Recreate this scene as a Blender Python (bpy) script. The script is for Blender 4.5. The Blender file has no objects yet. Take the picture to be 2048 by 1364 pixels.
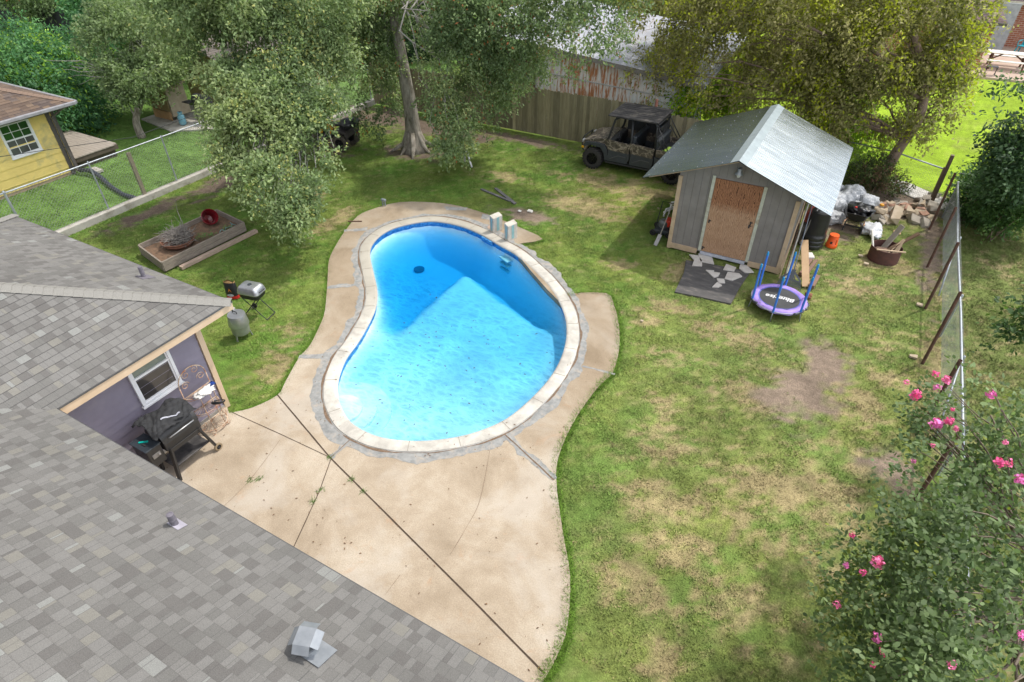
import bpy, bmesh, math, random
import numpy as np
from mathutils import Vector, Matrix
S = bpy.context.scene
C = S.collection
PI = math.pi
R = math.radians
random.seed(7)
RNG = np.random.default_rng(11)

# ---------------------------------------------------------------- camera
cd = bpy.data.cameras.new('camera'); cam = bpy.data.objects.new('camera', cd); C.objects.link(cam)
cd.sensor_width = 36.0; cd.lens = 21.463; cd.clip_start = 0.1; cd.clip_end = 900
_p, _r, _y = 0.66627, -0.0058, -0.51451
_f = Vector((math.sin(_y)*math.cos(_p), math.cos(_y)*math.cos(_p), -math.sin(_p)))
_rt = Vector((math.cos(_y), -math.sin(_y), 0)); _u = _rt.cross(_f)
_rt2 = _rt*math.cos(_r)+_u*math.sin(_r); _u2 = -_rt*math.sin(_r)+_u*math.cos(_r)
cam.matrix_world = Matrix(((_rt2.x, _u2.x, -_f.x, 0), (_rt2.y, _u2.y, -_f.y, 0), (_rt2.z, _u2.z, -_f.z, 9.0), (0, 0, 0, 1)))
S.camera = cam

# ---------------------------------------------------------------- light
SUN = Vector((0.30, 0.45, 1.0)).normalized()
EL = math.asin(SUN.z); ROT = math.atan2(SUN.x, SUN.y)
W = bpy.data.worlds.new('World'); S.world = W; W.use_nodes = True
wn = W.node_tree.nodes; wl = W.node_tree.links; wn.clear()
sky = wn.new('ShaderNodeTexSky'); sky.sky_type = 'NISHITA'; sky.sun_disc = False
sky.sun_elevation = EL; sky.sun_rotation = ROT; sky.air_density = 1.2; sky.dust_density = 2.5; sky.ozone_density = 1.0
tc = wn.new('ShaderNodeTexCoord'); nz = wn.new('ShaderNodeTexNoise'); nz.inputs['Scale'].default_value = 2.6; nz.inputs['Detail'].default_value = 5
cr = wn.new('ShaderNodeValToRGB'); cr.color_ramp.elements[0].position = 0.34; cr.color_ramp.elements[1].position = 0.60
mx = wn.new('ShaderNodeMixRGB'); mx.inputs['Color2'].default_value = (9.6, 9.6, 9.8, 1)
bg = wn.new('ShaderNodeBackground'); bg.inputs['Strength'].default_value = 0.125
wo = wn.new('ShaderNodeOutputWorld')
wl.new(tc.outputs['Generated'], nz.inputs['Vector']); wl.new(nz.outputs['Fac'], cr.inputs['Fac'])
wl.new(cr.outputs['Color'], mx.inputs['Fac']); wl.new(sky.outputs['Color'], mx.inputs['Color1'])
# sky brightened on the sun's side, added to whiten the shed's right roof slope
sx = wn.new('ShaderNodeSeparateXYZ'); wl.new(tc.outputs['Generated'], sx.inputs[0])
mr = wn.new('ShaderNodeMapRange'); mr.inputs['From Min'].default_value = -0.12; mr.inputs['From Max'].default_value = 0.24; mr.inputs['To Min'].default_value = 0.55; mr.inputs['To Max'].default_value = 2.3; wl.new(sx.outputs['X'], mr.inputs['Value'])
mm_ = wn.new('ShaderNodeMixRGB'); mm_.blend_type = 'MULTIPLY'; mm_.inputs['Fac'].default_value = 1.0; wl.new(mx.outputs['Color'], mm_.inputs['Color1']); wl.new(mr.outputs['Result'], mm_.inputs['Color2'])
wl.new(mm_.outputs['Color'], bg.inputs['Color']); wl.new(bg.outputs['Background'], wo.inputs['Surface'])
sd = bpy.data.lights.new('sun', 'SUN'); sd.energy = 3.1; sd.angle = R(1.5); sd.color = (1.0, 0.95, 0.87)
so = bpy.data.objects.new('sun', sd); C.objects.link(so); so.location = (10, 15, 30)
so.rotation_euler = SUN.to_track_quat('Z', 'Y').to_euler()
S.view_settings.view_transform = 'Standard'; S.view_settings.look = 'None'
S.view_settings.exposure = 0.0; S.view_settings.gamma = 1.0
S.cycles.transparent_max_bounces = 24

# ---------------------------------------------------------------- materials
def new_mat(name):
    m = bpy.data.materials.new(name); m.use_nodes = True
    return m, m.node_tree.nodes, m.node_tree.links, m.node_tree.nodes['Principled BSDF']
def ramp(n, stops, const=False):
    r = n.new('ShaderNodeValToRGB'); e = r.color_ramp.elements
    if const: r.color_ramp.interpolation = 'CONSTANT'
    while len(e) < len(stops): e.new(0.5)
    for i, (p, c) in enumerate(stops):
        e[i].position = p; e[i].color = (c[0], c[1], c[2], 1) if not isinstance(c, (int, float)) else (c, c, c, 1)
    return r
def noise(n, l, vec, scale, detail=4, rough=0.55, dist=0.0):
    t = n.new('ShaderNodeTexNoise'); t.inputs['Scale'].default_value = scale
    t.inputs['Detail'].default_value = detail; t.inputs['Roughness'].default_value = rough; t.inputs['Distortion'].default_value = dist
    if vec is not None: l.new(vec, t.inputs['Vector'])
    return t
def mixc(n, l, fac, a, b, mode='MIX'):
    m = n.new('ShaderNodeMixRGB'); m.blend_type = mode
    for k, v in (('Fac', fac), ('Color1', a), ('Color2', b)):
        if isinstance(v, (int, float)): m.inputs[k].default_value = v if k == 'Fac' else (v, v, v, 1)
        elif isinstance(v, tuple): m.inputs[k].default_value = (v[0], v[1], v[2], 1)
        else: l.new(v, m.inputs[k])
    return m.outputs['Color']
def mth(n, l, op, a, b=None, clamp=False):
    m = n.new('ShaderNodeMath'); m.operation = op; m.use_clamp = clamp
    for i, v in enumerate((a, b)):
        if v is None: continue
        if isinstance(v, (int, float)): m.inputs[i].default_value = v
        else: l.new(v, m.inputs[i])
    return m.outputs[0]
def bump(n, l, b, height, strength=0.4, dist=0.01):
    bp = n.new('ShaderNodeBump'); bp.inputs['Strength'].default_value = strength; bp.inputs['Distance'].default_value = dist
    l.new(height, bp.inputs['Height']); l.new(bp.outputs['Normal'], b.inputs['Normal'])
def coords(n, l, stretch=(1, 1, 1)):
    g = n.new('ShaderNodeNewGeometry'); mp = n.new('ShaderNodeMapping'); mp.inputs['Scale'].default_value = stretch
    l.new(g.outputs['Position'], mp.inputs['Vector']); return mp.outputs['Vector']
def surf(name, c1, c2=None, scale=6, rough=0.7, metal=0.0, bmp=0.0, bscale=None, stretch=(1, 1, 1), dirt=None, dirt_amt=0.3, dirt_scale=3, obj=False):
    """a surface whose own colour wanders between two tones, with optional blotches of a third"""
    m, n, l, b = new_mat(name)
    if obj:
        t = n.new('ShaderNodeTexCoord'); mp = n.new('ShaderNodeMapping'); mp.inputs['Scale'].default_value = stretch
        l.new(t.outputs['Object'], mp.inputs['Vector']); v = mp.outputs['Vector']
    else: v = coords(n, l, stretch)
    if c2 is None: c2 = tuple(x*0.72 for x in c1)
    t = noise(n, l, v, scale, 6, 0.6)
    r = ramp(n, [(0.34, c2), (0.66, c1)]); l.new(t.outputs['Fac'], r.inputs['Fac']); col = r.outputs['Color']
    if dirt is not None:
        t2 = noise(n, l, v, dirt_scale, 7, 0.65, 0.4); r2 = ramp(n, [(0.62-dirt_amt*0.4, 0.0), (0.72-dirt_amt*0.2, 1.0)])
        l.new(t2.outputs['Fac'], r2.inputs['Fac']); col = mixc(n, l, r2.outputs['Color'], col, dirt)
    l.new(col, b.inputs['Base Color'])
    b.inputs['Roughness'].default_value = rough; b.inputs['Metallic'].default_value = metal
    if bmp > 0:
        t3 = noise(n, l, v, bscale or scale*8, 5, 0.7); bump(n, l, b, t3.outputs['Fac'], bmp, 0.01)
    return m

# ---------------------------------------------------------------- meshes
class MB:
    def __init__(s): s.v = []; s.f = []; s.uv = None
    def add(s, vs, fs, M=None):
        k = len(s.v)
        if M is not None: vs = [tuple(M @ Vector(p)) for p in vs]
        s.v += [tuple(p) for p in vs]; s.f += [tuple(i+k for i in f) for f in fs]; return s
    def box(s, c, d, M=None, taper=1.0):
        x, y, z = c; a, b, e = d[0]/2, d[1]/2, d[2]/2
        vs = [(x-a, y-b, z-e), (x+a, y-b, z-e), (x+a, y+b, z-e), (x-a, y+b, z-e),
              (x-a*taper, y-b*taper, z+e), (x+a*taper, y-b*taper, z+e), (x+a*taper, y+b*taper, z+e), (x-a*taper, y+b*taper, z+e)]
        return s.add(vs, [(0, 3, 2, 1), (4, 5, 6, 7), (0, 1, 5, 4), (1, 2, 6, 5), (2, 3, 7, 6), (3, 0, 4, 7)], M)
    def beam(s, p, q, w, h, up=(0, 0, 1)):
        p = Vector(p); q = Vector(q); d = (q-p).normalized(); u = Vector(up)
        if abs(d.dot(u)) > 0.98: u = Vector((0, 1, 0))
        x = d.cross(u).normalized(); z = x.cross(d).normalized(); vs = []
        for c in (p, q):
            for a, b in ((-1, -1), (1, -1), (1, 1), (-1, 1)): vs.append(tuple(c+x*w/2*a+z*h/2*b))
        return s.add(vs, [(0, 1, 2, 3), (7, 6, 5, 4), (0, 4, 5, 1), (1, 5, 6, 2), (2, 6, 7, 3), (3, 7, 4, 0)])
    def tube(s, pts, r, seg=8, caps=True, closed=False):
        P = [Vector(p) for p in pts]; n = len(P); rr = r if isinstance(r, (list, tuple)) else [r]*n
        vs = []; up = None
        for i in range(n):
            if closed: t = (P[(i+1) % n]-P[i-1])
            else: t = (P[min(i+1, n-1)]-P[max(i-1, 0)])
            t = t.normalized() if t.length > 1e-9 else Vector((0, 0, 1))
            if up is None: up = Vector((0, 0, 1)) if abs(t.z) < 0.9 else Vector((1, 0, 0))
            x = t.cross(up)
            if x.length < 1e-5: x = t.cross(Vector((0.3, 1, 0.2)))
            x.normalize(); up = x.cross(t).normalized()
            for k in range(seg):
                a = 2*PI*k/seg; vs.append(tuple(P[i]+(x*math.cos(a)+up*math.sin(a))*rr[i]))
        fs = []
        for i in range(n if closed else n-1):
            j = (i+1) % n
            for k in range(seg): fs.append((i*seg+k, i*seg+(k+1) % seg, j*seg+(k+1) % seg, j*seg+k))
        if caps and not closed: fs += [tuple(range(seg-1, -1, -1)), tuple((n-1)*seg+k for k in range(seg))]
        return s.add(vs, fs)
    def lathe(s, prof, seg=24, M=None, c=(0, 0, 0)):
        vs = []; fs = []; n = len(prof)
        for r, z in prof:
            for k in range(seg):
                a = 2*PI*k/seg; vs.append((c[0]+r*math.cos(a), c[1]+r*math.sin(a), c[2]+z))
        for i in range(n-1):
            for k in range(seg): fs.append((i*seg+k, i*seg+(k+1) % seg, (i+1)*seg+(k+1) % seg, (i+1)*seg+k))
        return s.add(vs, fs, M)
    def prism(s, pts, z0, z1, M=None):
        n = len(pts); vs = [(p[0], p[1], z0) for p in pts]+[(p[0], p[1], z1) for p in pts]
        fs = [tuple(range(n-1, -1, -1)), tuple(range(n, 2*n))]+[(i, (i+1) % n, n+(i+1) % n, n+i) for i in range(n)]
        return s.add(vs, fs, M)
    def yprism(s, pts, y0, y1):
        """outline in x,z pushed through y"""
        n = len(pts); vs = [(p[0], y0, p[1]) for p in pts]+[(p[0], y1, p[1]) for p in pts]
        fs = [tuple(range(n)), tuple(range(2*n-1, n-1, -1))]+[(i, n+i, n+(i+1) % n, (i+1) % n) for i in range(n)]
        return s.add(vs, fs)
    def quad(s, a, b, c, d): return s.add([a, b, c, d], [(0, 1, 2, 3)])
    def build(s, name, mat, parent=None, smooth=False, bevel=0.0, world=False, sub=0, fix=True, ang=None):
        me = bpy.data.meshes.new(name); o = bpy.data.objects.new(name, me)
        vs = s.v
        if parent is not None and world:
            off = absloc(parent); vs = [(p[0]-off[0], p[1]-off[1], p[2]-off[2]) for p in vs]
        me.from_pydata(vs, [], s.f)
        if fix:
            bm = bmesh.new(); bm.from_mesh(me); bmesh.ops.recalc_face_normals(bm, faces=bm.faces); bm.to_mesh(me); bm.free()
        me.materials.append(mat)
        if smooth:
            me.polygons.foreach_set('use_smooth', [True]*len(me.polygons))
            if ang: me.set_sharp_from_angle(angle=R(ang))
        C.objects.link(o)
        if parent is not None: o.parent = parent
        if bevel > 0:
            md = o.modifiers.new('bevel', 'BEVEL'); md.width = bevel; md.segments = 2; md.limit_method = 'ANGLE'
        if sub: md = o.modifiers.new('sub', 'SUBSURF'); md.levels = md.render_levels = sub
        return o
def absloc(o):
    x = Vector((0, 0, 0))
    while o is not None: x += Vector(o.location); o = o.parent
    return x
def tag(o, label=None, cat=None, group=None, kind=None):
    if label: o['label'] = label
    if cat: o['category'] = cat
    if group: o['group'] = group
    if kind: o['kind'] = kind
    return o
def thing(name, label, cat, loc=(0, 0, 0), rz=0, group=None):
    o = bpy.data.objects.new(name, None); C.objects.link(o); o.location = loc; o.rotation_euler = (0, 0, rz)
    o.empty_display_size = 0.2; return tag(o, label, cat, group)
def copy_tree(o, parent=None):
    c = o.copy(); C.objects.link(c)
    if parent is not None: c.parent = parent
    for ch in o.children: copy_tree(ch, c)
    return c
def smooth_loop(pts, k=6, closed=True):
    P = [Vector((p[0], p[1], 0)) for p in pts]; n = len(P); out = []
    rng = range(n) if closed else range(n-1)
    for i in rng:
        a, b, c, d = (P[(i-1) % n], P[i], P[(i+1) % n], P[(i+2) % n]) if closed else (P[max(i-1, 0)], P[i], P[i+1], P[min(i+2, n-1)])
        for j in range(k):
            t = j/k; out.append(0.5*((2*b)+(c-a)*t+(2*a-5*b+4*c-d)*t*t+(3*b-a-3*c+d)*t**3))
    if not closed: out.append(P[-1])
    return [(p.x, p.y) for p in out]
def offset_loop(L, d):
    n = len(L); out = []
    area = sum(L[i][0]*L[(i+1) % n][1]-L[(i+1) % n][0]*L[i][1] for i in range(n)); sg = 1 if area > 0 else -1
    for i in range(n):
        tx = L[(i+1) % n][0]-L[i-1][0]; ty = L[(i+1) % n][1]-L[i-1][1]; q = math.hypot(tx, ty) or 1
        dd = d[i] if isinstance(d, (list, tuple)) else d
        out.append((L[i][0]+ty/q*dd*sg, L[i][1]-tx/q*dd*sg))
    return out
def inside(px, py, L):
    """numpy point in polygon"""
    r = np.zeros(px.shape, bool); n = len(L); j = n-1
    for i in range(n):
        xi, yi = L[i]; xj, yj = L[j]
        c = ((yi > py) != (yj > py)) & (px < (xj-xi)*(py-yi)/((yj-yi) if yj != yi else 1e-9)+xi); r ^= c; j = i
    return r
def dist_poly(px, py, L, closed=True):
    d = np.full(px.shape, 1e9); n = len(L)
    for i in range(n if closed else n-1):
        ax, ay = L[i]; bx, by = L[(i+1) % n]; vx, vy = bx-ax, by-ay; q = vx*vx+vy*vy+1e-12
        t = np.clip(((px-ax)*vx+(py-ay)*vy)/q, 0, 1); d = np.minimum(d, np.hypot(px-ax-t*vx, py-ay-t*vy))
    return d
def vnoise(x, y, s, seed=0):
    """smooth 2-d noise 0..1 from a hashed lattice"""
    x = np.asarray(x)*s; y = np.asarray(y)*s; xi = np.floor(x).astype(np.int64); yi = np.floor(y).astype(np.int64); fx = x-xi; fy = y-yi
    fx = fx*fx*(3-2*fx); fy = fy*fy*(3-2*fy)
    def h(a, b):
        k = (a*374761393+b*668265263+seed*974711) & 0xffffffff; k = ((k ^ (k >> 13))*1274126177) & 0xffffffff
        return ((k ^ (k >> 16)) & 0xffff)/65535.0
    return (h(xi, yi)*(1-fx)+h(xi+1, yi)*fx)*(1-fy)+(h(xi, yi+1)*(1-fx)+h(xi+1, yi+1)*fx)*fy
def fbm(x, y, s, o=4, seed=0):
    a = 0; w = 1; t = 0
    for i in range(o): a = a+w*vnoise(x, y, s*2**i, seed+i*17); t += w; w *= 0.55
    return a/t
def np_mesh(name, V, F, mat, parent=None, col=None, smooth=False, world=True):
    """V (n,3), F (m,k) arrays -> one mesh object; col (n,4) goes to the attribute 'tint'"""
    me = bpy.data.meshes.new(name); V = np.asarray(V, np.float32)
    if parent is not None and world: V = V-np.array(absloc(parent), np.float32)
    k = F.shape[1]; me.vertices.add(len(V)); me.vertices.foreach_set('co', V.ravel())
    me.loops.add(F.size); me.loops.foreach_set('vertex_index', F.ravel().astype(np.int32))
    me.polygons.add(len(F)); me.polygons.foreach_set('loop_start', np.arange(0, F.size, k, dtype=np.int32))
    me.update(calc_edges=True)
    if smooth: me.polygons.foreach_set('use_smooth', np.ones(len(F), bool))
    if col is not None:
        a = me.attributes.new('tint', 'FLOAT_COLOR', 'POINT'); a.data.foreach_set('color', np.asarray(col, np.float32).ravel())
    me.materials.append(mat); o = bpy.data.objects.new(name, me); C.objects.link(o)
    if parent is not None: o.parent = parent
    return o
# measured positions in metres
POOL = [[-10.909,14.057],[-11.536,13.327],[-11.705,12.674],[-11.558,11.973],[-11.184,11.408],[-10.477,10.707],[-9.828,10.063],[-9.403,9.501],[-9.115,8.917],[-8.831,8.154],[-8.65,7.51],[-8.375,6.968],[-8.024,6.515],[-7.637,6.207],[-7.164,5.975],[-6.603,5.924],[-6.069,6.038],[-5.537,6.303],[-5.073,6.666],[-4.734,7.055],[-4.449,7.562],[-4.3,8.142],[-4.214,8.898],[-4.232,9.554],[-4.352,10.2],[-4.577,10.841],[-4.928,11.472],[-5.401,12.048],[-6.006,12.589],[-6.845,13.163],[-7.553,13.569],[-8.187,13.792],[-9.083,14.115],[-9.994,14.25]]
VREG = [[-7.386,5.988],[-9.512,8.24],[-9.301,8.47],[-8.579,9.286],[-8.707,12.589],[-6.879,11.784],[-5.286,11.107],[-4.675,9.951],[-3.176,8.326]]
DECK = [[-1.493,3.446],[-1.472,3.878],[-1.533,4.344],[-1.844,5.099],[-2.309,5.795],[-2.927,6.807],[-3.141,7.535],[-3.226,8.426],[-3.194,9.397],[-3.096,10.014],[-3.263,10.831],[-3.622,11.745],[-4.05,12.489],[-4.441,12.905],[-5.251,12.404],[-5.278,11.914],[-7.306,13.42],[-7.785,13.986],[-7.236,14.705],[-8.183,15.023],[-8.809,15.177],[-9.547,15.328],[-10.645,15.389],[-11.523,15.209],[-12.574,14.676],[-13.045,13.821],[-13.144,13.193],[-12.81,12.22],[-12.453,11.419],[-12.031,10.659],[-11.328,9.834],[-10.397,8.732],[-10.058,8.189],[-9.707,7.48],[-9.598,7.013],[-9.242,6.231],[-9.086,5.862],[-9.258,5.332],[-9.558,4.98]]
J1 = [[-9.086,5.862],[-6.893,5.088],[-4.492,4.412],[-2.925,3.971],[-1.557,3.57]]
J2 = [[-9.605,5.021],[-8.19,5.066],[-6.893,5.088]]
J3 = [[-6.85,5.069],[-6.519,4.417],[-6.052,3.272]]
M1 = [[-6.876,5.097],[-6.859,5.62]]
M2 = [[-4.284,7.233],[-3.547,6.946],[-2.908,6.684]]
M3 = [[-3.771,9.895],[-3.029,9.994]]
M4 = [[-9.624,7.04],[-8.808,7.512]]
M5 = [[-11.068,9.552],[-10.323,10.159]]
M6 = [[-12.838,12.205],[-12.285,12.657]]
CR1 = [[-4.312,6.737],[-3.864,5.641],[-3.761,4.987],[-3.718,4.465]]
CR2 = [[-8.069,4.949],[-7.811,3.96],[-7.754,3.233]]
CR3 = [[-4.216,3.778],[-4.212,3.394]]
P1 = [[-11.088,15.104],[-10.367,15.415],[-10.292,15.206],[-10.871,14.93]]
P2 = [[-9.688,15.25],[-9.262,15.323],[-9.173,15.016],[-9.565,14.958]]
BL_A = [[-16.45,19.0,4.65,1.15],[-16.24,18.2,3.49,1.23],[-16.38,18.87,1.81,0.89],[-16.61,18.4,1.14,0.64],[-17.04,18.4,4.37,1.25],[-12.22,17.93,5.38,1.08],[-11.86,18.04,4.75,1.35],[-10.68,18.25,5.11,1.5],[-10.29,18.84,4.17,1.12],[-12.4,18.0,3.65,1.14],[-12.51,17.58,2.6,0.88],[-12.1,17.36,1.97,0.84],[-11.76,16.99,1.45,0.61],[-11.79,18.68,2.59,1.17],[-11.51,19.61,3.07,1.06],[-12.17,18.71,1.65,0.81],[-8.71,18.24,5.61,0.81],[-7.76,18.55,5.01,0.77],[-7.11,18.82,5.05,0.6],[-8.13,18.21,4.24,0.44],[-7.1,19.49,5.75,0.86],[-15.96,19.66,6.01,1.46],[-11.26,19.29,6.3,1.84],[-8.14,19.18,6.36,1.38],[-16.67,18.4,6.1,1.84],[-11.92,16.55,1.31,0.39],[-14.61,18.4,5.17,0.47],[-13.76,18.53,4.57,0.54],[-15.66,18.48,2.81,0.66],[-15.91,18.95,4.22,0.83],[-7.82,18.45,4.22,0.37]]
BL_B = [[-16.75,12.25,5.81,1.38],[-16.32,12.17,4.72,0.85],[-15.82,12.98,5.27,1.36],[-15.01,12.95,4.64,1.13],[-14.55,13.99,5.4,1.01],[-15.37,11.67,4.15,0.81],[-14.2,11.98,3.77,1.04],[-13.74,12.69,3.85,0.79],[-14.73,11.51,3.82,0.92],[-13.62,12.13,3.33,0.84],[-14.56,11.07,3.49,0.75],[-15.51,11.1,3.68,0.52],[-14.63,10.77,3.44,0.65],[-14.11,11.02,3.28,0.8],[-13.58,11.25,2.78,0.89],[-13.1,11.36,2.55,0.58],[-13.95,10.8,2.79,0.61],[-14.6,9.85,2.72,0.21],[-14.41,10.35,2.79,0.31],[-12.72,11.85,2.38,0.21],[-12.41,10.75,1.62,0.21],[-13.21,9.7,1.81,0.21],[-12.17,10.1,1.51,0.17],[-13.35,12.03,3.16,0.62],[-13.72,13.52,3.99,0.55],[-12.9,11.96,2.66,0.4],[-13.84,10.28,2.58,0.63],[-13.16,10.21,2.18,0.91],[-12.65,10.75,2.04,0.59],[-12.61,10.06,1.72,0.61],[-12.29,9.94,1.49,0.34],[-12.72,9.71,1.67,0.37],[-14.06,14.28,4.67,0.71],[-13.64,13.58,3.56,0.49],[-16.15,13.21,6.57,1.89],[-14.62,14.87,6.47,1.55],[-12.72,11.52,2.35,0.39],[-14.58,10.21,2.94,0.34]]
BL_C = [[-7.66,24.92,4.28,0.87],[-7.79,24.46,2.41,0.74],[-7.04,24.87,3.14,1.09],[-7.2,24.61,4.7,1.92],[-7.56,24.78,1.41,0.66],[-5.53,24.93,4.13,2.02],[-5.73,24.96,2.19,1.09],[-4.53,25.27,2.45,1.52],[-3.86,25.27,4.23,2.13],[-2.77,24.5,2.51,1.57],[-2.27,24.93,4.12,2.09],[-1.21,24.11,2.49,1.64],[-1.12,24.58,4.6,2.05],[-0.16,24.29,3.08,1.74],[-0.2,23.95,1.85,1.13],[0.82,23.99,2.0,0.82],[0.34,24.61,4.59,1.95],[0.96,24.27,3.07,1.43],[1.35,24.92,3.74,1.36],[1.34,25.13,4.88,1.57],[1.98,24.95,4.11,0.94],[2.16,24.67,2.9,0.88],[1.97,24.45,2.05,0.63],[-2.93,25.67,6.08,3.41],[-6.12,25.09,5.96,2.98],[-0.23,25.83,6.07,2.77]]
BL_D = [[-26.78,16.66,3.61,1.97],[-25.63,16.39,3.02,1.4],[-27.1,15.78,2.61,1.57],[-25.51,15.4,2.49,1.2],[-26.22,17.57,3.69,1.31],[-28.19,16.08,3.01,1.35],[-26.42,14.62,1.99,0.81],[-25.68,14.78,1.76,0.6]]
BL_E = [[-32.28,14.39,2.15,1.83],[-30.65,12.87,1.86,1.95],[-30.95,14.48,1.43,1.86],[-29.72,14.29,0.71,1.39],[-29.31,12.97,1.13,1.62],[-34.41,14.81,2.61,1.56],[-32.55,16.1,1.92,1.52],[-28.27,13.71,0.67,0.75],[-30.69,12.32,1.1,1.39]]
BL_R = [[3.82,21.46,3.44,0.88],[3.99,20.73,2.81,0.61],[4.3,20.56,2.44,0.9],[3.69,22.12,3.91,0.53]]
BL_R2 = [[3.21,10.62,3.24,0.31]]
BL_H = [[3.88,22.68,0.59,0.64],[4.28,22.16,0.83,0.88],[4.75,21.69,1.29,0.96],[4.12,23.29,0.91,0.53],[4.58,21.08,1.03,0.75],[3.64,23.86,0.77,0.29]]
BL_V = [[-6.12,24.68,1.55,0.65],[-5.36,25.42,1.65,0.77],[-4.57,25.62,1.81,0.77],[-0.44,25.91,1.41,1.0],[0.4,25.21,0.85,0.82],[0.06,24.5,0.28,0.64],[-5.61,24.27,1.55,0.43],[0.56,24.49,0.29,0.47]]
BL_I = [[0.68,23.6,-0.1,0.5],[1.21,23.28,-0.04,0.53],[1.69,22.96,0.06,0.4],[1.09,23.64,0.34,0.41]]
BL_M = [[2.61,7.85,3.38,0.66],[2.74,7.04,3.58,0.69],[2.35,7.55,2.88,0.49],[2.49,6.5,3.3,0.74],[2.19,6.8,2.58,0.47],[2.74,5.87,3.5,0.7],[2.31,5.83,2.97,0.71],[1.95,5.81,2.41,0.52],[2.53,5.01,3.29,0.79],[2.19,5.08,2.68,0.62],[1.81,5.2,2.01,0.44],[1.9,4.56,2.33,0.54],[2.25,4.3,2.89,0.7],[2.63,4.29,3.43,0.68],[1.61,5.71,1.96,0.3],[2.05,8.14,2.86,0.34],[2.47,3.78,3.14,0.91],[2.92,5.24,3.71,0.79]]
FLW = [[1.79,7.57,3.95,0.06],[1.91,7.53,3.94,0.07],[1.85,7.47,3.83,0.06],[1.66,7.33,3.73,0.09],[1.53,7.49,3.76,0.05],[1.9,6.92,3.71,0.1],[2.0,6.94,3.78,0.07],[2.07,6.82,3.8,0.05],[2.29,7.21,4.12,0.07],[2.31,6.05,4.14,0.07],[2.38,6.05,4.17,0.06],[2.44,5.81,4.2,0.07],[1.35,5.47,2.93,0.05],[1.56,5.01,3.19,0.09],[1.37,5.15,2.78,0.05],[1.5,5.02,2.94,0.05],[1.36,4.7,2.66,0.06],[1.64,4.18,3.14,0.07],[1.69,4.03,3.17,0.05],[2.04,3.82,3.71,0.05],[2.39,4.1,4.07,0.05],[1.64,3.92,3.08,0.04],[1.89,6.61,3.62,0.04],[1.75,6.41,3.48,0.04],[2.01,7.1,3.85,0.04],[2.37,6.39,4.14,0.04]]
FOL_T = [[-41.44,23.38,2.68,1.42],[-39.19,23.16,2.37,2.26],[-37.83,21.36,2.01,0.94],[-35.84,20.69,1.82,1.55],[-36.51,23.93,3.46,2.88],[-31.82,23.77,4.24,3.28],[-49.04,24.18,3.09,2.25],[-33.93,19.67,1.13,0.72]]
FOL_T2 = [[-26.7,28.38,-0.01,1.64],[-28.91,29.45,1.18,2.75],[-27.2,31.36,2.61,3.1],[-32.24,29.39,3.3,3.6],[-24.6,30.61,1.38,2.62],[-23.51,31.86,3.31,2.95],[-22.18,34.91,1.67,2.06],[-25.73,26.39,-0.25,0.68]]
FOL_T3 = [[-10.14,34.16,3.91,2.65],[-7.97,36.74,3.49,2.49],[-11.11,33.89,4.1,1.18],[-14.78,34.74,4.67,1.87],[-5.3,37.21,3.39,3.11],[-2.32,37.62,4.2,3.42]]
# ---------------------------------------------------------------- the ground, pool and patio
POOL_L = smooth_loop(POOL, 5); COP_L = offset_loop(POOL_L, 0.27)
DECK_L = smooth_loop(DECK, 3, False)+[(-9.95, 5.2), (-9.95, 1.75), (-0.95, 1.75)]
# patches of the lawn: x, y, rx, ry, kind (d dirt, t dry tan, g lush)
PATCH = [(0.95, 12.6, .62, .85, 'd'), (0.55, 11.4, .68, .95, 'd'), (-0.3, 10.8, .6, .5, 't'), (2.6, 10.0, .5, .6, 'd'), (-18.5, 21.3, 3.0, 1.3, 'd'), (-15.5, 21.2, 3.2, 1.0, 'd'), (-12.0, 21.9, 2.6, .5, 'd'),
  (-15.0, 18.6, 1.3, .9, 'd'), (-19.2, 13.5, .7, 2.5, 'd'), (-19.4, 10.5, .45, 1.8, 'd'), (-18.2, 17.4, 1.2, 1.0, 'd'), (-8.3, 15.9, 1.1, .45, 'd'), (-7.4, 19.6, 2.6, .8, 't'), (-5.2, 19.0, 1.2, 1.4, 't'), (-7, 17.5, 1.8, .8, 't'),
  (1.9, 22.6, 1.7, 1.6, 'd'), (3.0, 20.5, .35, 3.5, 'd'), (2.6, 23.6, 1.2, .5, 'd'), (0.3, 20.5, .7, 2.0, 'd'), (-0.2, 17.3, .5, 1.6, 't'), (1.9, 18.2, .8, .6, 't'), (1.2, 16.6, 1.0, .5, 't'), (3.1, 14.0, .3, 5.0, 't'),
  (-10.3, 7.2, .8, .8, 't'), (-9.9, 6.4, .5, .5, 't'), (-1.5, 8.7, .7, .6, 't'), (0.9, 8.3, 1.4, 1.2, 't'), (-1.2, 7.2, .8, .5, 't'), (1.4, 9.6, .8, .8, 't'), (-0.4, 6.4, .8, .4, 't'), (-3.2, 12.4, .5, .4, 't'), (-2.3, 11.2, .8, .4, 't'), (-1.7, 9.6, .5, .5, 't'),
  (-0.9, 5.4, .7, .4, 't'), (0.6, 5.8, .6, .6, 't'), (-3.0, 15.0, .5, .8, 't'), (-4.6, 14.6, .5, .5, 't'), (5.0, 33.0, 1.3, 1.0, 't'), (4.3, 30.0, .9, .8, 't'), (5.5, 26.5, 1.5, .8, 't'), (-1.0, 12.8, 1.2, .6, 't'), (-2.2, 14.6, .8, .5, 't'),
  (-16.0, 14.0, 1.0, .6, 't'), (-10.5, 18.2, 1.3, .5, 't'), (-13.6, 12.8, .4, 1.4, 't'), (-2.9, 13.2, .7, .35, 't'), (1.8, 11.6, .5, .7, 't'), (2.3, 12.9, .5, .4, 't'), (-0.2, 4.6, .5, .4, 't'), (2.0, 7.3, .8, .5, 't')]
EDGE_RIGHT = [p for p in DECK_L if p[0] > -3.9 and p[1] < 12]
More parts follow.
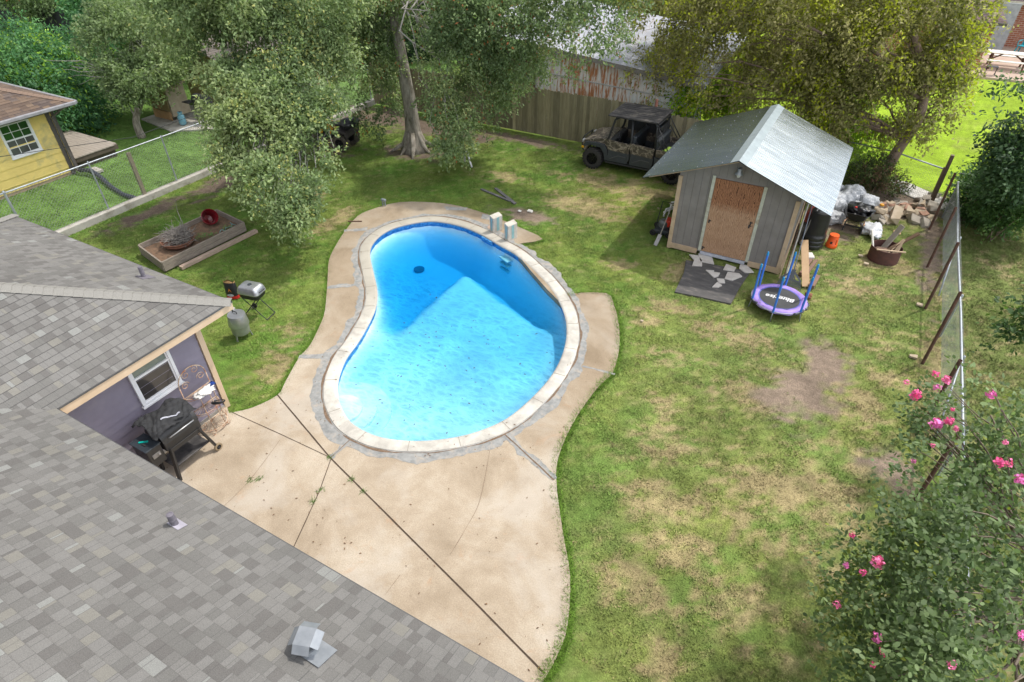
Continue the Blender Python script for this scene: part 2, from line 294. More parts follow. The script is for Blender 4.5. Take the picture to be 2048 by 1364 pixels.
def lawn(x, y):
    """returns albedo (n,3) and grass cover 0..1"""
    x = np.asarray(x, float); y = np.asarray(y, float)
    n1 = fbm(x, y, 0.55, 4, 1); n2 = fbm(x, y, 2.1, 4, 5); n3 = fbm(x, y, 7.0, 3, 9); n4 = fbm(x+40, y, 0.9, 4, 21)
    dirt = np.zeros(x.shape); tan = np.zeros(x.shape)
    for (a, b, rx, ry, k) in PATCH:
        wob = (n2-0.5)*1.5+(n3-0.5)*1.3
        d = np.hypot((x-a)/rx, (y-b)/ry)+wob
        m = np.clip((1.10-d)/0.5, 0, 1)
        if k == 'd': dirt = np.maximum(dirt, m)
        else: tan = np.maximum(tan, m*0.62)
    right = 1/(1+np.exp(-(x+3.2)*1.3))*(1/(1+np.exp((y-22.5)*1.5)))       # the worn lawn right of the pool
    tan = np.maximum(tan, np.clip((n2*0.6+n4*0.75-0.72+0.09*right)*3.4, 0, 1)*(0.12+0.38*right))
    tan = np.maximum(tan, np.clip((n3-0.60)*4, 0, 1)*(0.08+0.26*right))
    ed = dist_poly(x, y, DECK_L) if x.size < 400000 else np.full(x.shape, 9.0)
    lush = np.clip(1-(ed-0.05)/0.45, 0, 1)*(0.5+0.8*n1)*(x > -6)
    lush = np.maximum(lush, np.clip((n4-0.53)*6+(fbm(x, y, 6.0, 3, 61)-0.5)*3.0, 0, 1)*0.85)
    tan = tan*(1-np.clip(lush, 0, 1)*0.85)
    hf = fbm(x, y, 13.0, 3, 91); tan = np.clip((tan*1.15+(hf-0.5)*1.5-0.22)*2.2, 0, 1)*0.72
    far = (y > 24.4) & (x > -8); side = x < -20.3
    g_yel = np.array([0.230, 0.285, 0.060]); g_dk = np.array([0.120, 0.190, 0.042]); g_lu = np.array([0.110, 0.225, 0.035])
    t = np.clip(0.5+(n1-0.5)*1.2+(n3-0.5)*0.9, 0, 1)
    yel = np.clip(t*(0.55+0.45*np.clip((x+14)/8, 0, 1)), 0, 1)
    col = g_dk[None]*(1-yel[..., None])+g_yel[None]*yel[..., None]
    col = col*(1-lush[..., None]*0.8)+g_lu[None]*lush[..., None]*0.8
    col = col*(1-.22*right[..., None])+np.array([0.30, 0.30, 0.13])[None]*.22*right[..., None]
    fcol = np.array([0.260, 0.385, 0.026])[None]*(0.72+0.5*n2[..., None]); col = np.where(far[..., None], fcol, col)
    scol = np.array([0.125, 0.225, 0.050])[None]*(0.45+0.75*n2[..., None]+0.45*n3[..., None]); col = np.where(side[..., None], scol, col)
    rs = (x > 3.6) & (y < 24.4); rcol = np.array([0.150, 0.190, 0.055])[None]*(0.65+0.7*n1[..., None]); col = np.where(rs[..., None], rcol, col)
    tcol = np.array([0.42, 0.315, 0.185])[None]*(0.75+0.5*n3[..., None])
    tt = tan*(1-0.75*far)*(1-0.7*side); col = col*(1-tt[..., None])+tcol*tt[..., None]
    dcol = np.array([0.265, 0.205, 0.155])[None]*(0.62+0.75*n2[..., None])
    left = np.clip((-x-9)/3, 0, 1); dcol = dcol*(1-0.42*left[..., None])
    col = col*(0.83+0.34*fbm(x+7, y, 10.0, 2, 55))[..., None]*(0.85+0.3*vnoise(x, y, 1.7, 66))[..., None]
    col = col*(1-dirt[..., None])+dcol*dirt[..., None]
    cover = (1-dirt)*(1-0.55*tt)
    return np.clip(col, 0.01, 1), cover
mg, n, l, b = new_mat('lawn_ground')
at = n.new('ShaderNodeAttribute'); at.attribute_name = 'tint'; v = coords(n, l)
t = noise(n, l, v, 38, 5, 0.75); r = ramp(n, [(0.30, 0.58), (0.70, 1.34)]); l.new(t.outputs['Fac'], r.inputs['Fac'])
t2 = noise(n, l, v, 6, 4, 0.6); r2 = ramp(n, [(0.3, 0.80), (0.7, 1.18)]); l.new(t2.outputs['Fac'], r2.inputs['Fac'])
l.new(mixc(n, l, 1.0, mixc(n, l, 1.0, at.outputs['Color'], r.outputs['Color'], 'MULTIPLY'), r2.outputs['Color'], 'MULTIPLY'), b.inputs['Base Color'])
b.inputs['Roughness'].default_value = 0.95; b.inputs['Specular IOR Level'].default_value = 0.15
bump(n, l, b, t.outputs['Fac'], 0.9, 0.03)
xs = np.concatenate([np.array([-300, -180, -110, -75, -55, -42, -34, -30, -27, -24.5]), np.arange(-22.5, 8.0, 0.13), np.array([9, 10.5, 12.5, 15, 20, 30, 50, 90, 160, 300])])
ys = np.concatenate([np.array([-200, -100, -50, -20, -8, 0, 2]), np.arange(3.0, 27.0, 0.13), np.arange(27.5, 46, 0.5), np.array([48, 52, 60, 75, 100, 150, 230, 400])])
gx, gy = np.meshgrid(xs, ys); fx, fy = gx.ravel(), gy.ravel()
colr, cov = lawn(fx, fy)
gz = -0.008-0.022*fbm(fx, fy, 1.3, 3, 3)
nx, ny = len(xs), len(ys); idx = np.arange(nx*ny).reshape(ny, nx)
F = np.stack([idx[:-1, :-1], idx[:-1, 1:], idx[1:, 1:], idx[1:, :-1]], -1).reshape(-1, 4)
mid = offset_loop(POOL_L, 0.10); ins = inside(fx, fy, mid); F = F[~ins[F].any(1)]
# cells touching the pool's edge lie under the coping: drop any that would show inside it
tag(np_mesh('ground', np.stack([fx, fy, gz], 1), F, mg, col=np.concatenate([colr, np.ones((len(fx), 1))], 1), smooth=True), kind='structure')

# blades of grass, thicker where the lawn is green
mb, n, l, b = new_mat('grass_blade')
at = n.new('ShaderNodeAttribute'); at.attribute_name = 'tint'
l.new(at.outputs['Color'], b.inputs['Base Color']); b.inputs['Roughness'].default_value = 0.8; b.inputs['Specular IOR Level'].default_value = 0.15
gn = n.new('ShaderNodeNewGeometry'); vm = n.new('ShaderNodeVectorMath'); vm.operation = 'MULTIPLY_ADD'; vm.inputs[1].default_value = (0.35, 0.35, 0.35); vm.inputs[2].default_value = (0, 0, 0.8)
l.new(gn.outputs['Normal'], vm.inputs[0]); l.new(vm.outputs[0], b.inputs['Normal'])
def blades(name, n_bl, x0, x1, y0, y1, label, hs=1.0, power=1.0, near=True):
    px = RNG.uniform(x0, x1, n_bl); py = RNG.uniform(y0, y1, n_bl)
    cl = fbm(px, py, 3.3, 3, 31)
    c, cv = lawn(px, py)
    keep = (RNG.random(n_bl) < cv*(0.25+1.1*np.clip((cl-0.3)*2.5, 0, 1))) & ~inside(px, py, DECK_L) & ~inside(px, py, COP_L)
    keep &= ~((px > -3.85) & (px < -0.6) & (py > 16.05) & (py < 20.2)) & ~((px < -9.7) & (py < 5.25))
    if near: keep &= ~((px < -9.0) & (py < 6.2)) | (px > -10)
    px, py, c, cl = px[keep], py[keep], c[keep], cl[keep]; m = len(px)
    h = RNG.uniform(0.014, 0.034, m)*hs*(0.6+0.9*cl); w = RNG.uniform(0.006, 0.013, m); a = RNG.uniform(0, 2*PI, m); lean = RNG.uniform(0.2, 1.6, m)*h
    la = RNG.uniform(0, 2*PI, m); z = np.full(m, -0.012)
    V = np.stack([np.stack([px-np.cos(a)*w, py-np.sin(a)*w, z], 1), np.stack([px+np.cos(a)*w, py+np.sin(a)*w, z], 1),
                  np.stack([px+np.cos(la)*lean, py+np.sin(la)*lean, z+h], 1)], 1).reshape(-1, 3)
    k = (RNG.uniform(0.80, 1.26, m)**power)[:, None]; cc = np.clip(c*k, 0, 1); cc = np.repeat(cc, 3, 0)
    tag(np_mesh(name, V, np.arange(3*m).reshape(-1, 3), mb, col=np.concatenate([cc, np.ones((3*m, 1))], 1)), label, 'grass', kind='stuff')
blades('neighbour_grass', 200000, -33.0, -20.45, 6.0, 24.0, 'green neighbour lawn behind the left fence', 1.6)
blades('side_grass', 130000, 3.7, 8.5, 8.0, 23.5, 'darker side lawn right of the fence', 1.4)
blades('grass', 900000, -20.2, 3.6, 4.0, 22.6, 'patchy green and straw coloured lawn around the swimming pool')
# taller ragged fringe along the patio edge and beside fences
fr = []
for (px_, py_) in DECK_L[:-3]: fr.append((px_, py_))
fr = np.array(fr); seg = RNG.integers(0, len(fr)-1, 42000); tt = RNG.random(42000)[:, None]
P = fr[seg]*(1-tt)+fr[seg+1]*tt+RNG.normal(0, 0.045, (42000, 2))
ok = dist_poly(P[:, 0], P[:, 1], DECK_L) < 0.13; ok &= ~((P[:, 0] < -9.5) & (P[:, 1] < 5.3)); ok &= RNG.random(42000) < (0.25+0.9*fbm(P[:, 0], P[:, 1], 1.2, 3, 77)); ok &= ~(inside(P[:, 0], P[:, 1], COP_L))
P = P[ok]; m = len(P); c, cv = lawn(P[:, 0], P[:, 1]); h = RNG.uniform(0.03, 0.12, m)*np.where(P[:, 0] > -6, 1, 0.7); a = RNG.uniform(0, 2*PI, m); la = RNG.uniform(0, 2*PI, m); w = 0.008
V = np.stack([np.stack([P[:, 0]-np.cos(a)*w, P[:, 1]-np.sin(a)*w, np.full(m, -0.01)], 1), np.stack([P[:, 0]+np.cos(a)*w, P[:, 1]+np.sin(a)*w, np.full(m, -0.01)], 1), np.stack([P[:, 0]+np.cos(la)*h, P[:, 1]+np.sin(la)*h, h*0.8], 1)], 1).reshape(-1, 3)
cc = np.repeat(np.array([[0.12, 0.22, 0.03]])*RNG.uniform(0.6, 1.4, m)[:, None], 3, 0)
tag(np_mesh('edge_grass', V, np.arange(3*m).reshape(-1, 3), mb, col=np.concatenate([cc, np.ones((3*m, 1))], 1)), 'fringe of longer green grass creeping over the patio edge', 'grass', kind='stuff')

# ---- patio slab
mdk, n, l, b = new_mat('patio_concrete'); v = coords(n, l)
t = noise(n, l, v, 0.9, 7, 0.62, 0.3); r = ramp(n, [(0.32, (0.31, 0.245, 0.17)), (0.50, (0.41, 0.335, 0.245)), (0.68, (0.50, 0.43, 0.335))]); l.new(t.outputs['Fac'], r.inputs['Fac'])
t2 = noise(n, l, v, 48, 5, 0.85); r2 = ramp(n, [(0.30, 0.66), (0.70, 1.24)]); l.new(t2.outputs['Fac'], r2.inputs['Fac'])
col = mixc(n, l, 1.0, r.outputs['Color'], r2.outputs['Color'], 'MULTIPLY')
t4 = noise(n, l, v, 1.7, 6, 0.7, 0.8); r4 = ramp(n, [(0.60, 0.0), (0.74, 1.0)]); l.new(t4.outputs['Fac'], r4.inputs['Fac'])
col = mixc(n, l, mth(n, l, 'MULTIPLY', r4.outputs['Color'], 0.5), col, (0.42, 0.23, 0.11))
t5 = noise(n, l, v, 0.55, 6, 0.62, 0.5); r5 = ramp(n, [(0.50, 0.0), (0.62, 1.0)]); l.new(t5.outputs['Fac'], r5.inputs['Fac']); col = mixc(n, l, mth(n, l, 'MULTIPLY', r5.outputs['Color'], 0.42), col, (0.50, 0.46, 0.40))
t6 = noise(n, l, v, 3.6, 8, 0.75, 1.2); r6 = ramp(n, [(0.30, 1.0), (0.40, 0.0)]); l.new(t6.outputs['Fac'], r6.inputs['Fac']); col = mixc(n, l, mth(n, l, 'MULTIPLY', r6.outputs['Color'], 0.35), col, (0.24, 0.18, 0.125))
# the strip round the far side is darker and browner than the patio by the house
gp = n.new('ShaderNodeNewGeometry'); sp = n.new('ShaderNodeSeparateXYZ'); l.new(gp.outputs['Position'], sp.inputs[0])
old = mth(n, l, 'MULTIPLY', mth(n, l, 'SUBTRACT', sp.outputs['Y'], 6.2), 0.35, True); col = mixc(n, l, mth(n, l, 'MULTIPLY', old, 0.8), col, mixc(n, l, 1.0, col, (0.72, 0.68, 0.62), 'MULTIPLY'))
l.new(col, b.inputs['Base Color']); b.inputs['Roughness'].default_value = 0.88; bump(n, l, b, t2.outputs['Fac'], 0.35, 0.006)
hole = offset_loop(POOL_L, 0.24)
def holed_slab(outer, inner, ztop, zbot, name, mat):
    bm = bmesh.new(); eds = []
    for L in (outer, inner):
        vs = [bm.verts.new((p[0], p[1], ztop)) for p in L]
        for i in range(len(vs)): eds.append(bm.edges.new((vs[i], vs[(i+1) % len(vs)])))
    bmesh.ops.triangle_fill(bm, use_beauty=True, edges=eds)
    for f in bm.faces:
        if f.normal.z < 0: f.normal_flip()
    top = list(bm.faces); g = bmesh.ops.extrude_face_region(bm, geom=top)
    for e in g['geom']:
        if isinstance(e, bmesh.types.BMVert): e.co.z = ztop
    for f in top:
        for q in f.verts: pass
    new = {e for e in g['geom'] if isinstance(e, bmesh.types.BMVert)}
    for q in bm.verts:
        if q not in new: q.co.z = zbot
    bmesh.ops.recalc_face_normals(bm, faces=bm.faces)
    me = bpy.data.meshes.new(name); bm.to_mesh(me); bm.free(); me.materials.append(mat)
    o = bpy.data.objects.new(name, me); C.objects.link(o); return o
deck = tag(holed_slab(DECK_L, hole, 0.04, -0.12, 'patio', mdk), kind='structure')
m_mortar = surf('mortar', (0.32, 0.32, 0.305), (0.20, 0.205, 0.20), 9, 0.9, bmp=0.4, dirt=(0.37, 0.33, 0.28), dirt_amt=0.25, dirt_scale=5)
m_joint = surf('dark_joint', (0.05, 0.035, 0.025), (0.09, 0.06, 0.04), 20, 0.95)  # dark brown colour of the expansion joints
m_crack = surf('crack', (0.22, 0.15, 0.10), (0.12, 0.08, 0.05), 20, 0.95)
def strip(name, pts, w, mat, z, wob=0.0, k=8, parent=deck, seed=0):
    L = smooth_loop(pts, k, False) if k else pts
    # resample finely so a ragged edge can be cut into it
    out = []
    for i in range(len(L)-1):
        a, b_ = L[i], L[i+1]; q = max(1, int(math.hypot(b_[0]-a[0], b_[1]-a[1])/0.03))
        for j in range(q): out.append((a[0]+(b_[0]-a[0])*j/q, a[1]+(b_[1]-a[1])*j/q))
    out.append(L[-1]); m = MB(); vs = []; n_ = len(out)
    for i, p in enumerate(out):
        a, b_ = out[max(i-1, 0)], out[min(i+1, n_-1)]; tx, ty = b_[0]-a[0], b_[1]-a[1]; q = math.hypot(tx, ty) or 1
        s1 = w*(1+wob*2.4*(float(fbm(np.array([p[0]+seed]), np.array([p[1]]), 4.0, 3, 3)[0])-0.5)); s2 = w*(1+wob*2.4*(float(fbm(np.array([p[0]]), np.array([p[1]+9+seed]), 4.0, 3, 8)[0])-0.5))
        vs += [(p[0]-ty/q*s1/2, p[1]+tx/q*s1/2, z), (p[0]+ty/q*s2/2, p[1]-tx/q*s2/2, z)]
    m.add(vs, [(2*i, 2*i+1, 2*i+3, 2*i+2) for i in range(n_-1)])
    return m.build(name, mat, parent, fix=False)
strip('expansion_joint', J1, 0.028, m_joint, 0.045, 0.2, 0); strip('expansion_joint', J2, 0.014, m_joint, 0.045, 0.3, 0); strip('expansion_joint', J3, 0.016, m_joint, 0.045, 0.3, 0)
for i, q in enumerate((M1, M2, M3, M4, M5, M6)): strip('mortar_seam', q, (0.16, 0.16, 0.07, 0.15, 0.15, 0.17)[i], m_mortar, 0.044, 0.9, 5, seed=i*3)
strip('crack', M1, 0.022, m_crack, 0.048, 0.9, 5); strip('crack', M2, 0.024, m_crack, 0.048, 0.9, 5, seed=4)
for q in (CR1, CR2, CR3): strip('crack', q, 0.007, m_crack, 0.0445, 0.9, 6)
for q in (P1, P2): MB().prism(q, 0.036, 0.0445).build('mortar_patch', m_mortar, deck)
# gouged mortar ring outside the coping
def ring(name, L, o0, o1, z, mat, parent, amp=0.0, seed=0, zi=None):
    n_ = len(L); A = offset_loop(L, [o0+amp*(float(fbm(np.array([p[0]]), np.array([p[1]]), 3.2, 3, seed)[0])-0.5) for p in L]); B = offset_loop(L, [o1+amp*2.0*(float(fbm(np.array([p[0]]), np.array([p[1]]), 2.4, 4, seed+5)[0])-0.5) for p in L])
    m = MB(); m.add([(p[0], p[1], z if zi is None else zi) for p in A]+[(p[0], p[1], z) for p in B], [(i, (i+1) % n_, n_+(i+1) % n_, n_+i) for i in range(n_)])
    return m.build(name, mat, parent, fix=False)
FINE = smooth_loop(POOL, 16)
ring('mortar_ring', FINE, 0.22, 0.49, 0.0435, m_mortar, deck, 0.16, 3)
ring('joint_gap', FINE, 0.285, 0.318, 0.047, m_crack, deck, 0.05, 12)
m_white = surf('white_plaster', (0.72, 0.71, 0.66), (0.60, 0.58, 0.52), 4, 0.8, bmp=0.2)
sc_ = MB()

# ---- swimming pool
pool = thing('swimming_pool', 'kidney shaped in-ground swimming pool with pale stone coping and blue water', 'swimming pool', (-7.5, 10, 0))
m_cop, n, l, b = new_mat('coping_stone'); v = coords(n, l)
t = noise(n, l, v, 2.2, 7, 0.65, 0.4); r = ramp(n, [(0.33, (0.37, 0.35, 0.31)), (0.62, (0.60, 0.575, 0.51))]); l.new(t.outputs['Fac'], r.inputs['Fac'])
t2 = noise(n, l, v, 60, 4, 0.8); r2 = ramp(n, [(0.3, 0.85), (0.7, 1.1)]); l.new(t2.outputs['Fac'], r2.inputs['Fac'])
gp = n.new('ShaderNodeNewGeometry'); sp = n.new('ShaderNodeSeparateXYZ'); l.new(gp.outputs['Position'], sp.inputs[0])
old = mth(n, l, 'MULTIPLY', mth(n, l, 'SUBTRACT', mth(n, l, 'MULTIPLY', sp.outputs['X'], -1.0), 7.0), 0.4, True)
old = mth(n, l, 'MULTIPLY', old, mth(n, l, 'MULTIPLY', mth(n, l, 'SUBTRACT', sp.outputs['Y'], 8.0), 0.5, True))
col = mixc(n, l, mth(n, l, 'MULTIPLY', old, 0.75), r.outputs['Color'], (0.36, 0.33, 0.27))  # coping blends to a darker grey-brown towards the far left
l.new(mixc(n, l, 1.0, col, r2.outputs['Color'], 'MULTIPLY'), b.inputs['Base Color']); b.inputs['Roughness'].default_value = 0.85; bump(n, l, b, t2.outputs['Fac'], 0.4, 0.006)
def cross_ring(L, prof, name, mat, parent, smooth=True):
    n_ = len(L); loops = [offset_loop(L, o) for o, z in prof]; m = MB(); vs = []
    for k, (o, z) in enumerate(prof): vs += [(p[0], p[1], z) for p in loops[k]]
    fs = []
    for k in range(len(prof)-1):
        for i in range(n_): fs.append((k*n_+i, k*n_+(i+1) % n_, (k+1)*n_+(i+1) % n_, (k+1)*n_+i))
    m.add(vs, fs); return m.build(name, mat, parent, smooth=smooth, world=True, ang=40)
cross_ring(FINE, [(0.01, -0.02), (-0.03, 0.0), (-0.035, 0.03), (-0.015, 0.055), (0.03, 0.065), (0.22, 0.067), (0.26, 0.06), (0.275, 0.03)], 'coping', m_cop, pool)
m_cj = surf('coping_joint_grout', (0.30, 0.27, 0.22), (0.24, 0.21, 0.17), 9, 0.9)
tot = 0; last = 0; OUT = offset_loop(FINE, 0.255); INN = offset_loop(FINE, 0.0)
for i in range(len(FINE)):
    tot += math.hypot(FINE[i][0]-FINE[i-1][0], FINE[i][1]-FINE[i-1][1])
    if tot-last > 0.93:
        last = tot; MB().beam((INN[i][0], INN[i][1], 0.066), (OUT[i][0], OUT[i][1], 0.067), 0.010, 0.006).build('coping_joint', m_cj, pool, world=True)
m_tile, n, l, b = new_mat('waterline_tile'); v = coords(n, l)
vo = n.new('ShaderNodeTexVoronoi'); vo.inputs['Scale'].default_value = 26; l.new(v, vo.inputs['Vector']); r = ramp(n, [(0.2, (0.03, 0.16, 0.42)), (0.8, (0.10, 0.34, 0.62))]); l.new(vo.outputs['Color'], r.inputs['Fac']); l.new(r.outputs['Color'], b.inputs['Base Color']); b.inputs['Roughness'].default_value = 0.25
cross_ring(FINE, [(0.004, 0.02), (0.004, -0.16)], 'tile_band', m_tile, pool)
m_shell = surf('pool_plaster', (0.86, 0.94, 1.0), (0.80, 0.92, 1.0), 2, 0.6)
# floor: a shallow shelf towards the house and a deep hopper beyond a pointed break
g = 0.09; X = np.arange(-12, -3.9, g); Y = np.arange(5.6, 14.6, g); GX, GY = np.meshgrid(X, Y); a, b2 = GX.ravel(), GY.ravel()
VR = [tuple(p) for p in VREG]; iv = inside(a, b2, VR); dv = np.where(iv, 0, dist_poly(a, b2, VR))
dw = dist_poly(a, b2, POOL_L); inn = inside(a, b2, POOL_L)
dv = np.clip(dv+(fbm(a, b2, 2.2, 3, 6)-.5)*.16*(dv > 0), 0, 9); q_ = np.clip(dv/0.8, 0, 1); dep = 0.30+0.33*np.clip((b2-5.8)/4.5, 0, 1)+0.60*q_*q_*(3-2*q_)
cove = 0.25+8.0*np.clip(dw, 0, 5)**1.0; cove_l = 0.22+1.35*np.clip(dw, 0, 5); lefty = np.clip((-a-7.2)/1.0, 0, 1)*np.clip((8.9-b2)/1.0, 0, 1)
bowl = 0.14+(dep-0.14)*(1-np.exp(-(np.clip(dw, 0, 9)/0.26)**1.25)); z = -np.where(inn, bowl*(1-lefty)+np.minimum(dep, cove_l)*lefty, 0.14)
nx, ny = len(X), len(Y); idx = np.arange(nx*ny).reshape(ny, nx); F = np.stack([idx[:-1, :-1], idx[:-1, 1:], idx[1:, 1:], idx[1:, :-1]], -1).reshape(-1, 4)
out1 = inside(a, b2, offset_loop(POOL_L, 0.13)); F = F[out1[F].all(1)]
np_mesh('pool_floor', np.stack([a, b2, z], 1), F, m_shell, pool, smooth=True)
cross_ring(FINE, [(0.006, -0.10), (0.006, -0.6)], 'pool_wall', m_shell, pool)
# round entry steps at the house end
for k, (rr, zz) in enumerate(((1.02, -0.30), (0.72, -0.22), (0.42, -0.14))):
    cx, cy = -7.75, 6.35; pts = []
    for j in range(40):
        an = 2*PI*j/40; pts.append((cx+rr*math.cos(an), cy+rr*math.sin(an)))
    IN = offset_loop(POOL_L, -0.01); pa = np.array(pts); ok = inside(pa[:, 0], pa[:, 1], IN); pp = []
    LA = np.array(IN)
    for q in range(40):
        if ok[q]: pp.append(pts[q])
        else:
            d_ = np.hypot(LA[:, 0]-pts[q][0], LA[:, 1]-pts[q][1]); w_ = LA[d_.argmin()]; pp.append((float(w_[0])+0.0005*q, float(w_[1])))
    MB().prism(pp, zz-0.25, zz).build('pool_step', m_shell, pool, world=True)
m_dark = surf('dark_grey', (0.03, 0.032, 0.035), None, 10, 0.6)
def disc(m, c, r_, h, seg=20): m.prism([(c[0]+r_*math.cos(2*PI*i/seg), c[1]+r_*math.sin(2*PI*i/seg)) for i in range(seg)], c[2], c[2]+h)
dr = MB(); disc(dr, (-10.75, 13.05, -1.20), 0.17, 0.05); dr.build('floor_drain', surf('drain_blue_grey', (0.06, 0.16, 0.26), None, 5, 0.6), pool, world=True)
sk = MB(); sk.beam((-8.95, 14.01, -0.055), (-8.50, 13.85, -0.055), 0.05, 0.13); sk.build('skimmer_opening', m_tile, pool, world=True)
for k in range(3): q = MB(); q.beam((-8.02, 13.62, -0.22-0.17*k), (-7.66, 13.44, -0.22-0.17*k), 0.20, 0.04); q.build('ladder_step', surf('step_blue', (0.34, 0.66, 0.76), None, 5, 0.5), pool, world=True)
# water: closed volume under a rippled surface; caustic light is painted into its transparency
mw = bpy.data.materials.new('pool_water'); mw.use_nodes = True; n = mw.node_tree.nodes; l = mw.node_tree.links; n.clear()
o_ = n.new('ShaderNodeOutputMaterial'); va = n.new('ShaderNodeVolumeAbsorption'); va.inputs['Color'].default_value = (0.15, 0.81, 0.99, 1); va.inputs['Density'].default_value = 1.55
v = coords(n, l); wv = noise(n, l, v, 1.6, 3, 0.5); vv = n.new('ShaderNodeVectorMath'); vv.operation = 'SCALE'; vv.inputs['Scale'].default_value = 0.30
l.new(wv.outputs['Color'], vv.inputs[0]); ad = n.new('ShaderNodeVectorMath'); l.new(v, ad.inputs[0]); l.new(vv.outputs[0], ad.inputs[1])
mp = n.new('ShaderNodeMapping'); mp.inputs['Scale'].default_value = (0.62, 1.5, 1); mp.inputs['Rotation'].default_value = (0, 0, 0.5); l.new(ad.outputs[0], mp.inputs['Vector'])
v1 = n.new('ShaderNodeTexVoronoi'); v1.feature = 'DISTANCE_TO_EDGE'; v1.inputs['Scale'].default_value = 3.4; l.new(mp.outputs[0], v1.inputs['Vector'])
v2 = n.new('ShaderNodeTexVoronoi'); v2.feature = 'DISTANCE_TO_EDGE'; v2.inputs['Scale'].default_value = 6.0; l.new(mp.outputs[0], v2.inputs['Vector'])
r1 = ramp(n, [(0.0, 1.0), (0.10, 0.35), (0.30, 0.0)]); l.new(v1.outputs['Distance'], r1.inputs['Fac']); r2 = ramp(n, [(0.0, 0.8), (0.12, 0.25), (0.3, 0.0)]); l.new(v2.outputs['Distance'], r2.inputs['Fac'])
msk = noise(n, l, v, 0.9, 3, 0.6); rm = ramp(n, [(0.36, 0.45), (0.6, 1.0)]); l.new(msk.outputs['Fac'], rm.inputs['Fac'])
spw = n.new('ShaderNodeSeparateXYZ'); l.new(v, spw.inputs[0]); caustic_fade = mth(n, l, 'MULTIPLY', mth(n, l, 'SUBTRACT', mth(n, l, 'ADD', spw.outputs['Y'], mth(n, l, 'MULTIPLY', msk.outputs['Fac'], 1.5)), 11.6), 0.8, True)  # painted caustics fade out towards the deep end
ca = mth(n, l, 'MULTIPLY', mth(n, l, 'MULTIPLY', mth(n, l, 'ADD', r1.outputs['Color'], r2.outputs['Color'], True), rm.outputs['Color']), mth(n, l, 'SUBTRACT', 1.0, mth(n, l, 'MULTIPLY', caustic_fade, 0.85)))
tr = n.new('ShaderNodeBsdfTransparent'); l.new(mixc(n, l, ca, mixc(n, l, caustic_fade, (0.68, 0.72, 0.75), (0.93, 0.94, 0.95)), (1.0, 1.0, 1.0)), tr.inputs['Color'])
gl = n.new('ShaderNodeBsdfGlossy'); gl.inputs['Roughness'].default_value = 0.03; fr_ = n.new('ShaderNodeFresnel'); fr_.inputs['IOR'].default_value = 1.33
wn2 = noise(n, l, v, 5.5, 3, 0.5); bp = n.new('ShaderNodeBump'); bp.inputs['Strength'].default_value = 0.25; bp.inputs['Distance'].default_value = 0.02
l.new(wn2.outputs['Fac'], bp.inputs['Height']); l.new(bp.outputs['Normal'], gl.inputs['Normal']); l.new(bp.outputs['Normal'], fr_.inputs['Normal'])
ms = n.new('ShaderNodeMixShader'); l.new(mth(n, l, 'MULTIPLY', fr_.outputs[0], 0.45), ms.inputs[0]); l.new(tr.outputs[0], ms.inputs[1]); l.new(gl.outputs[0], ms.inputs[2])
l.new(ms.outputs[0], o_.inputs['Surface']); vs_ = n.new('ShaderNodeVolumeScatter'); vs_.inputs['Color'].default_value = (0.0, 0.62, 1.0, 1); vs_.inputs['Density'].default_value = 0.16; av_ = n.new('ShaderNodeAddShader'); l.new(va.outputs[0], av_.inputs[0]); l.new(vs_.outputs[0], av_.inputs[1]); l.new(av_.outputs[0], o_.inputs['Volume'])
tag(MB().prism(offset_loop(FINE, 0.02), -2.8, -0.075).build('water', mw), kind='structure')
# floating leaves and leaf litter on the patio
m_lf = surf('dead_leaf', (0.10, 0.06, 0.03), (0.04, 0.03, 0.02), 30, 0.8)
lf = MB(); lp = MB()
def leaflet(m, x, y, z, s_):
    a_ = random.uniform(0, 2*PI); ca_, sa_ = math.cos(a_), math.sin(a_); q = [(-s_, 0, 0), (0, s_*.4, .004), (s_, 0, 0.002), (0, -s_*.4, .004)]
    m.add([(x+p[0]*ca_-p[1]*sa_, y+p[0]*sa_+p[1]*ca_, z+p[2]) for p in q], [(0, 1, 2, 3)])
PI_ = offset_loop(POOL_L, -0.2)
for i in range(150):
    x, y = random.gauss(-7.0, 1.5), random.gauss(8.2, 1.6)
    if inside(np.array([x]), np.array([y]), PI_)[0]: leaflet(lf, x, y, -0.071, random.uniform(0.018, 0.045))
for i in range(260):
    x, y = random.uniform(-9.7, -1), random.uniform(2.6, 8)
    pt = (np.array([x]), np.array([y]))
    if inside(*pt, DECK_L)[0] and not inside(*pt, POOL_L)[0]: leaflet(lp, x, y, 0.05 if not inside(*pt, COP_L)[0] else 0.072, random.uniform(0.009, 0.03))
for i in range(160):
    q = random.choice(COP_L); x, y = q[0]+random.gauss(0, .3), q[1]+random.gauss(0, .3); pt = (np.array([x]), np.array([y]))
    if inside(*pt, DECK_L)[0] and not inside(*pt, offset_loop(POOL_L, .03))[0]: leaflet(lp, x, y, 0.075, random.uniform(0.009, 0.026))
tag(lf.build('floating_leaves', m_lf, fix=False), 'scatter of small dark leaves floating on the pool water', 'leaves', kind='stuff')
tag(lp.build('fallen_leaves', surf('dry_leaf', (0.22, 0.12, 0.05), (0.09, 0.05, 0.03), 30, 0.8), fix=False), 'small brown fallen leaves scattered over the patio', 'leaves', kind='stuff')
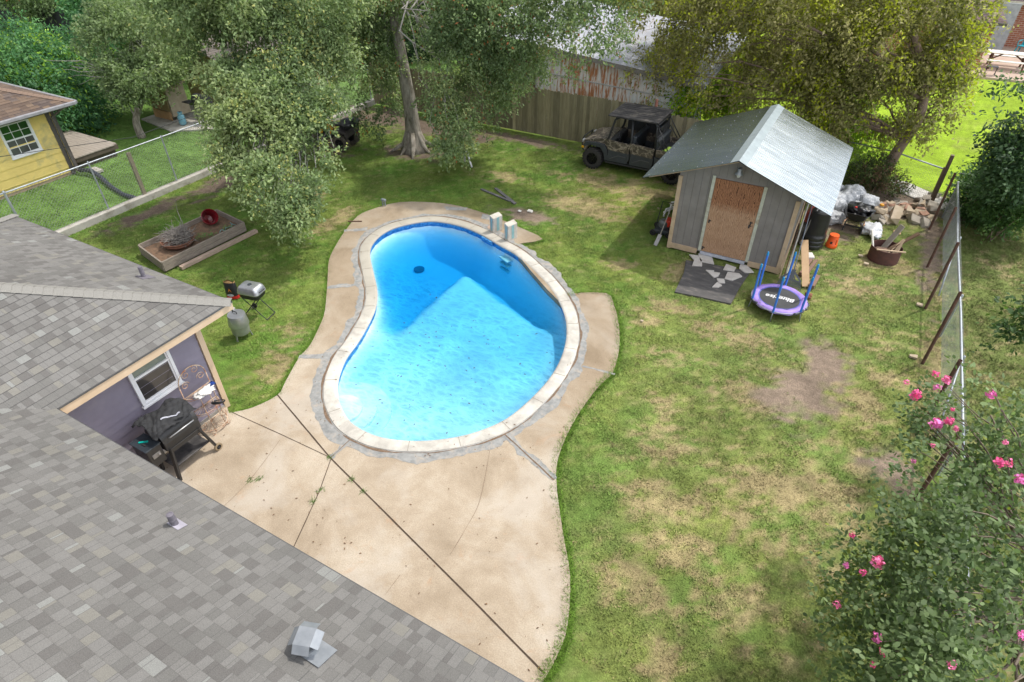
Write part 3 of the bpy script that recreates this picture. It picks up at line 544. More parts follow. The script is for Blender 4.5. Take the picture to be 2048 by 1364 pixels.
# weeds in the joints
wd = MB()
for (x, y) in [J1[1], ((J1[1][0]*.7+J1[2][0]*.3), (J1[1][1]*.7+J1[2][1]*.3)), ((J1[1][0]*.55+J1[2][0]*.45), (J1[1][1]*.55+J1[2][1]*.45)), J3[1], (J3[1][0]+.05, J3[1][1]-.25), CR2[1], (CR2[1][0]+.12, CR2[1][1]+.1)]:
    for k in range(34):
        a_ = random.uniform(0, 2*PI); r_ = random.uniform(.02, .09); bx, by = x+random.gauss(0, .035), y+random.gauss(0, .035)
        wd.add([(bx-.006, by, .04), (bx+.006, by, .04), (bx+r_*math.cos(a_), by+r_*math.sin(a_), .04+random.uniform(.01, .05))], [(0, 1, 2)])
tag(wd.build('weeds', surf('weed_green', (0.10, 0.22, 0.03), None, 20, 0.8), fix=False), 'small green weeds growing in the patio joints', 'weeds', kind='stuff')
# ---------------------------------------------------------------- shingled house
def shingle_mat(name, tones, dark=(0.07, 0.07, 0.07), wid=0.165, row=0.143):
    m, n, l, b = new_mat(name); uv = n.new('ShaderNodeUVMap')
    def brick(w, off, fr, sq, dx):
        mp = n.new('ShaderNodeMapping'); mp.inputs['Location'].default_value = (dx, 0, 0); l.new(uv.outputs[0], mp.inputs['Vector'])
        t = n.new('ShaderNodeTexBrick'); t.inputs['Scale'].default_value = 1; t.inputs['Brick Width'].default_value = w; t.inputs['Row Height'].default_value = row
        t.inputs['Color1'].default_value = (0, 0, 0, 1); t.inputs['Color2'].default_value = (1, 1, 1, 1); t.inputs['Mortar'].default_value = (0.5, 0.5, 0.5, 1)
        t.inputs['Mortar Size'].default_value = 0.0032; t.inputs['Mortar Smooth'].default_value = 0.4; t.offset = off; t.offset_frequency = fr; t.squash = sq; t.squash_frequency = 2
        l.new(mp.outputs[0], t.inputs['Vector']); return t
    b1 = brick(wid, 0.37, 3, 0.72, 0); b2 = brick(wid*1.53, 0.61, 2, 1.25, 0.11)
    s = mth(n, l, 'ADD', mth(n, l, 'MULTIPLY', b1.outputs['Color'], 0.6), mth(n, l, 'MULTIPLY', b2.outputs['Color'], 0.4))
    r = ramp(n, tones, True); l.new(s, r.inputs['Fac'])
    v = coords(n, l); g = noise(n, l, v, 120, 5, 0.9); rg = ramp(n, [(0.30, 0.50), (0.70, 1.28)]); l.new(g.outputs['Fac'], rg.inputs['Fac'])
    big = noise(n, l, v, 0.7, 4, 0.6); rb = ramp(n, [(0.3, 0.90), (0.7, 1.08)]); l.new(big.outputs['Fac'], rb.inputs['Fac'])
    c = mixc(n, l, 1.0, r.outputs['Color'], rg.outputs['Color'], 'MULTIPLY'); c = mixc(n, l, 1.0, c, rb.outputs['Color'], 'MULTIPLY')
    c = mixc(n, l, mth(n, l, 'MULTIPLY', mth(n, l, 'ADD', b1.outputs['Fac'], b2.outputs['Fac'], True), 0.55), c, dark)
    l.new(c, b.inputs['Base Color']); b.inputs['Roughness'].default_value = 0.95; b.inputs['Specular IOR Level'].default_value = 0.2
    h = mth(n, l, 'ADD', mth(n, l, 'MULTIPLY', s, 0.6), mth(n, l, 'MULTIPLY', g.outputs['Fac'], 0.3)); bump(n, l, b, h, 0.5, 0.006)
    return m
m_sh = shingle_mat('grey_shingle', [(0.0, (0.165, 0.161, 0.151)), (0.28, (0.192, 0.187, 0.176)), (0.40, (0.146, 0.140, 0.132)), (0.50, (0.202, 0.197, 0.186)), (0.62, (0.172, 0.167, 0.157)), (0.72, (0.216, 0.208, 0.184)), (0.80, (0.194, 0.189, 0.178)), (0.88, (0.255, 0.258, 0.243))])
def slope(name, mat, parent, eave_a, eave_b, up, run, rise, ra, rb, row=0.143, butt=0.009):
    """stepped shingle courses. eave from a to b; up = plan direction; ra, rb = how far each end moves along the eave per metre of plan run"""
    a = Vector((*eave_a,)); b_ = Vector((*eave_b,)); e = (b_-a).normalized(); up = Vector((up[0], up[1], 0)); L = (b_-a).length
    sl = math.hypot(1, rise); nn = int(run*sl/row); nor = e.cross(up+Vector((0, 0, rise))).normalized()
    if nor.z < 0: nor = -nor
    me = bpy.data.meshes.new(name); vs = []; fs = []; uvs = []
    for k in range(nn+1):
        t0, t1 = k*row/sl, min((k+1)*row/sl, run)
        def P(s_, t): return a+e*s_+up*t+Vector((0, 0, rise*t))
        s00, s01 = ra*t0, L+rb*t0; s10, s11 = ra*t1, L+rb*t1
        if s11 <= s10 or t1 <= t0: break
        w0 = k*row; q = len(vs)
        vs += [P(s00, t0)+nor*butt, P(s01, t0)+nor*butt, P(s11, t1)+nor*0.001, P(s10, t1)+nor*0.001, P(s00, t0), P(s01, t0)]
        fs += [(q, q+1, q+2, q+3), (q+4, q+5, q+1, q)]
        uvs += [(s00, w0+.001), (s01, w0+.001), (s11, w0+row-.001), (s10, w0+row-.001), (s00, w0+.001), (s01, w0+.001), (s01, w0+.001), (s00, w0+.001)]
    off = absloc(parent); me.from_pydata([tuple(p-off) for p in vs], [], fs); ul = me.uv_layers.new(name='UVMap')
    ul.data.foreach_set('uv', np.array(uvs, np.float32).ravel()); me.materials.append(mat)
    o = bpy.data.objects.new(name, me); C.objects.link(o); o.parent = parent; return o
house = thing('house', 'blue grey sided house with a weathered grey shingle roof beside the patio', 'house', (-9.8, 1.9, 0))
ZE = 2.50; SL = 0.40; XA = -9.29; YE = 5.685; YB = 2.40; XW = -16.7
roof = slope('roof', m_sh, house, (XA, YB, ZE), (XA, YE, ZE), (-1, 0), 3.7, SL, -1, -1)
slope('roof', m_sh, house, (XA, YE, ZE), (XW, YE, ZE), (0, -1), 3.7, SL, 1, -1)
slope('roof', m_sh, house, (9.0, YB, ZE), (XA, YB, ZE), (0, -1), 5.6, SL, 0, 1)
slope('roof', m_sh, house, (XW, YE, ZE), (XW, -3, ZE), (1, 0), 3.7, SL, 1, 0)
slope('roof', m_sh, house, (-13.0-3.7, -8.8, ZE), (9.0, -8.8, ZE), (0, 1), 5.6, SL, 0, 0)
# ridge caps down the hip
m_cap = surf('ridge_cap', (0.255, 0.248, 0.225), (0.205, 0.198, 0.18), 60, 0.95, bmp=0.4, bscale=200)
def caps(p, q, parent, mat, step=0.145, w=0.15, name='hip_cap'):
    p = Vector(p); q = Vector(q); d = (q-p).normalized(); side = d.cross(Vector((0, 0, 1))).normalized(); N = int((q-p).length/step); m = MB()
    for i in range(N):
        a_ = p+d*step*i; b_ = p+d*(step*(i+1.25)); lift = Vector((0, 0, 0.016)); dr_ = Vector((0, 0, -0.040))
        m.add([a_+side*w+dr_+lift, a_+lift*1.9, a_-side*w+dr_+lift, b_+side*w+dr_+lift*.3, b_+lift*.9, b_-side*w+dr_+lift*.3], [(0, 1, 4, 3), (1, 2, 5, 4)])
        m.add([a_+side*w+dr_+lift, a_+lift*1.9, a_-side*w+dr_+lift, a_+side*w+dr_, a_+lift*.4, a_-side*w+dr_], [(0, 1, 4, 3), (1, 2, 5, 4)])
    return m.build(name, mat, parent, world=True, fix=False)
caps((XA, YE, ZE+.01), (XA-3.7, YE-3.7, ZE+3.7*SL+.01), house, m_cap)
caps((XW, YE, ZE+.01), (XW+3.7, YE-3.7, ZE+3.7*SL+.01), house, m_cap)
m_tan = surf('tan_trim_paint', (0.62, 0.47, 0.32), (0.55, 0.41, 0.27), 3, 0.6, bmp=0.05)
m_drip = surf('drip_edge_metal', (0.12, 0.12, 0.12), None, 20, 0.5, 0.3)
fm = MB(); fm.box((XA-.012, (YB+YE)/2, ZE-.095), (.022, YE-YB+.02, .15)); fm.box(((XA+XW)/2, YE-.012, ZE-.095), (XA-XW, .022, .15)); fm.box((-.15, YB-.012, ZE-.095), (18.28, .022, .15)); fm.box((XW+.012, 0, ZE-.095), (.022, 11.3, .15))
fm.build('fascia', m_tan, house, world=True)
dm = MB(); dm.box((XA+.004, (YB+YE)/2, ZE-.008), (.02, YE-YB+.03, .028)); dm.box(((XA+XW)/2, YE+.004, ZE-.008), (XA-XW+.03, .02, .028)); dm.box((-.15, YB+.004, ZE-.008), (18.3, .02, .028)); dm.build('drip_edge', m_drip, house, world=True)
sm = MB(); sm.box((-9.56, 3.65, ZE-.15), (.48, 4.0, .02)); sm.box((-13.2, 5.42, ZE-.152), (7.0, .5, .02)); sm.box((-.2, 2.14, ZE-.154), (18.0, .5, .02)); sm.build('soffit', m_tan, house, world=True)
m_sid = surf('blue_grey_siding_paint', (0.225, 0.205, 0.260), (0.195, 0.175, 0.225), 2.5, 0.55, bmp=0.05, dirt=(0.24, 0.22, 0.26), dirt_amt=0.2)
def siding(m, p, q, z0, z1, face, course=0.165, lap=0.027):
    """lapped boards on a wall from p to q (plan), face = outward plan normal"""
    z = z0; k = 0
    while z < z1-0.01:
        zz = min(z+course, z1); fx_, fy_ = face
        a0 = (p[0]+fx_*lap, p[1]+fy_*lap, z); b0 = (q[0]+fx_*lap, q[1]+fy_*lap, z); a1 = (p[0]+fx_*.003, p[1]+fy_*.003, zz); b1 = (q[0]+fx_*.003, q[1]+fy_*.003, zz)
        m.quad(a0, b0, b1, a1); m.quad((p[0]+fx_*.001, p[1]+fy_*.001, z), (q[0]+fx_*.001, q[1]+fy_*.001, z), b0, a0); z = zz
w = MB(); siding(w, (-9.8, 1.9), (-9.8, 5.05), 0.12, 2.36, (1, 0)); siding(w, (9, 1.9), (-9.8, 1.9), 0.12, 2.36, (0, 1)); siding(w, (-9.8, 5.15), (-16.2, 5.15), 0.12, 2.36, (0, 1))
w.build('siding', m_sid, house, world=True, fix=False)
w = MB(); w.box((-13.0, 3.5, 1.2), (6.39, 3.28, 2.36)); w.box((-3.3, -2.9, 1.2), (26.0, 9.58, 2.36)); w.build('wall_core', m_sid, house, world=True)
fd = MB(); fd.box((-9.79, 3.5, 0.06), (.06, 3.34, .12)); fd.build('foundation', surf('foundation_concrete', (0.35, 0.33, 0.30), None, 5, 0.9), house, world=True)
ct = MB(); ct.box((-9.775, 5.12, 1.19), (.05, .11, 2.37)); ct.box((-9.85, 5.175, 1.19), (.11, .045, 2.37)); ct.build('corner_trim', m_tan, house, world=True)
m_whp = surf('white_vinyl', (0.78, 0.78, 0.79), (0.70, 0.70, 0.71), 5, 0.4)
def glass(name, c=(0.05, 0.06, 0.055), rough=0.05, spec=0.9, c2=None):
    m, n, l, b = new_mat(name); v = coords(n, l); t = noise(n, l, v, 1.6, 3, 0.5); r = ramp(n, [(0.4, c2 or c), (0.6, c)]); l.new(t.outputs['Fac'], r.inputs['Fac']); l.new(r.outputs['Color'], b.inputs['Base Color'])
    b.inputs['Roughness'].default_value = rough; b.inputs['Specular IOR Level'].default_value = spec; return m
m_gl = glass('window_glass_green', (0.16, 0.20, 0.17), 0.06, 0.9, (0.10, 0.13, 0.11)); m_gld = glass('window_glass_dark', (0.06, 0.055, 0.05), 0.08, 0.8, (0.035, 0.03, 0.03))
def window(parent, x, y0, y1, z0, z1, rail=None, name='window', mu=m_gl, ml=m_gld, muntin=0, fw=0.055):
    """double hung window on a wall facing +x"""
    f = MB()
    f.box((x+.03, (y0+y1)/2, z0+fw/2), (.06, y1-y0, fw)); f.box((x+.03, (y0+y1)/2, z1-fw/2), (.06, y1-y0, fw)); f.box((x+.029, y0+fw/2, (z0+z1)/2), (.058, fw, z1-z0-2*fw)); f.box((x+.029, y1-fw/2, (z0+z1)/2), (.058, fw, z1-z0-2*fw))
    f.box((x+.036, (y0+y1)/2, z0-.012), (.085, y1-y0+.04, .03))
    zr = (z0+z1)/2 if rail is None else rail
    f.box((x+.024, (y0+y1)/2, zr), (.045, y1-y0-2*fw, .045))
    for a_ in (y0+fw+.014, y1-fw-.014): f.box((x+.018, a_, (z0+z1)/2), (.034, .028, z1-z0-2*fw))
    f.box((x+.018, (y0+y1)/2, z0+fw+.016), (.034, y1-y0-2*fw-.06, .032))
    o = f.build(name, m_whp, parent, world=True)
    u = MB(); u.box((x+.012, (y0+y1)/2, (zr+z1-fw)/2), (.008, y1-y0-2*fw, z1-fw-zr)); u.build('upper_pane', mu, o, world=True)
    u = MB(); u.box((x+.008, (y0+y1)/2, (zr+z0+fw)/2), (.008, y1-y0-2*fw, zr-z0-fw)); u.build('lower_pane', ml, o, world=True)
    if muntin:
        u = MB()
        for za, zb in ((z0+fw, zr), (zr, z1-fw)):
            u.box((x+.018, (y0+y1)/2, (za+zb)/2), (.012, y1-y0-2*fw-.02, .018))
            for k in (1, 2): u.box((x+.0185, y0+fw+(y1-y0-2*fw)*k/3, (za+zb)/2), (.012, .018, zb-za-.03))
        u.build('muntin', m_whp, o, world=True)
window(house, -9.786, 3.66, 4.47, 1.24, 2.36, 1.84)
# roof vents: two plumbing pipes and a tilted metal flue cap
m_ventp = surf('purple_grey_pipe', (0.17, 0.155, 0.18), (0.13, 0.12, 0.14), 30, 0.7)
m_galv = surf('galvanised_sheet', (0.30, 0.32, 0.34), (0.24, 0.26, 0.28), 9, 0.45, 0.35)
def roofz(x, y, eave, ): return ZE+SL*(eave-y)
def pipe_vent(x, y, h, r_, fl):
    z = ZE+SL*((YB if fl else YE)-y); p = thing('plumbing_vent', 'grey purple pipe vent on a metal flashing low on the near roof' if fl else 'thin pipe vent sticking up from the far hip of the roof', 'roof vent', (x, y, z))
    m = MB(); m.tube([(0, 0, -.05), (0, 0, h)], r_, 14); m.lathe([(r_, h), (r_*.72, h+.004), (r_*.7, h-.05)], 14); m.tube([(0, 0, h*.45), (0, 0, h*.55)], r_*1.12, 14); m.build('pipe', m_ventp, p, smooth=True, ang=40)
    M_ = Matrix.Rotation(-math.atan(SL), 4, 'X'); f = MB(); f.box((0.02, 0.01, .012), (.20, .13, .005) if fl else (.24, .26, .005), M_); f.build('flashing', m_ventp if not fl else surf('lilac_flashing', (0.40, 0.38, 0.44), None, 8, 0.5), p)
pipe_vent(-5.74, 1.86, 0.20, 0.042, True); pipe_vent(-11.25, 5.32, 0.24, 0.040, False)
fc = thing('flue_vent', 'galvanised flue vent with a folded box cap near the roof edge', 'roof vent', (-3.17, 1.50, ZE+SL*0.90))
m = MB(); m.box((0.07, 0.02, .02), (.30, .26, .006), Matrix.Rotation(-math.atan(SL), 4, 'X')); m.build('flashing', m_galv, fc)
m = MB(); m.tube([(0, 0, -.05), (0, 0, .14)], .095, 24); m.tube([(0, 0, .115), (0, 0, .128)], .101, 24); m.build('collar', m_galv, fc, smooth=True, ang=40)
m = MB(); M_ = Matrix.Translation((-.012, 0.016, .25)) @ Matrix.Scale(.8, 4) @ Matrix.Rotation(0.35, 4, 'Z') @ Matrix.Rotation(R(6), 4, 'X')
m.box((0, 0, 0), (.22, .22, .008), M_)
for k in range(4):
    Mk = M_ @ Matrix.Rotation(PI/2*k, 4, 'Z') @ Matrix.Translation((0, .11, 0)) @ Matrix.Rotation(R(-42), 4, 'X'); m.box((0, .055, 0), (.215, .115, .006), Mk)
for sx in (-1, 1): m.beam((sx*.07, 0, .12), (sx*.07, .0, .248), .018, .003)
m.build('cap', m_galv, fc)

# ---------------------------------------------------------------- storage shed
shed = thing('storage_shed', 'grey wooden shed with tan trim, plywood doors and a corrugated metal gable roof', 'shed', (-2.23, 18.1, 0))
m_shp, n, l, b = new_mat('grey_panel_paint'); v = coords(n, l); t = noise(n, l, v, 3, 5, 0.6); r = ramp(n, [(0.3, (0.185, 0.170, 0.155)), (0.7, (0.235, 0.220, 0.205))]); l.new(t.outputs['Fac'], r.inputs['Fac']); l.new(r.outputs['Color'], b.inputs['Base Color']); b.inputs['Roughness'].default_value = 0.75
t2 = noise(n, l, v, 160, 3, 0.7); bump(n, l, b, t2.outputs['Fac'], 0.2, 0.004)
X0, X1, Y0, Y1 = -3.80, -0.67, 16.1, 20.15; ZR = 3.10; YF, YR = 15.55, 20.65; XE0, XE1 = -4.68, 0.12; ZEV = 2.19; XC = -2.28
ks = (ZR-ZEV)/(XC-XE0)
def roof_z(x): return ZR-abs(x-XC)*(ZR-ZEV)/((XC-XE0) if x < XC else (XE1-XC))
wl_ = MB(); xs_ = [X0, -2.95, -1.47, X1]
prof = [(X0, .12), (X1, .12), (X1, roof_z(X1)-.05), (XC, ZR-.05), (X0, roof_z(X0)-.05)]
wl_.yprism(prof, Y0, Y1); wl_.build('wall', m_shp, shed, world=True)
gr = MB()
for x in np.arange(X0+.2, X1, .205):
    if not (-2.93 < x < -1.50): gr.box((float(x), Y0-.0015, (.2+roof_z(float(x))-.1)/2), (.0045, .004, roof_z(float(x))-.32))
    else: gr.box((float(x), Y0-.0015, (2.42+roof_z(float(x))-.08)/2), (.0045, .004, roof_z(float(x))-.08-2.42))
gr.build('panel_groove', surf('groove_shadow', (0.09, 0.085, 0.08), None, 9, 0.9), shed, world=True)
m_tan2 = surf('tan_board', (0.50, 0.38, 0.255), (0.42, 0.31, 0.20), 5, 0.7, bmp=0.1, dirt=(0.35, 0.28, 0.2), dirt_amt=0.15)
for c_, d_, nm_ in (((X0+.035, Y0-.022, 1.13), (.11, .04, 2.22), 'corner_trim'), ((X1-.035, Y0-.022, 1.10), (.11, .04, 2.14), 'corner_trim'), ((-3.37, Y0-.02, .12), (.84, .036, .16), 'base_board'), ((-1.09, Y0-.02, .12), (.84, .036, .16), 'base_board'), ((X1+.02, (Y0+Y1)/2, .12), (.035, 4.0, .16), 'base_board'), ((X0-.02, (Y0+Y1)/2, .12), (.035, 4.0, .16), 'base_board')):
    MB().box(c_, d_).build(nm_, m_tan2, shed, bevel=.004, world=True)
m_ply, n, l, b = new_mat('weathered_plywood'); v = coords(n, l, (1, 1, 0.33))
wv_ = n.new('ShaderNodeTexWave'); wv_.wave_type = 'BANDS'; wv_.bands_direction = 'X'; wv_.inputs['Scale'].default_value = 11; wv_.inputs['Distortion'].default_value = 16; wv_.inputs['Detail'].default_value = 5; wv_.inputs['Detail Scale'].default_value = 0.9; l.new(v, wv_.inputs['Vector'])
r = ramp(n, [(0.0, (0.08, 0.035, 0.018)), (0.30, (0.34, 0.18, 0.095)), (0.8, (0.46, 0.27, 0.155))]); l.new(wv_.outputs['Fac'], r.inputs['Fac'])
gp = n.new('ShaderNodeNewGeometry'); sp = n.new('ShaderNodeSeparateXYZ'); l.new(gp.outputs['Position'], sp.inputs[0])
tn = noise(n, l, coords(n, l), 9, 5, 0.7); up_ = mth(n, l, 'MULTIPLY', mth(n, l, 'SUBTRACT', mth(n, l, 'ADD', sp.outputs['Z'], mth(n, l, 'MULTIPLY', tn.outputs['Fac'], 0.5)), 1.72), 4.0, True)
tn2 = noise(n, l, coords(n, l), 5, 4, 0.6); rk = ramp(n, [(0.3, (0.36, 0.23, 0.14)), (0.65, (0.50, 0.34, 0.22))]); l.new(tn2.outputs['Fac'], rk.inputs['Fac'])
col = mixc(n, l, 0.42, r.outputs['Color'], rk.outputs['Color']); col = mixc(n, l, up_, col, mixc(n, l, 1.0, r.outputs['Color'], (0.78, 0.64, 0.56), 'MULTIPLY'))
kn = n.new('ShaderNodeTexVoronoi'); kn.inputs['Scale'].default_value = 7.0; l.new(coords(n, l, (1.3, 1, 1)), kn.inputs['Vector']); rkn = ramp(n, [(0.03, 1.0), (0.13, 0.0)]); l.new(kn.outputs['Distance'], rkn.inputs['Fac'])
col = mixc(n, l, mth(n, l, 'MULTIPLY', rkn.outputs['Color'], 0.75), col, (0.09, 0.045, 0.025))
l.new(col, b.inputs['Base Color']); b.inputs['Roughness'].default_value = 0.85; bump(n, l, b, wv_.outputs['Fac'], 0.3, 0.006)
dd = MB(); dd.box((-2.215, Y0-.018, 1.27), (1.235, .03, 2.18)); dd = dd.build('door', m_ply, shed, world=True)
for x, z in ((-2.78, 1.12), (-2.80, .28), (-1.70, 1.32), (-1.72, 1.22)): hg = MB(); hg.box((x, Y0-.038, z), (.035, .012, .10)); hg.box((x+.03, Y0-.038, z+.02), (.05, .01, .025)); hg.build('hinge', m_dark, dd, world=True)
m_jb = surf('pale_green_jamb', (0.50, 0.52, 0.43), (0.40, 0.41, 0.33), 8, 0.75, dirt=(0.33, 0.28, 0.2), dirt_amt=0.2, bmp=0.15)
for c_, d_ in (((-2.88, Y0-.024, 1.30), (.085, .042, 2.25)), ((-1.55, Y0-.024, 1.28), (.085, .042, 2.21))): MB().box(c_, d_).build('door_jamb', m_jb, shed, bevel=.004, world=True)
sl_ = MB(); sl_.box((-2.22, Y0-.03, .12), (1.25, .05, .085)); sl_.build('door_sill', surf('pale_metal_sill', (0.50, 0.53, 0.60), None, 8, 0.5), shed, world=True)
m_tin, n, l, b = new_mat('corrugated_galvanised_roof'); v = coords(n, l, (0.35, 7.0, 1)); t = noise(n, l, v, 2.2, 6, 0.7); r = ramp(n, [(0.3, (0.27, 0.32, 0.345)), (0.7, (0.42, 0.47, 0.49))]); l.new(t.outputs['Fac'], r.inputs['Fac']); l.new(r.outputs['Color'], b.inputs['Base Color'])
b.inputs['Metallic'].default_value = 0.95; rr = ramp(n, [(0.3, 0.13), (0.7, 0.24)]); l.new(t.outputs['Fac'], rr.inputs['Fac']); l.new(rr.outputs['Color'], b.inputs['Roughness'])
def corrugated(name, mat, parent, x0, z0, x1, z1, y0, y1, pitch=0.075, amp=0.0042, seg=8):
    """sheet with ribs running from eave (x0,z0) to ridge (x1,z1), repeated along y"""
    m_ = int((y1-y0)/pitch*seg); ys_ = np.linspace(y0, y1, m_+1); d = Vector((x1-x0, 0, z1-z0)).normalized(); nrm = Vector((-d.z, 0, d.x))
    if nrm.z < 0: nrm = -nrm
    m = MB(); vs = []
    for i, y in enumerate(ys_):
        h = amp*math.cos(2*PI*(y-y0)/pitch)
        for (x, z) in ((x0, z0), (x1, z1)): vs.append((x+nrm.x*h, float(y), z+nrm.z*h))
        for (x, z) in ((x0, z0), (x1, z1)): vs.append((x+nrm.x*(h-.006), float(y), z+nrm.z*(h-.006)))
    fs = []
    for i in range(m_): a_ = 4*i; fs += [(a_, a_+1, a_+5, a_+4), (a_+2, a_+6, a_+7, a_+3), (a_, a_+4, a_+6, a_+2)]
    m.add(vs, fs); return m.build(name, mat, parent, smooth=True, world=True, ang=60, fix=False)
corrugated('roof_sheet', m_tin, shed, XE0, ZEV, XC, ZR, YF, YR); corrugated('roof_sheet', m_tin, shed, XE1, ZEV, XC, ZR, YF, YR)
rc = MB(); q = .20; rc.add([(XC-q, YF-.01, ZR-q*ks+.016), (XC, YF-.01, ZR+.03), (XC+q, YF-.01, ZR-q*ks+.016), (XC-q, YR+.01, ZR-q*ks+.016), (XC, YR+.01, ZR+.03), (XC+q, YR+.01, ZR-q*ks+.016)], [(0, 1, 4, 3), (1, 2, 5, 4)]); rc.build('ridge_cap', surf('ridge_cap_zinc', (0.34, 0.40, 0.42), (0.28, 0.33, 0.35), 6, 0.5, 0.35), shed, world=True)
sc0 = MB().lathe([(.0, .010), (.009, .008), (.010, 0)], 6).build('roof_screw', surf('screw_head', (0.5, 0.5, 0.5), None, 9, 0.4), shed, fix=False); first_ = True
for x in (-4.55, -3.9, -3.3, -2.7, -1.9, -1.2, -.6, 0.0):
    for y in np.arange(YF+.15, YR, .45): 
        o = sc0 if first_ else sc0.copy()
        if not first_: C.objects.link(o); o.parent = shed
        first_ = False; o.location = (x+2.23, float(y)-18.1, roof_z(x)+.009)
rf = MB()
for y in (YF+.3, 16.6, 17.7, 18.8, YR-.3):
    rf.beam((XE0+.1, y, ZEV-.03), (XC, y, ZR-.07), .04, .09); rf.beam((XE1-.1, y, ZEV-.03), (XC, y, ZR-.07), .04, .09)
rf.build('rafter', m_tan2, shed, world=True)
lt = thing('barn_light', 'small galvanised lamp with a glass bulb under the shed gable peak', 'lamp', (-2.27, 15.95, 2.68))
m = MB(); m.lathe([(0, .10), (.055, .10), (.06, .02), (.10, -.03), (.105, -.05), (.06, -.05)], 20); m.build('lamp_housing', m_galv, lt, smooth=True, ang=45)
m = MB(); m.lathe([(.055, -.05), (.05, -.10), (.03, -.14), (0, -.15)], 16); m.build('lens', surf('frosted_glass', (0.6, 0.62, 0.6), None, 6, 0.2), lt, smooth=True)
m = MB(); m.box((0, .08, .06), (.05, .12, .04)); m.build('bracket', m_galv, lt)

# ---------------------------------------------------------------- fences
m_fgal = surf('galvanised_pipe', (0.46, 0.50, 0.54), (0.34, 0.37, 0.40), 6, 0.45, 0.5)
m_wire = surf('chainlink_wire', (0.34, 0.36, 0.35), (0.22, 0.23, 0.22), 6, 0.6, 0.3)
def chainlink(m, p, q, z0, z1, cell=0.085, w=0.0035):
    p = Vector((p[0], p[1], 0)); q = Vector((q[0], q[1], 0)); L = (q-p).length; e = (q-p)/L; nrm = Vector((-e.y, e.x, 0)); H_ = z1-z0
    for sg in (1, -1):
        s_ = -H_
        while s_ < L:
            a_, b_ = max(s_, 0), min(s_+H_, L)
            if b_ > a_:
                za, zb = (a_-s_), (b_-s_)
                if sg < 0: za, zb = H_-za, H_-zb
                A = p+e*a_+nrm*(.002*sg); B_ = p+e*b_+nrm*(.002*sg)
                m.beam((A.x, A.y, z0+za), (B_.x, B_.y, z0+zb), w, w)
            s_ += cell
def round_post(parent, x, y, h, r_=.03, mat=None, z=0, cap=True, name='post'):
    m = MB(); m.tube([(x, y, z-.05), (x, y, z+h)], r_, 10)
    if cap: m.lathe([(r_*1.25, h-.03), (r_*1.25, h), (r_*.8, h+.03), (0, h+.04)], 10, c=(x, y, z))
    return m.build(name, mat or m_fgal, parent, smooth=True, ang=40, world=True)
lf_ = thing('chainlink_fence', 'galvanised chain link fence on a low concrete curb left of the pool lawn', 'fence', (-20.3, 14, 0))
m = MB(); chainlink(m, (-20.3, 4.5), (-20.3, 22.9), .20, 1.74, 0.105, .0048); m.build('mesh', m_wire, lf_, world=True, fix=False)
m = MB(); m.tube([(-20.3, 4.0, 1.74), (-20.3, 9, 1.74), (-20.3, 16, 1.77), (-20.3, 22.9, 1.75)], .022, 8); m.build('top_rail', m_fgal, lf_, smooth=True, world=True)
for y in (7.0, 9.45, 12.0, 14.3, 16.9, 19.6, 22.6): round_post(lf_, -20.3, y, 1.77, .024 if y > 8 else .035)
m = MB(); m.box((-20.33, 10.75, .8), (.09, .11, 1.66)); m.build('wooden_post', surf('weathered_post', (0.27, 0.24, 0.17), (0.19, 0.17, 0.12), 12, 0.9), lf_, world=True)
m_kerb = surf('curb_concrete', (0.46, 0.44, 0.39), (0.36, 0.34, 0.30), 4, 0.9, bmp=0.2, dirt=(0.27, 0.25, 0.2), dirt_amt=0.3)
m = MB(); m.box((-20.27, 13.0, .07), (.24, 20.4, .26)); m.build('curb', m_kerb, lf_, world=True, bevel=.015)
# rear dog-eared wooden fence
m_wf, n, l, b = new_mat('old_fence_wood'); at = n.new('ShaderNodeAttribute'); at.attribute_name = 'tint'; v = coords(n, l, (8, 8, 0.7)); t = noise(n, l, v, 3, 6, 0.7); r = ramp(n, [(0.3, (0.150, 0.130, 0.075)), (0.7, (0.255, 0.228, 0.145))]); l.new(t.outputs['Fac'], r.inputs['Fac'])
l.new(mixc(n, l, 1.0, r.outputs['Color'], at.outputs['Color'], 'MULTIPLY'), b.inputs['Base Color']); b.inputs['Roughness'].default_value = 0.95; bump(n, l, b, t.outputs['Fac'], 0.4, 0.006)
def picket_fence(name, label, x0, x1, y, h, seed, tint=1.0, parent_mat=m_wf):
    rnd = random.Random(seed); f = thing(name, label, 'fence', ((x0+x1)/2, y, 0)); m = MB(); cols = []; x = x0
    while x < x1:
        w_ = .138; hh = h+rnd.uniform(-.02, .03); c = .028; a_ = y+rnd.uniform(-.006, .006); tl = rnd.uniform(-.004, .004)
        k = rnd.choice((.72, .85, 1, 1, 1.1, 1.2)) if rnd.random() > .06 else 1.9
        m.yprism([(x, .03), (x+w_, .03), (x+w_+tl, hh-c), (x+w_-c+tl, hh), (x+c+tl, hh), (x+tl, hh-c)], a_, a_+.017); cols += [(k*tint, k*tint, k*tint*.98, 1)]*12; x += w_+.006
    o = m.build('picket_boards', parent_mat, f, world=True); a = o.data.attributes.new('tint', 'FLOAT_COLOR', 'POINT'); a.data.foreach_set('color', np.array(cols, np.float32).ravel())
    rl = MB()
    for z in (.35, 1.05, h-.2): rl.box(((x0+x1)/2, y+.045, z), (x1-x0, .04, .09))
    o = rl.build('rail', m_tan2, f, world=True)
    return f
picket_fence('wooden_fence', 'dark weathered dog eared picket fence behind the big tree and camouflage buggy', -20.2, -6.65, 22.65, 1.86, 3)
picket_fence('wooden_fence', 'greyer section of picket fence between the buggy roof and the shed', -6.6, -3.6, 22.75, 1.62, 8, 1.15)
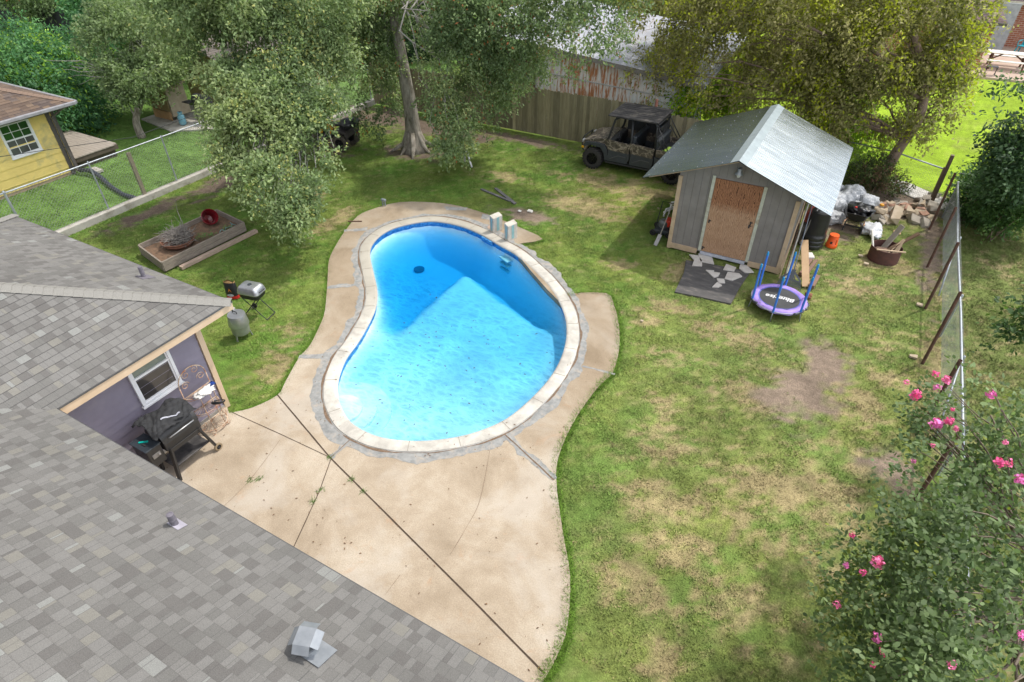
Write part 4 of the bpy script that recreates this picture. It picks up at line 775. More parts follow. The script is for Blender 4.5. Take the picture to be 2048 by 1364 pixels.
m = MB(); m.tube([(-6.62, 22.55, 0), (-6.62, 22.55, 2.15)], .055, 10); tag(m.build('pipe_post', surf('rusty_red_pipe', (0.36, 0.17, 0.12), (0.26, 0.11, 0.08), 8, 0.9), smooth=True, ang=40), 'pinkish rusty pipe post standing against the fence behind the buggy', 'post')
# right-hand chain link fence
rf_ = thing('chainlink_fence', 'sagging chain link fence with one long pale top rail right of the yard', 'fence', (3.25, 15, 0))
RX = 3.22
m = MB(); chainlink(m, (RX+.05, 7.0), (RX+.05, 22.2), .04, 1.16, 0.075, .0032); m.build('mesh', m_wire, rf_, world=True, fix=False)
m = MB(); m.tube([(RX, 6.0, 1.15), (RX-.02, 10, 1.17), (RX, 14.2, 1.16), (RX-.04, 18.0, 1.19), (RX+.01, 22.2, 1.18)], .026, 8); m.build('top_rail', m_fgal, rf_, smooth=True, world=True)
for y in (12.4, 18.05): m = MB(); m.tube([(RX, y+.1, 1.1), (RX-.05, y-1.2, .1)], .02, 8); m.build('brace', m_fgal, rf_, smooth=True, world=True)
for y in (7.9, 10.3, 12.6, 15.1, 18.2, 22.2): round_post(rf_, RX+.04, y, 1.16, .022)
m_rp = surf('rust_brown_pipe', (0.135, 0.070, 0.050), (0.075, 0.040, 0.030), 10, 0.9, bmp=0.3)
ordn = ['nearest the rear corner', 'second from the rear corner', 'third from the rear corner', 'standing level with the trampoline', 'rising behind the pink flowers', 'half hidden in the flowering bush']
for i, (y, h) in enumerate(((21.1, 1.8), (18.57, 1.8), (16.25, 1.88), (13.78, 1.92), (11.38, 1.84), (9.45, 1.8))):
    m = MB(); rr_ = .035; m.tube([(2.92, y, -.05), (2.92, y, h)], rr_, 10, caps=False); m.lathe([(rr_, h), (rr_*.8, h), (rr_*.75, h-.12), (0, h-.12)], 10, c=(2.92, y, 0))
    tag(m.build('pipe_post', m_rp, smooth=True, ang=40), 'rusty brown pipe post inside the right fence, '+ordn[i], 'post', 'rusty pipe posts along the right fence')
wp = MB(); wp.box((2.92, 23.1, .82), (.10, .13, 1.68)); wp.box((2.84, 23.0, .78), (.05, .10, 1.0)); wp = wp.build('wooden_post', surf('grey_brown_post', (0.20, 0.15, 0.11), (0.14, 0.10, 0.07), 9, 0.9)); tag(wp, 'square grey brown wooden post with bright screw heads at the rear corner', 'post')
rf2 = thing('chainlink_fence', 'rusty chain link fence with a single pale rail in front of the bright back lawn', 'fence', (1.2, 24.3, 0))
m = MB(); m.tube([(-.6, 24.9, 1.02), (1.4, 24.2, 1.12), (2.85, 23.2, 1.16)], .024, 8); m.build('top_rail', m_fgal, rf2, smooth=True, world=True)
m = MB(); chainlink(m, (-.6, 24.9), (2.85, 23.2), .05, 1.1, .085, .003); m.build('mesh', m_wire, rf2, world=True, fix=False); round_post(rf2, -.1, 24.7, 1.15, .035, m_rp)
rr3 = MB(); rr3.tube([(3.3, 23.0, 1.18), (6.5, 23.4, 1.15), (10.5, 24.0, 1.15)], .018, 8)
tag(rr3.build('fence_rail', m_fgal, smooth=True), 'thin fence rail running right through the hedge behind the side lawn', 'rail')

# ---------------------------------------------------------------- tin barn behind the fence
barn = thing('tin_barn', 'old barn with rust streaked white tin walls, plank doors and a white corrugated roof', 'barn', (-9, 25, 0))
m_rust, n, l, b = new_mat('rusty_white_tin'); v = coords(n, l, (7, 1, 0.8)); t = noise(n, l, v, 1.5, 6, 0.7, 0.3); gp = n.new('ShaderNodeNewGeometry'); sp = n.new('ShaderNodeSeparateXYZ'); l.new(gp.outputs['Position'], sp.inputs[0])
ff = mth(n, l, 'SUBTRACT', t.outputs['Fac'], mth(n, l, 'MULTIPLY', mth(n, l, 'ABSOLUTE', mth(n, l, 'SUBTRACT', sp.outputs['X'], -10.2)), 0.045)); r = ramp(n, [(0.34, (0.60, 0.62, 0.64)), (0.44, (0.62, 0.57, 0.52)), (0.52, (0.38, 0.16, 0.07))]); l.new(ff, r.inputs['Fac']); l.new(r.outputs['Color'], b.inputs['Base Color']); b.inputs['Roughness'].default_value = 0.7
def ribs(m, x0, x1, y, zf, pitch=.16):
    N = int((x1-x0)/pitch*4); vs = []; 
    for i in range(N+1):
        x = x0+(x1-x0)*i/N; d = (0, -.012, -.012, 0)[i % 4]; vs += [(x, y+d, 0), (x, y+d, zf(x))]
    m.add(vs, [(2*i, 2*i+1, 2*i+3, 2*i+2) for i in range(N)])
YB_ = 24.6; zt = lambda x: 2.98-.10*(x+12.6)
m = MB(); ribs(m, -12.6, -5.4, YB_, zt); m.build('tin_wall', m_rust, barn, world=True)
m = MB(); m.box((-10, YB_+.1, 1.0), (9, .1, 1.9)); m.build('inner_wall', m_dark, barn, world=True)
pm = MB()
for i in range(9): pm.box((-14.55+.22*i, YB_-.01*(i % 2), 1.45), (.21, .03, 2.9))
pm.build('plank_door', surf('barn_plank', (0.16, 0.12, 0.075), (0.09, 0.07, 0.045), 5, 0.95, stretch=(6, 6, .6), bmp=0.4), barn, world=True)
pm = MB(); pm.beam((-14.7, YB_-.05, 1.75), (-12.6, YB_-.05, 1.75), .04, .10); pm.beam((-14.0, YB_-.05, 1.0), (-12.7, YB_-.06, 2.75), .04, .10); pm.beam((-14.1, YB_-.05, .4), (-14.1, YB_-.05, 2.9), .12, .05); pm.build('door_brace', surf('brace_brown', (0.13, 0.075, 0.045), None, 6, 0.95), barn, world=True)
pm = MB(); pm.beam((-12.6, YB_-.03, .2), (-12.6, YB_-.03, 3.0), .09, .06); pm.beam((-12.6, YB_-.03, 1.95), (-5, YB_-.03, 1.6), .03, .05); pm.build('white_post', surf('grey_white_board', (0.45, 0.45, 0.44), None, 6, 0.8), barn, world=True)
m_wroof = surf('white_tin_roof', (0.40, 0.42, 0.47), (0.29, 0.30, 0.345), 3, 0.6, 0.0, stretch=(1, .3, 1), dirt=(0.30, 0.27, 0.26), dirt_amt=0.2)
vs = []; N = 480
m = MB()
for i in range(N+1):
    x = -15.2+9.9*i/N; h = .012*math.cos(i*PI/2); z = 3.10-.10*(x+12.6)
    vs += [(x, YB_-.35, z+h), (x+.35, YB_+4.2, z+.95+h)]
m.add(vs, [(2*i, 2*i+1, 2*i+3, 2*i+2) for i in range(N)]); m.build('roof', m_wroof, barn, world=True, fix=False)
m = MB(); m.beam((-12.7, YB_-.33, 3.03), (-5.4, YB_-.33, 2.30), .03, .16); m.build('eave_board', surf('grey_board', (0.24, 0.22, 0.20), None, 8, 0.9), barn, world=True)

# ---------------------------------------------------------------- yellow house and its garden
yh = thing('yellow_house', 'small yellow board sided house with a brown shingle roof beyond the left fence', 'house', (-28, 8, 0))
m_y = surf('yellow_siding_paint', (0.86, 0.66, 0.22), (0.76, 0.58, 0.19), 2, 0.7, dirt=(0.50, 0.42, 0.19), dirt_amt=0.30, dirt_scale=1.6)
XY = -24.66; YY = 11.0
w = MB(); siding(w, (XY, 2.0), (XY, YY), .28, 2.30, (1, 0), .29, .028); w.build('siding', m_y, yh, world=True, fix=False)
w = MB(); w.box((-28.5, 6.0, 1.2), (7.66, 9.98, 2.2)); w.build('wall_core', m_y, yh, world=True)
w = MB(); w.box((XY-.12, 6.4, .12), (.18, 9.1, .26)); w.build('foundation', surf('tan_footing', (0.40, 0.30, 0.20), None, 4, 0.9), yh, world=True)
mdg = surf('dark_grey_trim', (0.115, 0.10, 0.095), None, 5, 0.6)
w = MB(); w.box((XY+.035, YY-.15, 1.15), (.05, .13, 2.3)); w.box((XY+.02, YY+.03, 1.2), (.07, .10, 2.2)); w.build('corner_trim', mdg, yh, world=True)
window(yh, XY+.012, 9.22, 10.22, 1.13, 2.22, 1.70, mu=glass('green_reflecting_glass', (0.03, 0.10, 0.02), .05, .8, (0.02, 0.06, 0.02)), ml=glass('grey_screen_glass', (0.10, 0.11, 0.10), .2, .6, (0.07, 0.07, 0.07)), muntin=1, fw=.05)
m_brs = shingle_mat('brown_shingle', [(0.0, (0.125, 0.09, 0.07)), (0.30, (0.15, 0.11, 0.085)), (0.44, (0.11, 0.085, 0.075)), (0.56, (0.175, 0.125, 0.092)), (0.72, (0.20, 0.145, 0.105)), (0.85, (0.14, 0.11, 0.095))], wid=.30, row=.15)
EYX, EYY, EZ = -24.10, 11.65, 2.47
slope('roof', m_brs, yh, (EYX, 1.0, EZ), (EYX, EYY, EZ), (-1, 0), 4.4, .42, 0, -1)
slope('roof', m_brs, yh, (EYX, EYY, EZ), (-32.9, EYY, EZ), (0, -1), 4.4, .42, 1, -1)
caps((EYX, EYY, EZ+.01), (EYX-4.4, EYY-4.4, EZ+4.4*.42), yh, surf('brown_cap', (0.21, 0.145, 0.105), (0.17, 0.12, 0.09), 30, .95))
w = MB(); w.box((EYX+.05, 6.3, EZ-.03), (.12, 10.7, .11)); w.box((-28.5, EYY+.05, EZ-.03), (8.8, .11, .11)); w.build('gutter', surf('grey_gutter', (0.30, 0.30, 0.32), (0.22, 0.22, 0.23), 6, .5), yh, world=True, bevel=.02)
w = MB(); w.box((-24.35, 6.2, EZ-.11), (.5, 10.4, .04)); w.box((-28.4, 11.35, EZ-.12), (8.2, .6, .04)); w.build('soffit', mdg, yh, world=True)
w = MB(); w.tube([(EYX-.05, EYY-.35, EZ-.08), (XY+.12, YY-.05, EZ-.40), (XY+.12, YY-.05, .25), (XY+.22, YY-.05, .12)], .045, 8); w.build('downspout', mdg, yh, world=True)
dk = thing('wooden_deck', 'low grey weathered plank deck beside the yellow house', 'deck', (-26.6, 12.4, 0)); w = MB()
for i in range(11): w.box((-26.6, 11.25+.155*i, .44), (3.6 if i < 10 else 3.4, .147, .035))
w.build('decking', surf('grey_decking', (0.36, 0.32, 0.27), (0.25, 0.22, 0.19), 4, .95, stretch=(.6, 6, 1), bmp=.3), dk, world=True)
w = MB(); w.box((-26.6, 12.03, .34), (3.56, 1.66, .16)); w.box((-24.95, 12.0, .13), (.06, 1.5, .28)); w.build('deck_frame', surf('dark_joist', (0.10, 0.08, 0.06), None, 4, .95), dk, world=True)
bp_ = MB(); bp_.tube([(-24.35, 10.95, .16), (-23.9, 11.1, .20), (-23.2, 11.0, .12), (-22.3, 10.75, .06), (-21.3, 10.55, .05), (-20.55, 10.55, .06)], .075, 12)
rb = MB()
tag(bp_.build('drain_pipe', surf('black_corrugated_plastic', (0.02, 0.025, 0.035), (0.05, 0.06, 0.08), 40, .5, stretch=(1, 1, 1)), smooth=True), 'black corrugated drain pipe curving from the downspout to the fence', 'pipe')
sbk = MB(); sbk.box((-24.1, 11.35, .06), (.5, .3, .1), None); tag(sbk.build('splash_block', m_kerb, bevel=.01), 'grey concrete splash block at the corner of the yellow house', 'block')
wire = MB(); pts_ = [(-24.3, 6.0, 1.9), (-22.0, 12.0, 1.45), (-21.0, 17.0, 1.9), (-21.0, 24, 2.6)]
wire.tube([(a_[0], a_[1], a_[2]) for a_ in pts_], .010, 6); tag(wire.build('cable', m_dark, smooth=True), 'thin black cable hanging just above the left fence', 'cable')
# small outbuilding with a plank side, grill and gas bottle
ob = thing('yellow_outbuilding', 'yellow walled outbuilding with a grey brown shingle roof hidden behind the leaning tree', 'shed', (-27, 19, 0))
w = MB(); w.box((-26.2, 21.2, 1.15), (3.0, 5.4, 2.3)); w.build('wall', surf('faded_yellow_wall', (0.40, 0.33, 0.12), (0.30, 0.25, 0.11), 2, .8, dirt=(.2, .17, .09), dirt_amt=.3), ob, world=True)
slope('roof', shingle_mat('grey_brown_shingle', [(0, (.13, .115, .10)), (.4, (.16, .14, .125)), (.7, (.20, .17, .15))]), ob, (-24.4, 18.0, 2.3), (-24.4, 24.3, 2.3), (-1, 0), 2.0, .4, 0, 0)
w = MB(); w.box((-24.38, 21.1, 2.24), (.04, 6.3, .12)); w.build('fascia', surf('bright_yellow_fascia', (0.60, 0.47, 0.10), None, 4, .6), ob, world=True)
cb = thing('wooden_cabinet', 'low plank fronted outdoor cabinet with a pale board roof on the neighbour slab', 'cabinet', (-26.9, 16.8, 0))
w = MB(); w.box((-26.9, 16.85, .82), (1.3, .9, 1.2), Matrix.Identity(4)); w.build('body', surf('brick_side', (0.42, 0.37, 0.27), (0.33, 0.28, 0.2), 5, .9), cb, world=True)
w = MB(); w.box((-26.9, 16.36, .95), (1.18, .03, .95)); w.build('front_panel', surf('plank_front', (0.30, 0.24, 0.11), (0.22, 0.17, 0.08), 3, .9, stretch=(6, 1, .5)), cb, world=True)
w = MB(); w.box((-26.9, 16.34, .27), (1.2, .04, .36)); w.box((-26.9, 16.31, .98), (.04, .03, .95)); w.box((-26.9, 16.31, .98), (1.2, .03, .04)); w.build('rail', surf('orange_board', (0.48, 0.30, 0.15), None, 5, .9), cb, world=True)
w = MB(); w.box((-26.9, 16.8, 1.48), (1.5, 1.2, .05)); w.build('top', surf('pale_board_top', (0.50, 0.43, 0.33), (0.40, 0.34, 0.26), 4, .9, stretch=(1, 8, 1)), cb, world=True)
slb = MB(); slb.prism([(-27.9, 15.9), (-25.4, 15.5), (-23.6, 16.8), (-23.9, 19.0), (-27.9, 18.2)], -.05, .05); tag(slb.build('concrete_slab', m_kerb), kind='structure')
gt = MB(); gt.lathe([(0, .02), (.10, .02), (.15, .08), (.15, .36), (.13, .42), (.05, .46), (.05, .50), (0, .50)], 18); gt.lathe([(.09, .46), (.10, .56), (.09, .56)], 14)
g_ = thing('gas_bottle', 'light blue propane bottle standing on the neighbour slab', 'gas bottle', (-25.5, 16.25, .05)); gt.build('tank', surf('blue_tank_paint', (0.12, 0.32, 0.42), (0.2, 0.38, 0.45), 6, .5), g_, smooth=True, ang=40)
m = MB(); m.tube([(0, 0, .5), (0, 0, .58)], .025, 8); m.build('valve', m_dark, g_)
kg = thing('gas_grill', 'black grill with a side shelf by the plank cabinet beyond the fence', 'grill', (-25.1, 17.0, .05))
m = MB(); m.box((-.35, -.2, .85), (.45, .4, .03)); m.build('side_shelf', m_dark, kg, bevel=.01); m = MB(); m.tube([(-.1, 0, .95), (.65, 0, .95)], .24, 16); m.build('lid', m_dark, kg, smooth=True, ang=40)
m = MB(); [m.beam((x, y, 0), (x, y, .8), .04, .04) for x in (-.1, .65) for y in (-.2, .2)]; m.build('legs_frame', m_dark, kg)
# black screened fence and rust coloured brush far left
w = MB(); w.beam((-58, 23.5, .85), (-41, 24.2, .85), .03, 1.75); w = w.build('screen_fabric', surf('black_mesh_fabric', (0.012, 0.013, 0.018), (0.02, 0.02, 0.026), 60, .9)); bf = thing('screen_fence', 'black mesh privacy fence far behind the left garden', 'fence', (-50, 24, 0)); w.parent = bf; w.location = (50, -24, 0)
for k in range(5): round_post(bf, -57+4*k, 23.62+.16*k, 1.8, .04)
of = picket_fence('wooden_fence', 'bright orange brown board fence in the far top left corner', -66, -56, 27.5, 2.0, 5, 1.0, surf('orange_stained_wood', (0.42, 0.15, 0.05), (0.32, 0.11, 0.04), 4, .9))

# ---------------------------------------------------------------- brick house at the back right
bh = thing('brick_house', 'red brick house with a purple brown shingle roof behind the bright lawn', 'house', (6, 52, 0))
m_brk, n, l, b = new_mat('red_brick'); t = n.new('ShaderNodeTexBrick'); gp = n.new('ShaderNodeNewGeometry'); sp = n.new('ShaderNodeSeparateXYZ'); cb_ = n.new('ShaderNodeCombineXYZ'); l.new(gp.outputs['Position'], sp.inputs[0])
l.new(mth(n, l, 'ADD', sp.outputs['X'], sp.outputs['Y']), cb_.inputs[0]); l.new(sp.outputs['Z'], cb_.inputs[1]); l.new(cb_.outputs[0], t.inputs['Vector']); t.inputs['Scale'].default_value = 1; t.inputs['Brick Width'].default_value = .32; t.inputs['Row Height'].default_value = .11; t.inputs['Mortar Size'].default_value = .012
t.inputs['Color1'].default_value = (0.27, 0.085, 0.05, 1); t.inputs['Color2'].default_value = (0.36, 0.14, 0.08, 1); t.inputs['Mortar'].default_value = (0.42, 0.34, 0.28, 1); l.new(t.outputs['Color'], b.inputs['Base Color']); b.inputs['Roughness'].default_value = .9
w = MB(); w.box((11.0, 52.2, 1.25), (10.2, 6.0, 2.5)); w.box((1.2, 45.1, 1.2), (7.0, 5.5, 2.4)); w.build('wall', m_brk, bh, world=True)
w = MB(); w.box((5.5, 48.2, 1.25), (1.3, .1, 2.5)); w.build('grey_door_panel', surf('pale_blue_grey_panel', (0.36, 0.40, 0.42), None, 4, .7), bh, world=True)
m_prs = shingle_mat('purple_brown_shingle', [(0, (.12, .09, .095)), (.35, (.15, .11, .11)), (.6, (.19, .125, .12)), (.8, (.23, .15, .14))], wid=.6, row=.28)
slope('roof', m_prs, bh, (4.9, 48.7, 2.55), (17.5, 48.7, 2.55), (0, 1), 3.6, .42, 0, 0)
slope('roof', m_prs, bh, (-2.8, 41.9, 2.45), (5.1, 41.9, 2.45), (0, 1), 3.2, .42, 1, -1)
slope('roof', m_prs, bh, (5.1, 41.9, 2.45), (5.1, 50.3, 2.45), (-1, 0), 3.2, .42, 1, 0)
w = MB(); w.box((11.2, 48.68, 2.46), (12.6, .05, .16)); w.build('fascia', surf('cream_fascia', (0.60, 0.57, 0.47), None, 4, .6), bh, world=True)
w = MB(); w.box((1.15, 41.88, 2.38), (7.9, .05, .12)); w.build('eave_trim', mdg, bh, world=True)
pt = MB(); pt.prism([(3.3, 41.0), (12, 41.3), (13, 49.3), (3.3, 49.3)], -.1, .08); tag(pt.build('back_patio', surf('pinkish_concrete', (0.46, 0.35, 0.28), (0.38, 0.29, 0.23), 1, .9)), kind='structure')
ptb = thing('picnic_table', 'white topped picnic table with brown legs on the back patio', 'picnic table', (6.0, 43.6, .08))
w = MB(); w.box((0, 0, .75), (2.0, .75, .04)); w.build('tabletop', m_white, ptb, bevel=.01)
for sy in (-1, 1): w = MB(); w.box((0, sy*.72, .45), (2.0, .27, .04)); w.build('bench', m_white, ptb, bevel=.01)
m_brl = surf('brown_leg', (0.14, 0.075, 0.05), None, 5, .9)
for sx in (-1, 1):
    for sy in (-1, 1): w = MB(); w.beam((sx*.75, sy*.15, .72), (sx*.75, sy*.62, 0), .05, .09, (1, 0, 0)); w.build('leg', m_brl, ptb)
    w = MB(); w.beam((sx*.75, -.78, .40), (sx*.75, .78, .40), .05, .09); w.beam((sx*.72, 0, .40), (sx*.2, 0, .72), .05, .07); w.build('brace', m_brl, ptb)
fb = thing('folding_stool', 'small black folding frame stool on the edge of the back patio', 'stool', (5.25, 41.6, .08))
w = MB(); [w.beam((x, y, 0), (x, -y, .42), .03, .03) for x in (-.22, .22) for y in (-.2, .2)]; w.build('frame', m_dark, fb); w = MB(); w.box((0, 0, .43), (.5, .36, .02)); w.build('seat', m_dark, fb)
ch = thing('plastic_chair', 'turquoise plastic armchair against the brick wall', 'chair', (7.05, 47.6, .08), -.5)
m_tq = surf('turquoise_plastic', (0.01, 0.36, 0.46), None, 4, .4)
w = MB(); w.box((0, 0, .43), (.52, .5, .04)); w.build('seat', m_tq, ch, bevel=.015)
w = MB(); w.prism([(-.26, 0), (.26, 0), (.24, .38), (.14, .46), (-.14, .46), (-.24, .38)], 0, .03, Matrix.Translation((0, .24, .45)) @ Matrix.Rotation(R(78), 4, 'X')); w.build('backrest', m_tq, ch)
for sx in (-1, 1):
    w = MB(); w.tube([(sx*.28, -.24, .43), (sx*.29, -.24, .66), (sx*.29, .22, .68)], .025, 8); w.build('armrest', m_tq, ch)
    for sy in (-1, 1): w = MB(); w.beam((sx*.23, sy*.21, .43), (sx*.30, sy*.30, 0), .05, .05); w.build('leg', m_tq, ch)
# ---------------------------------------------------------------- camouflage utility buggy (nose to -x)
m_blk = surf('black_plastic', (0.022, 0.024, 0.027), (0.014, 0.015, 0.017), 8, 0.55, bmp=0.1)
m_blk2 = surf('dark_slate_plastic', (0.035, 0.042, 0.050), (0.026, 0.031, 0.036), 6, 0.5, bmp=0.08)
m_tyre = surf('tyre_rubber', (0.020, 0.020, 0.021), (0.035, 0.032, 0.028), 14, 0.85, bmp=0.3)
m_rim = surf('black_rim', (0.012, 0.012, 0.013), None, 9, 0.3, 0.3)
m_camo, n, l, b = new_mat('reed_camouflage'); v = coords(n, l)
t = noise(n, l, v, 7, 5, .6); r = ramp(n, [(.38, (.035, .028, .02)), (.52, (.075, .062, .046)), (.66, (.14, .115, .085))]); l.new(t.outputs['Fac'], r.inputs['Fac'])
vo = n.new('ShaderNodeTexVoronoi'); vo.feature = 'DISTANCE_TO_EDGE'; vo.inputs['Scale'].default_value = 2.6; mp = n.new('ShaderNodeMapping'); mp.inputs['Scale'].default_value = (1.1, 1, 2.0); mp.inputs['Rotation'].default_value = (0, .6, 0)
wa = noise(n, l, v, 5, 4, .6); vv = n.new('ShaderNodeVectorMath'); vv.operation = 'SCALE'; vv.inputs['Scale'].default_value = .35; l.new(wa.outputs['Color'], vv.inputs[0]); ad = n.new('ShaderNodeVectorMath'); l.new(v, ad.inputs[0]); l.new(vv.outputs[0], ad.inputs[1]); l.new(ad.outputs[0], mp.inputs[0]); l.new(mp.outputs[0], vo.inputs['Vector'])
rv = ramp(n, [(.0, 1.0), (.035, .8), (.06, 0.0)]); l.new(vo.outputs['Distance'], rv.inputs['Fac']); l.new(mixc(n, l, mth(n, l, 'MULTIPLY', rv.outputs['Color'], .8), r.outputs['Color'], (.30, .26, .20)), b.inputs['Base Color']); b.inputs['Roughness'].default_value = .5
def wheel(parent, x, y, r_, w, side, name='wheel', tm=None, rm=None, lugs=22):
    """wheel with its axle along y; side = which way the face looks"""
    o = thing_child(name, parent, (x, y, r_)); M_ = Matrix.Rotation(PI/2, 4, 'X'); m = MB()
    m.lathe([(r_*.55, -w/2), (r_*.82, -w/2), (r_*.93, -w*.42), (r_*.95, 0), (r_*.93, w*.42), (r_*.82, w/2), (r_*.55, w/2)], 32, M_)
    for k in range(lugs):
        for sg in (-1, 1):
            a_ = 2*PI*(k+(.5 if sg > 0 else 0))/lugs; Mk = Matrix.Rotation(a_, 4, 'Y') @ Matrix.Translation((0, sg*w*.27, r_*.95)) @ Matrix.Rotation(sg*.35, 4, 'Z'); m.box((0, 0, 0), (r_*.13, w*.46, r_*.11), Mk)
    m.build('tyre', tm or m_tyre, o)
    m = MB(); s_ = side; m.lathe([(r_*.57, -w*.40*1), (r_*.57, w*.40)], 28, M_); m.lathe([(0, s_*-w*.20), (r_*.16, s_*-w*.20), (r_*.20, s_*-w*.12), (r_*.55, s_*-w*.10), (r_*.55, s_*-w*.42), (r_*.60, s_*-w*.42)], 28, M_)
    for k in range(7):
        a_ = 2*PI*k/7; m.box((0, 0, 0), (r_*.09, w*.18, r_*.40), Matrix.Rotation(a_, 4, 'Y') @ Matrix.Translation((0, s_*w*.24, r_*.34)))
    m.build('rim', rm or m_rim, o, smooth=True, ang=35); return o
def thing_child(name, parent, loc):
    m = MB(); m.tube([(0, -.03, 0), (0, .03, 0)], .03, 8); o = m.build(name, m_dark, parent); o.location = loc; return o
U = thing('utility_buggy', 'four door side by side buggy in reed camouflage with a black roof panel', 'off-road buggy', (-8.13, 20.42, 0)); W_ = 1.58
for x in (0, 3.0):
    wheel(U, x, .14, .385, .28, -1); wheel(U, x, W_-.14, .385, .28, 1)
m = MB(); m.box((1.5, W_/2, .36), (3.3, W_-.36, .10)); m.beam((0, .2, .4), (0, W_-.2, .4), .08, .08); m.beam((3.0, .2, .4), (3.0, W_-.2, .4), .08, .08); m.beam((.5, .05, .36), (2.5, .05, .36), .06, .07); m.build('chassis', m_blk, U, bevel=.01)
m = MB(); prof = [(-.42, .62), (-.46, .86), (-.38, 1.00), (-.18, 1.07), (.40, 1.18), (.56, 1.16), (.56, .50), (.44, .46), (.40, .66), (.22, .84), (-.16, .84), (-.32, .62)]
m.yprism(prof, .10, W_-.10); m.build('hood', m_camo, U, bevel=.02)
m = MB(); m.yprism([(-.50, .50), (-.52, .66), (-.45, .72), (-.42, .50)], .35, W_-.35); m.tube([(-.50, .3, .55), (-.58, .35, .85), (-.52, .4, 1.02), (-.50, W_-.4, 1.02), (-.58, W_-.35, .85), (-.50, W_-.3, .55)], .022, 8); m.box((-.45, W_/2, .84), (.06, W_-.5, .16)); m.build('front_bumper', m_blk, U)
for s_ in (0, 1):
    yy = .02 if s_ == 0 else W_-.02; y2 = .16 if s_ == 0 else W_-.16
    m = MB(); A = [(-.40, .80), (-.30, .96), (.10, 1.0), (.42, .98), (.56, .78), (.60, .42), (.48, .42), (.42, .66), (.28, .84), (-.12, .88), (-.28, .80)]; m.yprism(A, min(yy, y2), max(yy, y2)); m.build('front_fender', m_blk2, U, bevel=.012)
    m = MB(); m.box((-.47, .26 if s_ == 0 else W_-.26, .92), (.05, .20, .09)); m.build('headlight', surf('lamp_glass', (.35, .36, .37), None, 5, .1), U, bevel=.01)
    if s_ == 0: m = MB(); m.box((-.40, .03, .76), (.09, .05, .07)); m.build('marker_light', surf('amber_lens', (.80, .42, .01), None, 5, .3), U, bevel=.01)
    for (xa, xb, nm) in ((.58, 1.40, 'front_door'), (1.43, 2.28, 'rear_door')):
        ya, yb = (.00, .05) if s_ == 0 else (W_-.05, W_)
        m = MB(); m.yprism([(xa, .42), (xb-.06, .42), (xb, .60), (xb, .80), (xa+.02, .84)], ya, yb); d = m.build(nm, m_blk2, U, bevel=.01)
        m = MB(); m.yprism([(xa+.0, .83), (xb-.03, .795), (xb, 1.14), (xa+.45*(xb-xa), 1.17), (xa-.06, 1.20)], ya-.006 if s_ == 0 else ya, yb if s_ == 0 else yb+.006); m.build('camouflage_panel', m_camo, d if False else U, bevel=.01)
        m = MB(); m.beam((xa+.10, ya-.012 if s_ == 0 else yb+.012, .52), (xa+.42, ya-.012 if s_ == 0 else yb+.012, .68), .012, .03); m.beam((xa+.42, ya-.012 if s_ == 0 else yb+.012, .68), (xb-.12, ya-.012 if s_ == 0 else yb+.012, .66), .012, .03); m.build('door_rib', surf('grey_rib', (.075, .08, .085), None, 5, .5), U)
    m = MB(); m.yprism([(2.31, .44), (2.50, .44), (2.62, .66), (2.82, .84), (3.20, .84), (3.38, .64), (3.52, .64), (3.55, .86), (2.31, .86)], yy if s_ == 0 else y2, y2 if s_ == 0 else yy); m.build('rear_fender', m_blk2, U, bevel=.012)
    m = MB(); m.yprism([(2.34, .87), (3.55, .87), (3.55, 1.12), (2.34, 1.12)], (.02 if s_ == 0 else W_-.07), (.07 if s_ == 0 else W_-.02)); m.build('bed_side', m_camo, U, bevel=.01)
    yq = .06 if s_ == 0 else W_-.06; yt = .14 if s_ == 0 else W_-.14
    m = MB(); m.tube([(.50, yq, 1.15), (.56, yq, 1.24), (.72, yt, 1.88), (.9, yt, 1.985), (2.14, yt, 1.99), (2.24, yt, 1.90), (2.28, yq, .9)], .038, 8); m.tube([(1.42, yq, .5), (1.42, yq, 1.2), (1.36, yt, 1.97)], .045, 8)
    m.tube([(2.30, yq, 1.55), (2.62, yq, 1.12)], .02, 8); m.tube([(2.28, yt, 1.85), (2.75, yq, 1.12)], .018, 8); m.build('roll_cage', m_blk, U, smooth=True)
m = MB(); m.box((2.95, W_/2, .92), (1.2, W_-.2, .05)); m.box((2.36, W_/2, 1.0), (.04, W_-.2, .26)); m.box((3.54, W_/2, 1.0), (.04, W_-.16, .26)); m.build('cargo_bed', m_blk, U)
m = MB(); m.box((1.40, W_/2, 2.035), (1.82, W_+.04, .05)); [m.box((1.40, W_/2+k*.19-.76+.19, 2.064), (1.70, .06, .012)) for k in range(7)]
m.build('roof_panel', surf('dusty_black_roof', (.040, .038, .040), (.022, .021, .023), 3, .75, dirt=(.10, .09, .08), dirt_amt=.3, bmp=.2), U, bevel=.02)
m = MB(); m.beam((1.36, .14, 1.95), (1.36, W_-.14, 1.95), .05, .05); m.build('cross_bar', m_blk, U); m = MB(); m.tube([(.74, .14, 1.93), (.74, W_-.14, 1.93)], .025, 8); m.build('cross_bar', m_blk, U, smooth=True); m = MB(); m.tube([(2.28, .14, 1.93), (2.28, W_-.14, 1.93)], .025, 8); m.tube([(2.29, .08, 1.5), (2.29, W_-.08, 1.5)], .02, 8); m.tube([(2.29, .08, 1.1), (2.29, W_-.08, 1.9)], .014, 6); m.tube([(2.29, W_-.08, 1.1), (2.29, .08, 1.9)], .014, 6); m.build('cross_bar', m_blk, U, smooth=True)
m = MB(); m.box((2.26, W_/2, 1.35), (.03, W_-.2, .75)); m.build('rear_screen', m_blk, U)
for xa, xb in ((.72, 1.36), (1.44, 2.2)): m = MB(); m.box(((xa+xb)/2, W_-.07, 1.42), (xb-xa, .012, .55)); m.build('cab_shade_sheet', m_blk, U)  # far-side black sheets added to darken the cab interior
